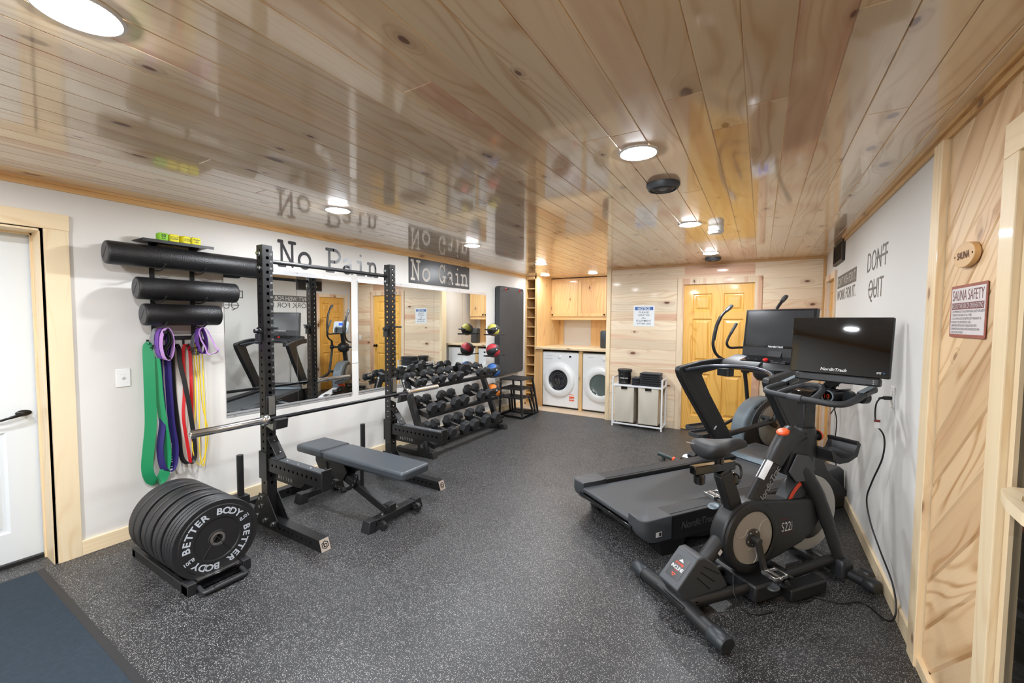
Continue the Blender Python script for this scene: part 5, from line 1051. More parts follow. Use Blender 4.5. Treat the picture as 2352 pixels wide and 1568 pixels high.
# frame: diagonal tube, head shell, front legs, mast
m = MB(); oval_tube(m, [Lc(.50, 0, .46), Lc(.745, 0, .80)], .052, .036, 20, 0); dt = obj('diagonal_tube', m, BLKM, bk)
dn = V(.245, 0, .34).normalized(); dp = V(-.34, 0, .245).normalized()
m = MB(); m.text('NordicTrack', .040, Lc(.617, .0372, .612)-dp*.018, dn, dp, off=.018, shear=.2, sx=.9); obj('lettering', m, GRYT, dt, smooth=0)
m = MB(); c_ = Lc(.648, .0, .672)+dp*.046; rr = [c_+dn*a+V(0, -b, 0)+dp*-(.010*(abs(b)/.025)**2) for a, b in ((-.075, -.022), (.065, -.022), (.065, .0), (-.075, .0))]; rr2 = [c_+dn*a+V(0, -b, 0)+dp*-(.0*(abs(b)/.025)**2) for a, b in ((-.075, 0), (.065, 0))]; m.quad(rr[0]+dp*.002, rr[1]+dp*.002, rr2[1]+dp*.0022, rr2[0]+dp*.0022); c3 = [c_+dn*a+V(0, -b, 0)-dp*(.016*(b/.028)**2)+dp*.003 for a in (-.075, .062) for b in (0, .010, .020, .028)]; m.v += []; k0 = len(m.v); m.v += c3; m.f += [[k0+i, k0+i+1, k0+i+5, k0+i+4] for i in range(3)]; obj('warning_label', m, WHT, dt, smooth=0)
m = MB(); k0 = 0; m.v = [c_+dn*a+V(0, -b, 0)-dp*(.016*(b/.028)**2)+dp*.0034 for a in (.062, .074) for b in (0, .010, .020, .028)]; m.f = [[i, i+1, i+5, i+4] for i in range(3)]; obj('label_header', m, ORA, dt, smooth=0)
m = MB(); rings = []
for s, z, rx, ry in ((.675, .705, .056, .044), (.72, .768, .062, .050), (.78, .835, .068, .054), (.86, .872, .078, .056)):
    rings.append(m.ring(Lc(s, 0, z), rx, (.245, 0, .34), (0, 1, 0) if False else (-.34, 0, .245), 20, ry=ry))
m.loft(rings)
m.loft([m.ring(Lc(.935, 0, z), a, (0, 0, 1), (1, 0, 0), 20, ry=b) for z, a, b in ((.60, .050, .040), (.68, .070, .050), (.80, .078, .054), (.88, .068, .050), (.90, .062, .046))])
m.sz([(.72, .66), (.80, .62), (.93, .60), (.98, .70), (.95, .88), (.80, .86)][::-1], -.045, .045); hs = obj('head_shell', m, BLKP, bk, bev=.0, smooth=50)
m = MB(); m.sz([(.735, .665), (.80, .60), (.90, .595), (.955, .665), (.90, .745), (.80, .765)][::-1], .050, .058); obj('side_panel', m, GREYP, hs, bev=.010, seg=3)
m = MB(); m.lathe([(.026, -.006), (.030, 0), (.034, .010), (.034, .018), (.026, .026), (.001, .030)], Lc(.755, 0, .872), (-.35, 0, 1), 28); m.cyl(Lc(.765, 0, .835), Lc(.756, 0, .872), .016); obj('resistance_knob', m, ORA, bk)
m = MB(); m.lathe([(.020, 0), (.020, .05), (.030, .052), (.032, .060), (.028, .068), (.001, .07)], Lc(.99, 0, .835), (1, 0, .1), 24); kb = obj('mast_knob', m, BLKP, bk)
m = MB(); m.lathe([(.0315, .050), (.034, .054), (.0325, .0625)], Lc(.99, 0, .835), (1, 0, .1), 24, cap=False); obj('knob_ring', m, ORA, kb)
for s_ in (-1, 1):
    m = MB(); m.tube([Lc(.86, s_*.03, .66), Lc(.93, s_*.045, .58), Lc(1.00, s_*.062, .46), Lc(1.055, s_*.085, .30), Lc(1.09, s_*.11, .17), Lc(1.115, s_*.125, .08)], [.050, .046, .042, .038, .035, .033], 18, 5, ry=.030); lg = obj('front_leg', m, BLKM, bk, smooth=60)
    m = MB(); m.loft([[Lc(1.115+a*k, s_*.128+b*k, z) for a, b in rrect(-.05, -.042, .05, .042, .02, 3)] for z, k in ((.03, 1.0), (.09, .98), (.125, .86), (.128, .80))]); obj('leg_socket', m, BLKP, bk, smooth=50)
    m = MB(); m.lathe([(.001, -.03), (.03, -.03), (.034, -.024), (.034, .024), (.03, .03), (.001, .03)], Lc(1.20, s_*.205, .052), (0, 1, 0), 24); m.box((1.14, -s_*.205-.026, .02), (1.205, -s_*.205+.026, .07)); obj('transport_wheel', m, BLKP, bk)
m = MB(); rings = [[Lc(1.135+.040*cos(a), t, .047+.033*sin(a)) for a in [2*pi*i/16 for i in range(16)]] for t in (-.30, .30)]; m.loft(rings); fs_ = obj('front_stabilizer', m, BLKM, bk, smooth=50)
for s_ in (-1, 1):
    m = MB(); m.loft([[Lc(1.135+r*cos(a), s_*t, .045+r*.82*sin(a)) for a in [2*pi*i/20 for i in range(20)]] for r, t in ((.043, .245), (.046, .25), (.046, .295), (.040, .303))]); obj('end_cap', m, BLKP, fs_)
m = MB(); m.bar(Lc(.938, 0, .86), Lc(.938, 0, 1.075), .052, .098, (1, 0, 0)); mst = obj('mast', m, BLKM, bk, bev=.008)
m = MB()
for a in (.90, .97):
    for z in (1.02, .995): m.lathe([(.006, 0), (.005, .001)], Lc(a, .0265, z), (0, -1, 0), 10)
obj('mast_screw', m, GLOSSB, mst)
# dumbbell tray on the right of the head
m = MB(); sec = [(.0, .06), (.02, .02), (.05, -.005), (.09, -.012), (.13, .005), (.155, .045), (.15, .065), (.165, .068), (.178, .045), (.15, -.02), (.09, -.04), (.03, -.035), (-.005, .0), (-.012, .055)]
m.prism([(a, b) for a, b in sec][::-1], Lc(.985, .0, .735), V(1, -.25, .25).normalized(), (-.22, 0, 1), V(.25, -1, -.05).normalized(), -.02, .125); obj('dumbbell_tray', m, BLKP, bk, smooth=40)
# handlebars
HB = mat('handlebar_foam', srgb(48, 50, 53), .55)
m = MB(); m.tube([Lc(1.065, -.205, 1.135), Lc(.97, -.218, 1.115), Lc(.895, -.222, 1.098), Lc(.858, -.195, 1.087), Lc(.850, -.12, 1.082), Lc(.850, 0, 1.080), Lc(.850, .12, 1.080), Lc(.865, .19, 1.078), Lc(.905, .235, 1.085), Lc(.98, .245, 1.11), Lc(1.06, .235, 1.135)], .0175, 16, 6); hb = obj('handlebar', m, HB, bk, smooth=60)
m = MB(); m.tube([Lc(.852, -.125, 1.082), Lc(.93, -.10, 1.112), Lc(1.0, -.055, 1.138), Lc(1.02, 0, 1.145), Lc(.99, .055, 1.14), Lc(.93, .082, 1.118), Lc(.852, .085, 1.080)], .0165, 14, 6); obj('centre_loop', m, HB, hb, smooth=60)
m = MB(); m.cyl(Lc(.85, -.045, 1.081), Lc(.85, .035, 1.080), .0215, n=20); obj('clamp_sleeve', m, GREYP, hb)
for s_, tt in ((-1, -.205), (1, .237)):
    m = MB(); m.bar(Lc(1.03, tt, 1.128), Lc(1.13, tt+.004, 1.158), .042, .034); ce = obj('end_control', m, GLOSSB, hb, bev=.010)
    m = MB(); m.bar(Lc(1.015, tt, 1.142), Lc(1.125, tt+.004, 1.176), .032, .004, (-.2, 0, 1)); obj('control_face', m, GREYL, ce, bev=.0015)
m = MB(); m.sz([(.86, 1.07), (1.02, 1.07), (1.15, 1.085), (1.16, 1.12), (1.0, 1.14), (.90, 1.12)][::-1], -.055, .055); m.box((1.0, -.155, 1.055), (1.16, .155, 1.068)); m.sz([(1.02, 1.13), (1.14, 1.13), (1.14, 1.14), (1.03, 1.14)][::-1], -.10, .12); tb = obj('accessory_tray', m, GLOSSB, bk, bev=.004)
for t0 in (.075, ):
    m = MB(); m.cyl(Lc(.985, t0+.01, 1.098), Lc(1.15, t0+.01, 1.100), .036, n=32); db = obj('tray_dumbbell', m, BLKP, bk)
    m = MB(); m.lathe([(.036, 0), (.035, .003), (.029, .003), (.028, .001)], Lc(.985, t0+.01, 1.098), (-1, 0, 0), 32, cap=False); obj('dumbbell_ring', m, GREYL, db)
    m = MB(); m.lathe([(.028, .0012), (.001, .0012)], Lc(.985, t0+.01, 1.098), (-1, 0, 0), 32, cap=False); obj('dumbbell_face', m, GLOSSB, db)
    m = MB(); m.text('10', .024, Lc(.9825, t0+.01, 1.098)+V(0, 0, -.012), (0, -1, 0), (0, 0, 1), off=.015); m.text('LBS', .006, Lc(.9825, t0-.012, 1.092), (0, 0, 1), (0, 1, 0)); obj('lettering', m, ORT, db, smooth=0)
    m = MB(); m.lathe([(.036, 0), (.036, .03), (.02, .034), (.02, .08), (.036, .084), (.036, .114)], Lc(1.05, .15, 1.098), (.9, -.3, 0), 24); obj('tray_dumbbell', m, BLKP, bk)
# swivelled screen: placed from its own frame
th_ = R(-26)-R(51)   # panel width direction relative to the bike
wdv = V(cos(th_), sin(th_), 0); nv = V(sin(th_), -cos(th_), 0)   # towards the viewer
O_ = bk.matrix_basis if False else None
wc = V(.383, 3.021, 1.391); rel = wc-V(-.3425, 2.2945, 0); ca_, sa_ = cos(R(-51)), sin(R(-51)); lc = V(rel.x*ca_-rel.y*sa_, rel.x*sa_+rel.y*ca_, rel.z)
upv = (V(0, 0, 1)-nv*.10).normalized(); nv = wdv.cross(upv).normalized()
def pnl(mb, x0, x1, z0, z1, d0, d1): return mb.hexa([lc+wdv*a+upv*c+nv*b for a, b, c in ((x0, d0, z0), (x1, d0, z0), (x1, d1, z0), (x0, d1, z0), (x0, d0, z1), (x1, d0, z1), (x1, d1, z1), (x0, d1, z1))])
m = MB(); pnl(m, -.240, .240, -.166, .166, -.030, -.004); sh = obj('screen_housing', m, BLKP, bk, bev=.008)
m = MB(); pnl(m, -.238, .238, -.164, .164, -.005, 0); sg = obj('screen_glass', m, mat('glossy_screen', srgb(5, 5, 6), .03, coat=0, spec=.5), sh, bev=.002)
m = MB(); m.text('NordicTrack', .017, lc+upv*-.146+nv*.0006+wdv*-.01, wdv, upv, off=.02, shear=.2); m.text('iFIT', .010, lc+upv*-.142+nv*.0006+wdv*.196, wdv, upv, off=.02); obj('lettering', m, WHT, sh, smooth=0)
m = MB(); m.text('>', .011, lc+upv*-.142+nv*.0006+wdv*.216, wdv, upv, off=.01); obj('lettering_blue', m, mat('blue_print', srgb(40, 130, 200), .5), sh, smooth=0)
m = MB(); m.text('_ O _', .006, lc+upv*.150+nv*.0006+wdv*-.02, wdv, upv); obj('camera_mark', m, DGRYT, sh, smooth=0)
m = MB(); pnl(m, -.205, .205, -.212, -.166, -.034, .010); sb = obj('speaker_bar', m, BLKP, bk, bev=.010)
m = MB()
for k in range(6): pnl(m, -.175, .145, -.205+k*.006, -.203+k*.006, .010, .0112)
obj('speaker_slots', m, GREYP, sb, smooth=0)
m = MB()
for k in range(3): m.lathe([(.0035, 0), (.0025, .001)], lc+wdv*.178+upv*(-.180-k*.010)+nv*.0102, nv, 10)
obj('buttons', m, GRYT, sb)
m = MB(); m.bar(lc+upv*-.19-nv*.03, Lc(1.07, .0, 1.10), .05, .045, (1, 0, 0)); m.bar(Lc(.96, 0, 1.08), Lc(1.09, 0, 1.12), .05, .04); obj('screen_arm', m, BLKM, bk, bev=.006)

# ================================================================ elliptical trainer
el = thing('elliptical_trainer', 'grey and black elliptical trainer behind the treadmill by the pine doors', 'elliptical', (-.646, 4.565, 0), R(56))
EG = mat('elliptical_grey', srgb(118, 130, 138), .4); EBK = BLKP
pf = [(.80, .10), (.80, .34), (.83, .45), (.90, .55), (1.0, .625), (1.12, .665), (1.28, .67), (1.44, .62), (1.56, .50), (1.62, .34), (1.62, .10)]
m = MB(); m.sz(pf[::-1], -.085, .085); hz = obj('drive_housing', m, EG, el, bev=.03, seg=4, smooth=60)
m = MB(); m.sz([(.815, .10), (.815, .32), (.90, .345), (1.05, .36), (1.4, .36), (1.6, .30), (1.61, .10)][::-1], -.092, .092); obj('lower_housing', m, EBK, el, bev=.012)
pa = [(.92, .34), (.97, .47), (1.06, .57), (1.18, .63), (1.34, .645), (1.38, .55), (1.22, .50), (1.12, .42), (1.06, .33)]
m = MB(); m.sz(pa[::-1], .084, .089); m.sz(pa[::-1], -.089, -.084); obj('side_panel', m, GREYP, el, smooth=0)
m = MB(); m.tube([Lc(.90, .088, .35), Lc(.955, .09, .475), Lc(1.05, .09, .575), Lc(1.17, .09, .64)], .009, 8, 4, ry=.004); obj('accent_stripe', m, GREYL, hz)
m = MB()
for k, ch in enumerate('NordicTrack'): a = R(128-k*5.5); m.text(ch, .042, Lc(1.22+.34*cos(a)*1.06, .0895, .26+.34*sin(a)*1.10), (sin(a), 0, -cos(a)), (cos(a), 0, sin(a)), off=.01)
obj('lettering', m, BLKM, hz, smooth=0)
for s_ in (-1, 1):
    m = MB(); m.lathe([(.001, .135), (.10, .135), (.21, .118), (.235, .10), (.235, .088)], Lc(1.26, 0, .355), (0, -s_, 0), 48, cap=False); dk = obj('crank_disc', m, mat('taupe_plastic', srgb(142, 136, 124), .4), el)
    m = MB()
    for a in (200, 320): m.tube([Lc(1.26+r*cos(R(a+r*120)), s_*(.137-(r-.05)*.09), .355+r*sin(R(a+r*120))) for r in (.05, .10, .15, .20)], .002, 6)
    m.tube([Lc(1.26+.236*cos(R(a)), s_*.10, .355+.236*sin(R(a))) for a in range(0, 361, 12)], .004, 6); obj('disc_grooves', m, BLKM, dk)
m = MB(); m.bar(Lc(.0, 0, .075), Lc(1.75, 0, .075), .09, .07); bf = obj('base_beam', m, EBK, el, bev=.006)
m = MB(); rg_ = []
for s, wd, z in ((.03, .055, .10), (.06, .075, .125), (.25, .085, .145), (.50, .075, .16), (.74, .06, .19)): rg_.append([Lc(s, -wd, z-.03), Lc(s, -wd*.8, z), Lc(s, wd*.8, z), Lc(s, wd, z-.03)])
m.loft(rg_); rc = obj('rail_cover', m, WHITE, el, bev=.006)
m = MB(); m.hexa([Lc(.10, -.075, .131), Lc(.10, -.01, .131), Lc(.24, .0, .145), Lc(.24, -.08, .145), Lc(.10, -.075, .134), Lc(.10, -.01, .134), Lc(.24, 0, .149), Lc(.24, -.08, .149)]); obj('rail_pad', m, GREYP, rc, smooth=0)
m = MB(); m.cyl(Lc(.03, -.37, .05), Lc(.03, .37, .05), .024, n=20); m.cyl(Lc(.03, -.30, .0), Lc(.03, -.30, .03), .018); m.cyl(Lc(.03, .30, .0), Lc(.03, .30, .03), .018); rf = obj('rear_foot', m, mat('foot_teal_grey', srgb(58, 68, 68), .4), el)
for s_ in (-1, 1): m = MB(); m.cyl(Lc(.03, s_*.16, .05), Lc(.03, s_*.13, .05), .027, n=20); obj('orange_band', m, ORA, rf)
m = MB(); m.cyl(Lc(1.72, -.30, .05), Lc(1.72, .30, .05), .028, n=20); m.cyl(Lc(1.72, -.26, 0), Lc(1.72, -.26, .03), .02); m.cyl(Lc(1.72, .26, 0), Lc(1.72, .26, .03), .02); obj('front_foot', m, EBK, el)
m = MB(); m.bar(Lc(1.40, 0, .58), Lc(1.17, 0, 1.30), .075, .085, (1, 0, .3)); mm = obj('mast', m, EBK, el, bev=.008)
m = MB(); m.bar(Lc(1.335, .0395, .74), Lc(1.355, .0395, .68), .0, .04, (1, 0, .3)); m = MB(); m.lathe([(.001, -.10), (.06, -.10), (.085, -.06), (.085, .06), (.06, .10), (.001, .10)], Lc(1.245, 0, .945), (0, 1, 0), 28); m.v = [V(v.x, v.y, .945+(v.z-.945)*1.15) for v in m.v]; obj('pivot_cover', m, EBK, el, smooth=60)
m = MB(); m.cyl(Lc(1.245, -.25, .955), Lc(1.245, .25, .955), .02, n=16); obj('pivot_axle', m, EBK, el)
# console facing the user
Mc = Matrix.Translation(Lc(1.12, 0, 1.36)) @ Matrix.Rotation(R(20), 4, 'Y')
m = MB(); m.prism(rrect(-.150, -.125, .150, .125, .04, 5), (0, 0, 0), (0, -1, 0), (0, 0, 1), (-1, 0, 0), 0, .03); m.prism(rrect(-.12, -.10, .12, .10, .03, 5), (.0, 0, 0), (0, -1, 0), (0, 0, 1), (-1, 0, 0), -.05, 0); m.xf(Mc); ec = obj('console', m, mat('console_silver', srgb(186, 194, 200), .35), el, bev=.006)
m = MB(); m.prism(rrect(-.118, -.118, .118, -.005, .02, 4), (0, 0, 0), (0, -1, 0), (0, 0, 1), (-1, 0, 0), .03, .034); m.xf(Mc); obj('book_rest', m, BLKP, ec, smooth=0)
m = MB(); m.box((-.0325, -.045, .035), (-.030, .07, .090)); m.xf(Mc); obj('display', m, mat('blue_lcd', srgb(30, 72, 190), .3, emis=.6), ec, smooth=0)
m = MB()
for k in range(6): m.lathe([(.008, 0), (.008, .004), (.001, .005)], (-.030, -.085+k*.034, .012), (-1, 0, 0), 12)
m.xf(Mc); obj('buttons', m, GREYL, ec)
# fixed grips
for s_ in (-1, 1):
    m = MB(); m.tube([Lc(1.17, s_*.04, 1.24), Lc(.98, s_*.13, 1.235), Lc(.85, s_*.15, 1.235), Lc(.795, s_*.15, 1.275), Lc(.80, s_*.145, 1.33), Lc(.85, s_*.135, 1.42), Lc(.905, s_*.125, 1.505)], .0135, 14, 5); fg = obj('fixed_grip', m, EBK, el)
    m = MB(); m.cyl(Lc(.838, s_*.1365, 1.40), Lc(.91, s_*.1245, 1.512), .0165, n=16); obj('pulse_pad', m, GREYP, fg)
# swinging arms
for s_, ds, zt_ in ((-1, 0, 0), (1, .30, .10)):
    t0 = s_*.235; k = ds
    m = MB(); m.tube([Lc(1.245+(.08 if s_ < 0 else -.16), t0, .45), Lc(1.24, t0, .90), Lc(1.16+k*.25, t0, 1.04+zt_*.3)], .022, 14, 5); ar = obj('swing_arm', m, EBK, el)
    m = MB(); m.cyl(Lc(1.245, t0-.03, .955), Lc(1.245, t0+.03, .955), .042, n=24); obj('arm_pivot', m, EBK, ar)
    p = [(1.16, 1.04), (1.0, 1.07), (.86, 1.09), (.73, 1.15), (.665, 1.25), (.67, 1.36), (.71, 1.48), (.77, 1.58), (.86, 1.66)]
    m = MB(); m.tube([Lc(a+k*(.25+.75*min(1, i/4)), t0+s_*-.01, z+zt_*(.3+.7*i/8)) for i, (a, z) in enumerate(p)], .0165, 14, 5); obj('handle_tube', m, EBK, ar, smooth=60)
    m = MB(); m.tube([Lc(a+k, t0-s_*.01, z+zt_*q) for a, z, q in ((.668, 1.32, .75), (.71, 1.48, .85), (.77, 1.58, .9))], .020, 14, 5); obj('foam_grip', m, BLKP, ar, smooth=60)
    m = MB(); q0 = Lc(.84+k, t0-s_*.01, 1.64+zt_); q1 = Lc(.95+k, t0-s_*.02, 1.725+zt_); m.loft([m.ring(q0.lerp(q1, f), r, q1-q0, (0, 1, 0), 16, ry=r*.7) for f, r in ((0, .018), (.25, .026), (.6, .030), (.9, .024), (1, .010))]); obj('hand_knob', m, GREYP, ar, smooth=80)
# cranks, pedal arms, pedals
def pedal_arm(s_, cs, cz, ps, pz):
    t0 = s_*.21
    m = MB(); m.bar(Lc(1.26, s_*.15, .355), Lc(cs, s_*.15, cz), .03, .05, (1, 0, 0)); m.cyl(Lc(cs, s_*.13, cz), Lc(cs, s_*.245, cz), .022, n=18); obj('crank', m, EBK, el, bev=.003)
    m = MB(); m.tube([Lc(cs, t0, cz), Lc(cs-.18, t0, cz-.055), Lc(ps+.10, t0, pz-.03)], .024, 14, 4); m.tube([Lc(ps+.20, t0, pz-.04), Lc(ps-.10, t0*.6, .17)], .020, 12); m.cyl(Lc(ps-.10, t0*.35, .17), Lc(ps-.10, t0*.75, .17), .03); m.tube([Lc(ps+.15, t0, pz-.05), Lc(1.26+(.08 if s_ < 0 else -.16), s_*.235, .45)], .018, 12); obj('pedal_arm', m, EBK, el)
    m = MB(); pl = [(ps-.20, t0-.06), (ps-.17, t0-.075), (ps+.17, t0-.075), (ps+.20, t0-.05), (ps+.20, t0+.05), (ps+.17, t0+.075), (ps-.17, t0+.075), (ps-.20, t0+.06)]; m.prism([(a, -b) for a, b in pl][::-1], (0, 0, 0), (1, 0, 0), (0, 1, 0), (0, 0, 1), pz, pz+.016)
    for i in range(8): a, b = pl[i], pl[(i+1) % 8]; m.bar(Lc(a[0], a[1], pz+.024), Lc(b[0], b[1], pz+.024), .010, .034)
    pp = obj('foot_pedal', m, GREYP, el, smooth=0)
    m = MB(); m.rbox((ps-.16, -t0-.055, pz+.016), (ps+.16, -t0+.055, pz+.021), .03, 2); obj('pedal_tread', m, RUB, pp)
    m = MB(); m.rbox((ps-.12, -t0-.05, pz-.03), (ps+.02, -t0+.05, pz-.004), .02, 2); m.cyl(Lc(ps-.03, t0-.06, pz-.05), Lc(ps-.03, t0+.06, pz-.05), .016); obj('pedal_bracket', m, ORA, pp)
pedal_arm(-1, 1.48, .24, .52, .325); pedal_arm(1, 1.04, .475, .10, .40)
# ================================================================ dumbbell rack
DY0_, DY1_ = 3.44, 4.92
dr = thing('dumbbell_rack', 'black three-tier dumbbell rack under the right mirrors', 'dumbbell rack', (-3.35, 4.18, 0))
def dl(x, y, z): return V(x+3.35, y-4.18, z)
TI = [(.775, -3.27, -3.43), (.470, -3.18, -3.38), (.145, -3.10, -3.33)]     # height under the heads, front rail x, back rail x
for yy in (DY0_, DY1_):
    m = MB(); m.bar(dl(-3.50, yy, .885), dl(-3.165, yy, .05), .055, .075, (1, 0, 0)); po = obj('side_post', m, BLKM, dr, bev=.006)
    m = MB(); m.bar(dl(-3.60, yy, .03), dl(-3.06, yy, .03), .06, .055); f_ = obj('foot', m, BLKM, dr, bev=.006)
    m = MB(); m.hexa([dl(-3.10, yy-.038, 0), dl(-3.02, yy-.038, 0), dl(-3.02, yy+.038, 0), dl(-3.10, yy+.038, 0), dl(-3.10, yy-.034, .07), dl(-3.04, yy-.034, .07), dl(-3.04, yy+.034, .07), dl(-3.10, yy+.034, .07)]); obj('foot_cap', m, RUB, f_, bev=.004)
    m = MB(); m.prism([(-3.27, .05), (-3.12, .05), (-3.17, .20), (-3.245, .20)], dl(0, yy, 0), (1, 0, 0), (0, 0, 1), (0, -1, 0), .028, .033); obj('gusset', m, BLKM, po, smooth=0)
m = MB(); yy = DY0_-.0335; hexring(m, dl(-3.195, yy-.0006, .125), V(1, 0, 0), V(0, 0, 1), .028, .023, 0, 5); m.text('b', .030, dl(-3.195, yy-.0006, .112), (1, 0, 0), (0, 0, 1), off=.01); obj('logo', m, GRYT, dr, smooth=0)
pn = V(.335, 0, -.835).normalized()
m = MB(); c = dl(-3.50, DY0_-.0285, .885)+pn*.06; m.lathe([(.016, 0), (.016, .0006)], c, (0, -1, 0), 20)
for k, ch in enumerate('BETTER'): m.text(ch, .022, c+pn*(.045+k*.030)+V(-.008, -.001, 0), V(.93, 0, .37), V(-.37, 0, .93), off=.02)
obj('lettering', m, WHT, dr, smooth=0)
for k, (z, xf, xb_) in enumerate(TI):
    dz = .055
    for x_, zz in ((xf, z-.018), (xb_, z+dz-.018)):
        m = MB(); m.bar(dl(x_, DY0_+.03, zz), dl(x_, DY1_-.03, zz), .055, .012, (.32, 0, 1)); m.bar(dl(x_+(.026 if x_ == xf else -.026), DY0_+.03, zz+(-.008 if x_ == xf else .008)), dl(x_+(.026 if x_ == xf else -.026), DY1_-.03, zz+(-.008 if x_ == xf else .008)), .006, .045, (.32, 0, 1)); obj('shelf_rail', m, BLKM, dr, smooth=0)
    m = MB()
    for yy in (DY0_+.035, DY1_-.035): m.bar(dl(xf+.03, yy, z-.03), dl(xb_-.06, yy, z+dz-.005), .012, .05, (0, 0, 1))
    obj('shelf_end', m, BLKM, dr, smooth=0)
def dumbbell(hr, hl, gl, lab_, loc, tilt, spin, grp='rubber hex dumbbells on the rack'):
    t = thing('dumbbell', lab_, 'dumbbell', loc, 0, grp); t.rotation_euler = (0, tilt, 0)
    m = MB(); pr_ = [(.013, -gl), (.013, -gl*.86), (.0155, -gl*.80), (.0155, -gl*.72), (.0125, -gl*.66), (.0145, -gl*.3), (.016, 0), (.0145, gl*.3), (.0125, gl*.66), (.0155, gl*.72), (.0155, gl*.80), (.013, gl*.86), (.013, gl)]
    m.lathe(pr_, (0, 0, 0), (1, 0, 0), 18); obj('handle', m, CHROME, t, smooth=50)
    for s_ in (-1, 1):
        m = MB(); R_ = [(hr*.66, 0), (hr*.98, hl*.22), (hr, hl*.30), (hr, hl*.86), (hr*.86, hl)]
        m.loft([[V(s_*(gl+h), r*cos(spin+2*pi*i/6), r*sin(spin+2*pi*i/6)) for i in range(6)][::s_] for r, h in R_]); hd_ = obj('head', m, RUBD, t, smooth=0, bev=.004)
        if s_ > 0: m = MB(); m.lathe([(hr*.52, 0), (hr*.52, .0008)], (gl+hl, 0, 0), (1, 0, 0), 20); obj('weight_badge', m, BLKP, hd_)
    return t
SP = [(3.406, .048, 't'), (3.486, .048, 't'), (3.683, .056, 't'), (3.805, .056, 't'), (3.994, .064, 't'), (4.144, .064, 't'), (4.575, .062, 't'), (4.73, .062, 't'),
      (3.52, .070, 'm'), (3.674, .070, 'm'), (3.946, .074, 'm'), (4.124, .074, 'm'), (4.484, .075, 'm'), (4.654, .075, 'm'),
      (3.618, .076, 'b'), (3.766, .078, 'b'), (4.021, .080, 'b'), (4.215, .080, 'b'), (4.471, .083, 'b'), (4.714, .083, 'b')]
tn = {'t': 'top', 'm': 'middle', 'b': 'bottom'}; on = ['first', 'second', 'third', 'fourth', 'fifth', 'sixth', 'seventh', 'eighth']; szn = {'t': 'small', 'm': 'medium', 'b': 'large'}
cnt = {'t': 0, 'm': 0, 'b': 0}
for y, hr, k in SP:
    q = {'t': (-3.25, -3.43, .825), 'm': (-3.16, -3.385, .527), 'b': (-3.08, -3.34, .207)}[k]; dzz = .058; cx = (q[0]+q[1])/2; cz = q[2]+dzz/2
    hl = hr*1.12; gl = (abs(q[0]-q[1])-hl)/2
    i = cnt[k]; cnt[k] += 1
    w_ = f'{szn[k]} black hex dumbbell, {on[i]} from the camera end of the {tn[k]} tier'
    if k == 't' and i > 5: w_ = f'black hex dumbbell on the top tier, {"just beyond the ab wheel" if i == 6 else "at the far end by the blue ball"}'
    dumbbell(hr, hl, gl, w_, (cx, y+.012, cz), math.atan2(dzz, abs(q[0]-q[1])), 0 if i % 2 else .12)
t = thing('ab_wheel', 'black ab roller wheel with two handles lying between top-tier dumbbells', 'ab wheel', (-3.33, 4.345, .80)); t.rotation_euler = (0, .2, -.35)
m = MB(); m.lathe([(.055, -.03), (.078, -.03), (.082, -.022), (.082, .022), (.078, .03), (.055, .03)], (0, 0, .082), (1, 0, 0), 36); obj('wheel', m, RUB, t)
m = MB(); m.cyl((-.13, 0, .082), (.13, 0, .082), .010); obj('axle', m, BLKM, t)
for s_ in (-1, 1): m = MB(); m.cyl((s_*.045, 0, .082), (s_*.15, 0, .082), .017); obj('grip', m, BLKP, t)

# ================================================================ medicine ball tree
br = thing('ball_rack', 'black upright rack holding four medicine balls', 'ball rack', (-3.44, 5.07, 0))
m = MB(); m.bar((-.045, 0, 0), (-.045, 0, 1.40), .03, .045); m.bar((.045, 0, 0), (.045, 0, 1.40), .03, .045); m.bar((-.06, 0, 1.39), (.06, 0, 1.39), .03, .02); obj('post', m, BLKM, br, bev=.004)
BZ_ = (1.385, 1.077, .775, .468); BR = (.095, .107, .112, .115)
for z, r in zip(BZ_, BR):
    dz = z-r*.72; m = MB()
    for s_ in (-1, 1): m.tube([(s_*.062, .0, dz), (s_*.062, .33, dz)], .009, 10)
    m.bar((-.075, 0, dz), (.075, 0, dz), .02, .02); pr_ = obj('prong', m, BLKM, br)
    for s_ in (-1, 1): m = MB(); m.cyl((s_*.062, .33, dz), (s_*.062, .345, dz), .012); obj('end_cap', m, RUB, pr_)
m = MB(); m.bar((-.18, 0, .02), (.18, 0, .02), .05, .04); m.bar((0, -.05, .02), (0, .42, .02), .05, .04); obj('base', m, BLKM, br)
BALLS = [((206, 196, 92), 'yellow and black medicine ball on top of the ball rack'), ((196, 52, 62), 'red and black medicine ball, second from the top'), ((52, 104, 172), 'blue and black medicine ball, third from the top'), ((236, 130, 40), 'orange and black medicine ball, lowest on the ball rack')]
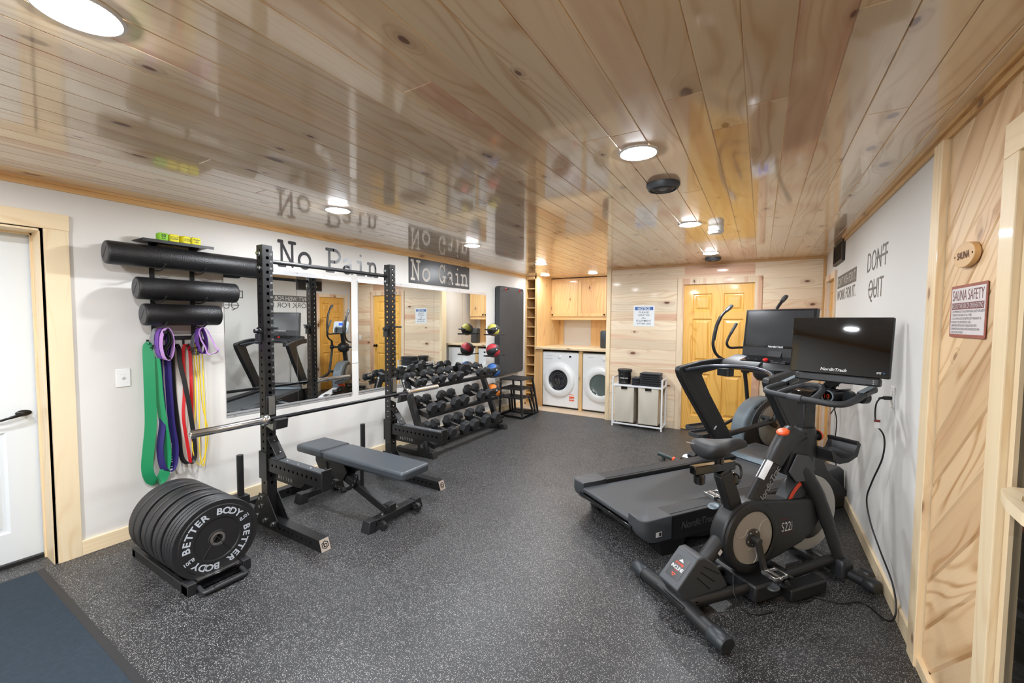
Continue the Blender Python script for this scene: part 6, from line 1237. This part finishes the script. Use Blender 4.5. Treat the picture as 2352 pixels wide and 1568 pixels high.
for (c_, lb), z, r in zip(BALLS, BZ_, BR):
    t = thing('medicine_ball', lb, 'medicine ball', (-3.44, 5.205, z-r), 0, 'medicine balls on the upright rack'); cm = mat('ball_'+lb[:3], srgb(*c_), .5, bump=.3, bscale=700)
    nn_, mm_ = 36, 24
    rot = Matrix.Rotation(R(62), 3, 'Y') @ Matrix.Rotation(R(20), 3, 'Z'); A = MB(); B = MB()
    G = [[rot @ V(cos(-pi/2+pi*j/mm_)*cos(2*pi*i/nn_), cos(-pi/2+pi*j/mm_)*sin(2*pi*i/nn_), sin(-pi/2+pi*j/mm_))*r+V(0, 0, r) for i in range(nn_)] for j in range(mm_+1)]
    for j in range(mm_):
        for i in range(nn_):
            (A if (i//6) % 2 == 0 or j < 3 or j >= mm_-3 else B).quad(G[j][i], G[j][(i+1) % nn_], G[j+1][(i+1) % nn_], G[j+1][i])
    for mb_, mt, n_ in ((A, RUB, 'body'), (B, cm, 'colour_panels')):
        o = obj(n_, mb_, mt, t, smooth=0); bm = bmesh.new(); bm.from_mesh(o.data); bmesh.ops.remove_doubles(bm, verts=bm.verts, dist=1e-5); bm.to_mesh(o.data); bm.free(); o.data.polygons.foreach_set('use_smooth', [True]*len(o.data.polygons))
    m = MB(); d_ = V(.88, -.45, .15).normalized(); u_ = V(-.45, -.88, 0).normalized(); m.lathe([(.03, r*.972), (.022, r*.99), (.001, r*1.004)], (0, 0, r), d_, 20); dd_ = obj('badge', m, RUB, t)
    m = MB(); m.text('8' if r > .1 else '4', .03, V(0, 0, r-.014)+d_*(r*1.006), V(.45, .88, 0), (0, 0, 1), off=.02); obj('badge_print', m, WHT, t, smooth=0)

# ================================================================ plyometric stands, three nested sizes
def plyo(h, s0, s1, lab_):
    t = thing('plyo_stand', lab_, 'plyo box', (-3.128, 5.56, 0), R(1.5), 'nested steel plyo stands'); L_ = .44+.0
    B0 = [V(0, 0, 0), V(0, s0, 0), V(-.43, s0, 0), V(-.43, .03, 0)]; off = (s0-s1)*.5; T0 = [V(-.04, .02, h), V(-.04, .02+s1, h), V(-.04-.365, .02+s1, h), V(-.04-.365, .02, h)]
    for a, b in zip(B0, T0): m = MB(); m.bar(a+V(0, 0, .01), b, .028, .028, (0, 1, 0)); obj('leg', m, BLKM, t, bev=.003)
    m = MB()
    for i in range(4): m.bar(B0[i]+V(0, 0, .013), B0[(i+1) % 4]+V(0, 0, .013), .028, .026)
    obj('base_frame', m, BLKM, t, smooth=0)
    m = MB(); m.box((T0[2].x-.014, T0[0].y-.014, h-.022), (T0[0].x+.014, T0[1].y+.014, h)); pf_ = obj('platform', m, BLKM, t, bev=.004)
    m = MB(); m.box((T0[2].x-.008, T0[0].y-.008, h), (T0[0].x+.008, T0[1].y+.008, h+.003)); obj('grip_surface', m, RUB, pf_, smooth=0)
    for a, b in zip(B0, T0):
        d_ = (b-a).normalized()
        for q in (a+d_*.04, b-d_*.05): m = MB(); m.cyl(q+V(.014, -.0, 0), q+V(.0175, -.0, 0), .007, n=10); m.cyl(q+V(0, -.014, 0), q+V(0, -.0175, 0), .007, n=10); obj('bolt', m, BRIGHT, pf_)
    return t
plyo(.61, .55, .39, 'tallest of the three nested black plyo stands'); plyo(.46, .46, .33, 'middle-height black plyo stand nested under the tallest'); plyo(.32, .38, .27, 'lowest black plyo stand, nested inside the other two')
# big folded mat hung on the wall
t = thing('exercise_mat', 'tall dark grey folding mat hanging on the wall by red eyelets', 'mat', (X0, 6.0, .64))
m = MB(); m.prism([(y, z) for y, z in rrect(-.385, 0, .385, 1.44, .05, 5)], (0, 0, 0), (0, 1, 0), (0, 0, 1), (1, 0, 0), .004, .105); obj('pad', m, MATC, t, bev=.008)
for yy in (-.21, .24):
    m = MB(); m.lathe([(.020, .105), (.024, .108), (.012, .110)], (0, yy, 1.395), (1, 0, 0), 20, cap=False); ey = obj('eyelet', m, REDK, t)
    m = MB(); m.cyl((.10, yy, 1.395), (.17, yy, 1.40), .005, n=8); obj('hanging_hook', m, BLKM, t)

# ================================================================ laundry nook
ct = thing('cubby_tower', 'tall narrow pine cubby tower with thirteen open squares beside the laundry nook', 'cubby shelf', (-3.58, 6.93, 0))
m = MB(); cx0, cx1, cy0, cy1 = -.108, .108, -.28, .28
m.box((cx0, cy0, 0), (cx0+.014, cy1, ZC-.005)); m.box((cx0, cy1-.012, 0), (cx1, cy1, ZC-.005)); obj('side_panel', m, W_CAB, ct, smooth=0)
m = MB(); m.box((cx1-.014, cy0, 0), (cx1, cy1, ZC-.005)); obj('side_panel', m, W_CAB, ct, smooth=0)
for k in range(14):
    z = .035+k*.1725; m = MB(); m.box((cx0+.014, cy0+.004, z-.008), (cx1-.014, cy1-.012, z+.008)); obj('shelf', m, W_CAB, ct, smooth=0)
m = MB()
for x_ in (cx0, cx1-.022): m.box((x_, cy0-.014, 0), (x_+.022, cy0, ZC-.005))
m.box((cx0, cy0-.014, ZC-.05), (cx1, cy0, ZC-.006)); m.box((cx0, cy0-.014, 0), (cx1, cy0, .03)); obj('face_frame', m, W_CAB, ct, smooth=0)
m = MB(); m.box((-3.472, 6.64, 0), (-3.452, YB, ZC)); struct('trim_17', m, W_CAB, smooth=0, grain=2)
m = MB(); m.box((-3.452, 6.62, 0), (-3.325, 6.64, 1.03)); struct('trim_18', m, W_CAB, smooth=0)
m = MB(); boards(m, (-3.452, YB-.016, 1.05), (0, 0, 1), (1, 0, 0), (0, -1, 0), 1.25, .10, .1, seed=31); boards(m, (-2.79, YB-.016, 1.05), (0, 0, 1), (1, 0, 0), (0, -1, 0), 1.25, .80, .1, seed=33); struct('wall_laundry_panel', m, W_CAB, smooth=0)
m = MB(); m.box((-3.452, 6.56, 1.028), (-1.885, YB-.016, 1.062)); solo('countertop', m, W_TRIM, 'long pale pine countertop over the washer and dryer', 'countertop', smooth=0, bev=.003, grain=0)
m = MB(); m.box((-2.632, 6.62, 0), (-2.572, 7.35, 1.028)); struct('trim_19', m, W_CAB, smooth=0)
def laundry(x0, lab_, washer):
    nm = 'washing_machine' if washer else 'clothes_dryer'; t = thing(nm, lab_, 'washer' if washer else 'dryer', (x0+.34, 6.62, 0)); W_, H_, D_ = .34, .985, .74
    m = MB(); m.box((-W_, .0, .03), (W_, D_, H_)); bd = obj('cabinet', m, WHITE, t, bev=.015, seg=3)
    m = MB(); m.box((-W_+.02, .02, 0), (W_-.02, D_, .035)); obj('plinth', m, BLKM, t, smooth=0)
    cz = .50 if washer else .475; cx = -.02
    m = MB(); m.prism([(cx+.292*cos(2*pi*i/56), cz+.305*sin(2*pi*i/56)) for i in range(56)], (0, 0, 0), (1, 0, 0), (0, 0, 1), (0, -1, 0), 0, .012); m.v = m.v
    m.lathe([(.292, .012), (.288, .035), (.25, .055), (.20, .058), (.180, .045), (.178, .02)], (cx, 0, cz), (0, -1, 0), 56, cap=False); dr_ = obj('door', m, WHITE, t, smooth=50)
    m = MB(); m.lathe([(.180, .040), (.16, .030), (.10, .018), (.001, .012)], (cx, 0, cz), (0, -1, 0), 48, cap=False); obj('door_glass', m, mat('dark_drum_glass', srgb(40, 42, 48) if washer else srgb(96, 106, 104), .06, spec=.8) if washer else mat('grey_drum_glass', srgb(92, 104, 102), .12), dr_)
    m = MB()
    if washer:
        for r_ in (.13, .105): m.tube([(cx+r_*cos(a), -.032+.004*(r_/.1), cz+r_*sin(a)) for a in [2*pi*i/32 for i in range(33)]], .003, 6)
        for k in range(4): m.tube([(cx-.05+k*.022, -.030, cz+.03), (cx-.045+k*.022, -.032, cz-.02), (cx-.03+k*.02, -.031, cz-.075)], .004, 6, 3)
        obj('drum_ribs', m, STEEL, dr_)
    else:
        m.tube([(cx-.02+.16*cos(R(a)), -.030, cz+.02+.17*sin(R(a))) for a in range(130, 262, 10)], .004, 6); obj('door_seal', m, BLKM, dr_)
    m = MB(); m.lathe([(.030, 0), (.030, .012), (.024, .016), (.001, .017)], (-.01 if washer else .03, 0, .905), (0, -1, 0), 28); obj('dial', m, PLASTW, t)
    m = MB(); m.text('Whirlpool', .016, (-.20, -.0008, .915), (1, 0, 0), (0, 0, 1)); obj('lettering', m, mat('pale_print', srgb(150, 156, 162), .5), t, smooth=0)
    if washer:
        m = MB(); m.box((.165, -.002, .900), (.205, 0, .928)); obj('display', m, GLOSSB, t, smooth=0)
        m = MB(); m.box((-.29, -.003, .862), (-.15, 0, .869)); obj('drawer_line', m, mat('plate_shadow', srgb(190, 194, 198), .5), t, smooth=0)
        m = MB()
        for z, h in ((.265, .010), (.230, .026), (.200, .010), (.175, .016), (.155, .006)): m.box((.175, -.001, z-h), (.268, 0, z))
        obj('orange_sticker', m, ORA, t, smooth=0)
        m = MB(); m.lathe([(.062, 0), (.062, .002), (.058, .002)], (.02, 0, .17), (0, -1, 0), 32, cap=False); obj('filter_cap', m, WHITE, t)
laundry(-3.318, 'white front-load washing machine with orange sticker, under the counter', True); laundry(-2.565, 'white clothes dryer with grey door glass, partly behind the corner post', False)
def cab(x0, x1, nd, lab_):
    t = thing('wall_cabinet', lab_, 'cabinet', ((x0+x1)/2, 7.24, 1.60), 0, 'pine upper cabinets in the laundry nook'); W_ = (x1-x0)/2; H_ = ZC-1.60-.01
    m = MB(); m.box((-W_, 0, 0), (W_, .36, H_)); obj('body', m, W_CAB, t, smooth=0)
    m = MB(); m.box((-W_, -.004, -.05), (W_, .02, .0)); obj('light_rail', m, W_CAB, t, smooth=0)
    dw = 2*W_/nd
    for k in range(nd):
        a = -W_+k*dw+.003; b = a+dw-.006; s_ = .06
        m = MB(); m.box((a, -.02, .012), (a+s_, 0, H_-.02)); m.box((b-s_, -.02, .012), (b, 0, H_-.02)); m.box((a+s_, -.02, .012), (b-s_, 0, .012+s_)); m.box((a+s_, -.02, H_-.02-s_), (b-s_, 0, H_-.02)); d_ = obj('door', m, W_CAB, t, smooth=0, grain=2)
        m = MB(); m.box((a+s_, -.010, .012+s_), (b-s_, -.002, H_-.02-s_)); obj('door_panel', m, W_CAB, d_, smooth=0, grain=2)
        kx = a+.03 if k == 0 else b-.03; m = MB(); m.box((kx-.012, -.045, .035), (kx+.012, -.02, .059)); obj('knob', m, BRONZE, d_, smooth=0)
cab(-3.452, -2.37, 2, 'knotty pine upper cabinet with two doors above the washer'); cab(-2.37, -1.99, 1, 'single-door pine upper cabinet mostly hidden by the corner post')
t = thing('loudspeaker', 'black rounded portable speaker on the counter, seen only in the mirror', 'speaker', (-2.30, 7.0, 1.062))
m = MB(); m.loft([[V(a, b, z) for a, b in rrect(-.08*k, -.08*k, .08*k, .08*k, .04*k, 5)] for z, k in ((0, .85), (.02, 1), (.28, 1), (.30, .9), (.305, .7))]); obj('body', m, SPK, t, smooth=50)

# ================================================================ laundry hamper and what stands on it
hm = thing('laundry_hamper', 'white metal laundry sorter with two beige canvas bags by the pine wall', 'hamper', (-1.49, 6.10, 0))
HW, HD = .345, .135
m = MB()
for z in (.045, .60):
    for y in (-HD, HD): m.bar((-HW, y, z), (HW, y, z), .016, .020)
    for x_ in (-HW, HW): m.bar((x_, -HD, z), (x_, HD, z), .016, .020)
for x_ in (-HW, HW): m.bar((x_, -HD, .71), (x_, HD, .71), .016, .020)
m.box((-HW, -HD, .600), (HW, HD, .612)); m.bar((0, -HD, .045), (0, HD, .045), .014, .014); obj('frame', m, WHITE, hm, smooth=0)
for x_ in (-HW, HW):
    for y in (-HD, HD): m = MB(); m.bar((x_, y, 0), (x_, y, .72), .020, .020, (0, 1, 0)); obj('leg', m, WHITE, hm, smooth=0)
for s_, px in ((-1, -.178), (1, .160)):
    m = MB(); n_ = 12; hw_ = .138; zt_, zb_ = .585, .075
    def pt(u, v, y): return V(px+(-hw_+2*hw_*u)*(1-.05*(1-v)), y-.018*sin(pi*u)*sin(pi*v)+.004*sin(9*u+5*v*s_), zb_+(zt_-zb_)*v)
    g = [[pt(i/n_, j/n_, -HD-.002) for i in range(n_+1)] for j in range(n_+1)]; g2 = [[V(pt(i/n_, j/n_, 0).x, HD-.02, pt(i/n_, j/n_, 0).z) for i in range(n_+1)] for j in range(n_+1)]
    for j in range(n_):
        for i in range(n_):
            if j == n_-1 and 4 <= i < 8: continue
            m.quad(g[j][i], g[j][i+1], g[j+1][i+1], g[j+1][i])
        m.quad(g[j][0], g[j+1][0], g2[j+1][0], g2[j][0]); m.quad(g[j][n_], g2[j][n_], g2[j+1][n_], g[j+1][n_]); m.quad(g2[j][0], g2[j+1][0], g2[j+1][n_], g2[j][n_])
    m.add(g[0]+g2[0][::-1], [list(range(2*n_+2))]); bg = obj('canvas_bag', m, CANVAS, hm, smooth=60)
    m = MB(); m.tube([g[n_-1][4]+V(0, -.002, 0), g[n_-1][8]+V(0, -.002, 0), g[n_][8]+V(.003, -.002, 0), ], .0035, 6); m.tube([g[n_-1][4]+V(0, -.002, 0), g[n_][4]+V(-.003, -.002, 0)], .0035, 6); m.tube([g[n_-1][k]+V(0, -.002, 0) for k in range(4, 9)], .0035, 6); obj('handle_hem', m, mat('canvas_hem', srgb(224, 219, 206), .9), bg)
t = thing('wipes_bucket', 'black lidded bucket reading FITNESS WIPES on the hamper top', 'bucket', (-1.70, 6.09, .612))
m = MB(); m.lathe([(.082, 0), (.086, .004), (.094, .17), (.094, .19)], (0, 0, 0), (0, 0, 1), 36); bu = obj('body', m, mat('bucket_black', srgb(22, 22, 23), .35), t)
m = MB(); m.lathe([(.094, .178), (.104, .18), (.106, .188), (.104, .21), (.098, .216), (.08, .21), (.001, .21)], (0, 0, 0), (0, 0, 1), 36); obj('lid', m, BLKP, t)
def wrap(mb, s_, h, z, r, a0, sx=1, off=0):
    vs, fs, wd = glyphs(s_, off, 0, 1); k = h/.7; o_ = []
    for p in vs: a = a0+((p[0]-wd/2)*k*sx)/r; o_.append(V(r*cos(a), r*sin(a), z+p[1]*k))
    mb.add(o_, fs)
m = MB(); wrap(m, 'FITNESS WIPES', .016, .083, .0905+.0012, R(-82), .8, .02); wrap(m, '^', .03, .135, .093, R(-105), 1, .02); wrap(m, '2 IN 1  x  700', .007, .028, .0885, R(-88)); obj('lettering', m, WHT, bu, smooth=0)
random.seed(4)
for st_, (x0, x1, n_, zz) in enumerate(((-1.575, -1.475, 5, .105), (-1.462, -1.185, 6, .185))):
    for k in range(n_):
        th = zz/n_; z0 = .612+k*th; jx = random.uniform(-.004, .004); m = MB()
        mid = (z0+z0+th)/2; sec = [(-.115, z0+.003), (-.122, mid), (-.115, z0+th-.002), (.10, z0+th-.001), (.105, mid), (.10, z0+.002)]; rings = []
        for i in range(9):
            u = i/8; e_ = min(u, 1-u); q = .80+.20*min(1, e_*8); rings.append([V(x0+(x1-x0)*u+jx, 6.10+a*(.92+.08*min(1, e_*6)), mid+(b-mid)*q+.001*sin(u*20+k)) for a, b in sec])
        m.loft(rings)
        pos = ('lowest', 'second from the bottom', 'third from the bottom', 'fourth from the bottom', 'fifth from the bottom', 'topmost')[k if k < n_-1 else 5]
        solo('towel', m, TOWEL, f'folded black towel, {pos} of the {"short narrow" if st_ == 0 else "tall wide"} stack', 'towel', 'folded black towels on the hamper', smooth=60, bev=.003)
m = MB()
for z in (.66, .70, .735): m.add([(-1.186, 6.0, z), (-1.180, 6.05, z+.003), (-1.180, 6.05, z+.010), (-1.186, 6.0, z+.007)], [(0, 1, 2, 3)])
# ================================================================ power cords
m = MB(); cp = [(.630, 3.115, 1.10), (.60, 3.11, 1.095), (.57, 3.05, 1.06), (.565, 3.0, .97), (.60, 2.99, .90), (.60, 3.0, .78), (.575, 3.07, .62), (.56, 3.10, .50), (.575, 3.06, .38), (.60, 2.96, .28), (.625, 2.80, .18), (.625, 2.72, .08), (.60, 2.74, .012), (.52, 2.86, .008), (.40, 2.78, .008), (.22, 2.80, .008)]
CP = [X_ for X_ in cp]
def sub(nm, par, loc):
    o = bpy.data.objects.new(nm, None); COL.objects.link(o); o.parent = par; o.matrix_parent_inverse = (Matrix.Translation(par.location) @ Matrix.Rotation(par.rotation_euler[2], 4, 'Z')).inverted(); o.location = loc; return o
def pcord(nm, m_, mt, par, loc, pp=None, **k):
    o = obj(nm, m_, mt, **k); o.parent = pp or par; 
    if pp is None: o.matrix_parent_inverse = (Matrix.Translation(par.location) @ Matrix.Rotation(par.rotation_euler[2], 4, 'Z')).inverted(); o.location = loc
    return o
PC = (.60, 2.95, 0)
m.tube([V(a-.60, b-2.95, c) for a, b, c in cp], .0042, 8, 6); cd = pcord('power_cord', m, CABLE, bk, PC, smooth=60)
m = MB(); m.bar(V(.649-.60, 3.115-2.95, 1.10), V(.612-.60, 3.113-2.95, 1.098), .026, .020); m.cyl(V(.613-.60, .163, 1.098), V(.59-.60, .158, 1.093), .008, .005); obj('plug', m, CABLE, cd, bev=.003)
m = MB(); m.box((-.045, .036, .945), (-.020, .042, .985)); obj('cord_label', m, WHT, cd, smooth=0)
m = MB(); m.box((-.0455, .0345, .978), (-.0195, .0435, .990)); obj('label_band', m, REDT, cd, smooth=0)
m = MB(); m.tube([(.04, 0, 1.3), (.01, -.02, 1.15), (.04, -.04, .98), (.0, -.06, .80), (.03, -.08, .62), (.02, -.10, .40), (.035, -.12, .15), (-.02, -.15, .006), (-.2, -.18, .006)], .0045, 8, 5); m.tube([(.04, .02, 1.3), (.03, .0, 1.1), (.0, -.03, .95), (.035, -.06, .8), (-.02, -.09, .68)], .0045, 8, 5); pcord('power_cord', m, CABLE, tm, (.60, 4.9, 0), smooth=60)
def bw(s, t_, z): return V(-.3425+.6293*s+.7771*t_+.1, 2.2945+.7771*s-.6293*t_-2.6, z)
m = MB(); m.tube([bw(.33, .06, .17), bw(.30, .09, .12), bw(.28, .12, .08), bw(.30, .16, .02), bw(.36, .19, .006), bw(.46, .20, .006)], .003, 8, 5); pcord('sensor_cable', m, CABLE, bk, (-.1, 2.6, 0), smooth=60)
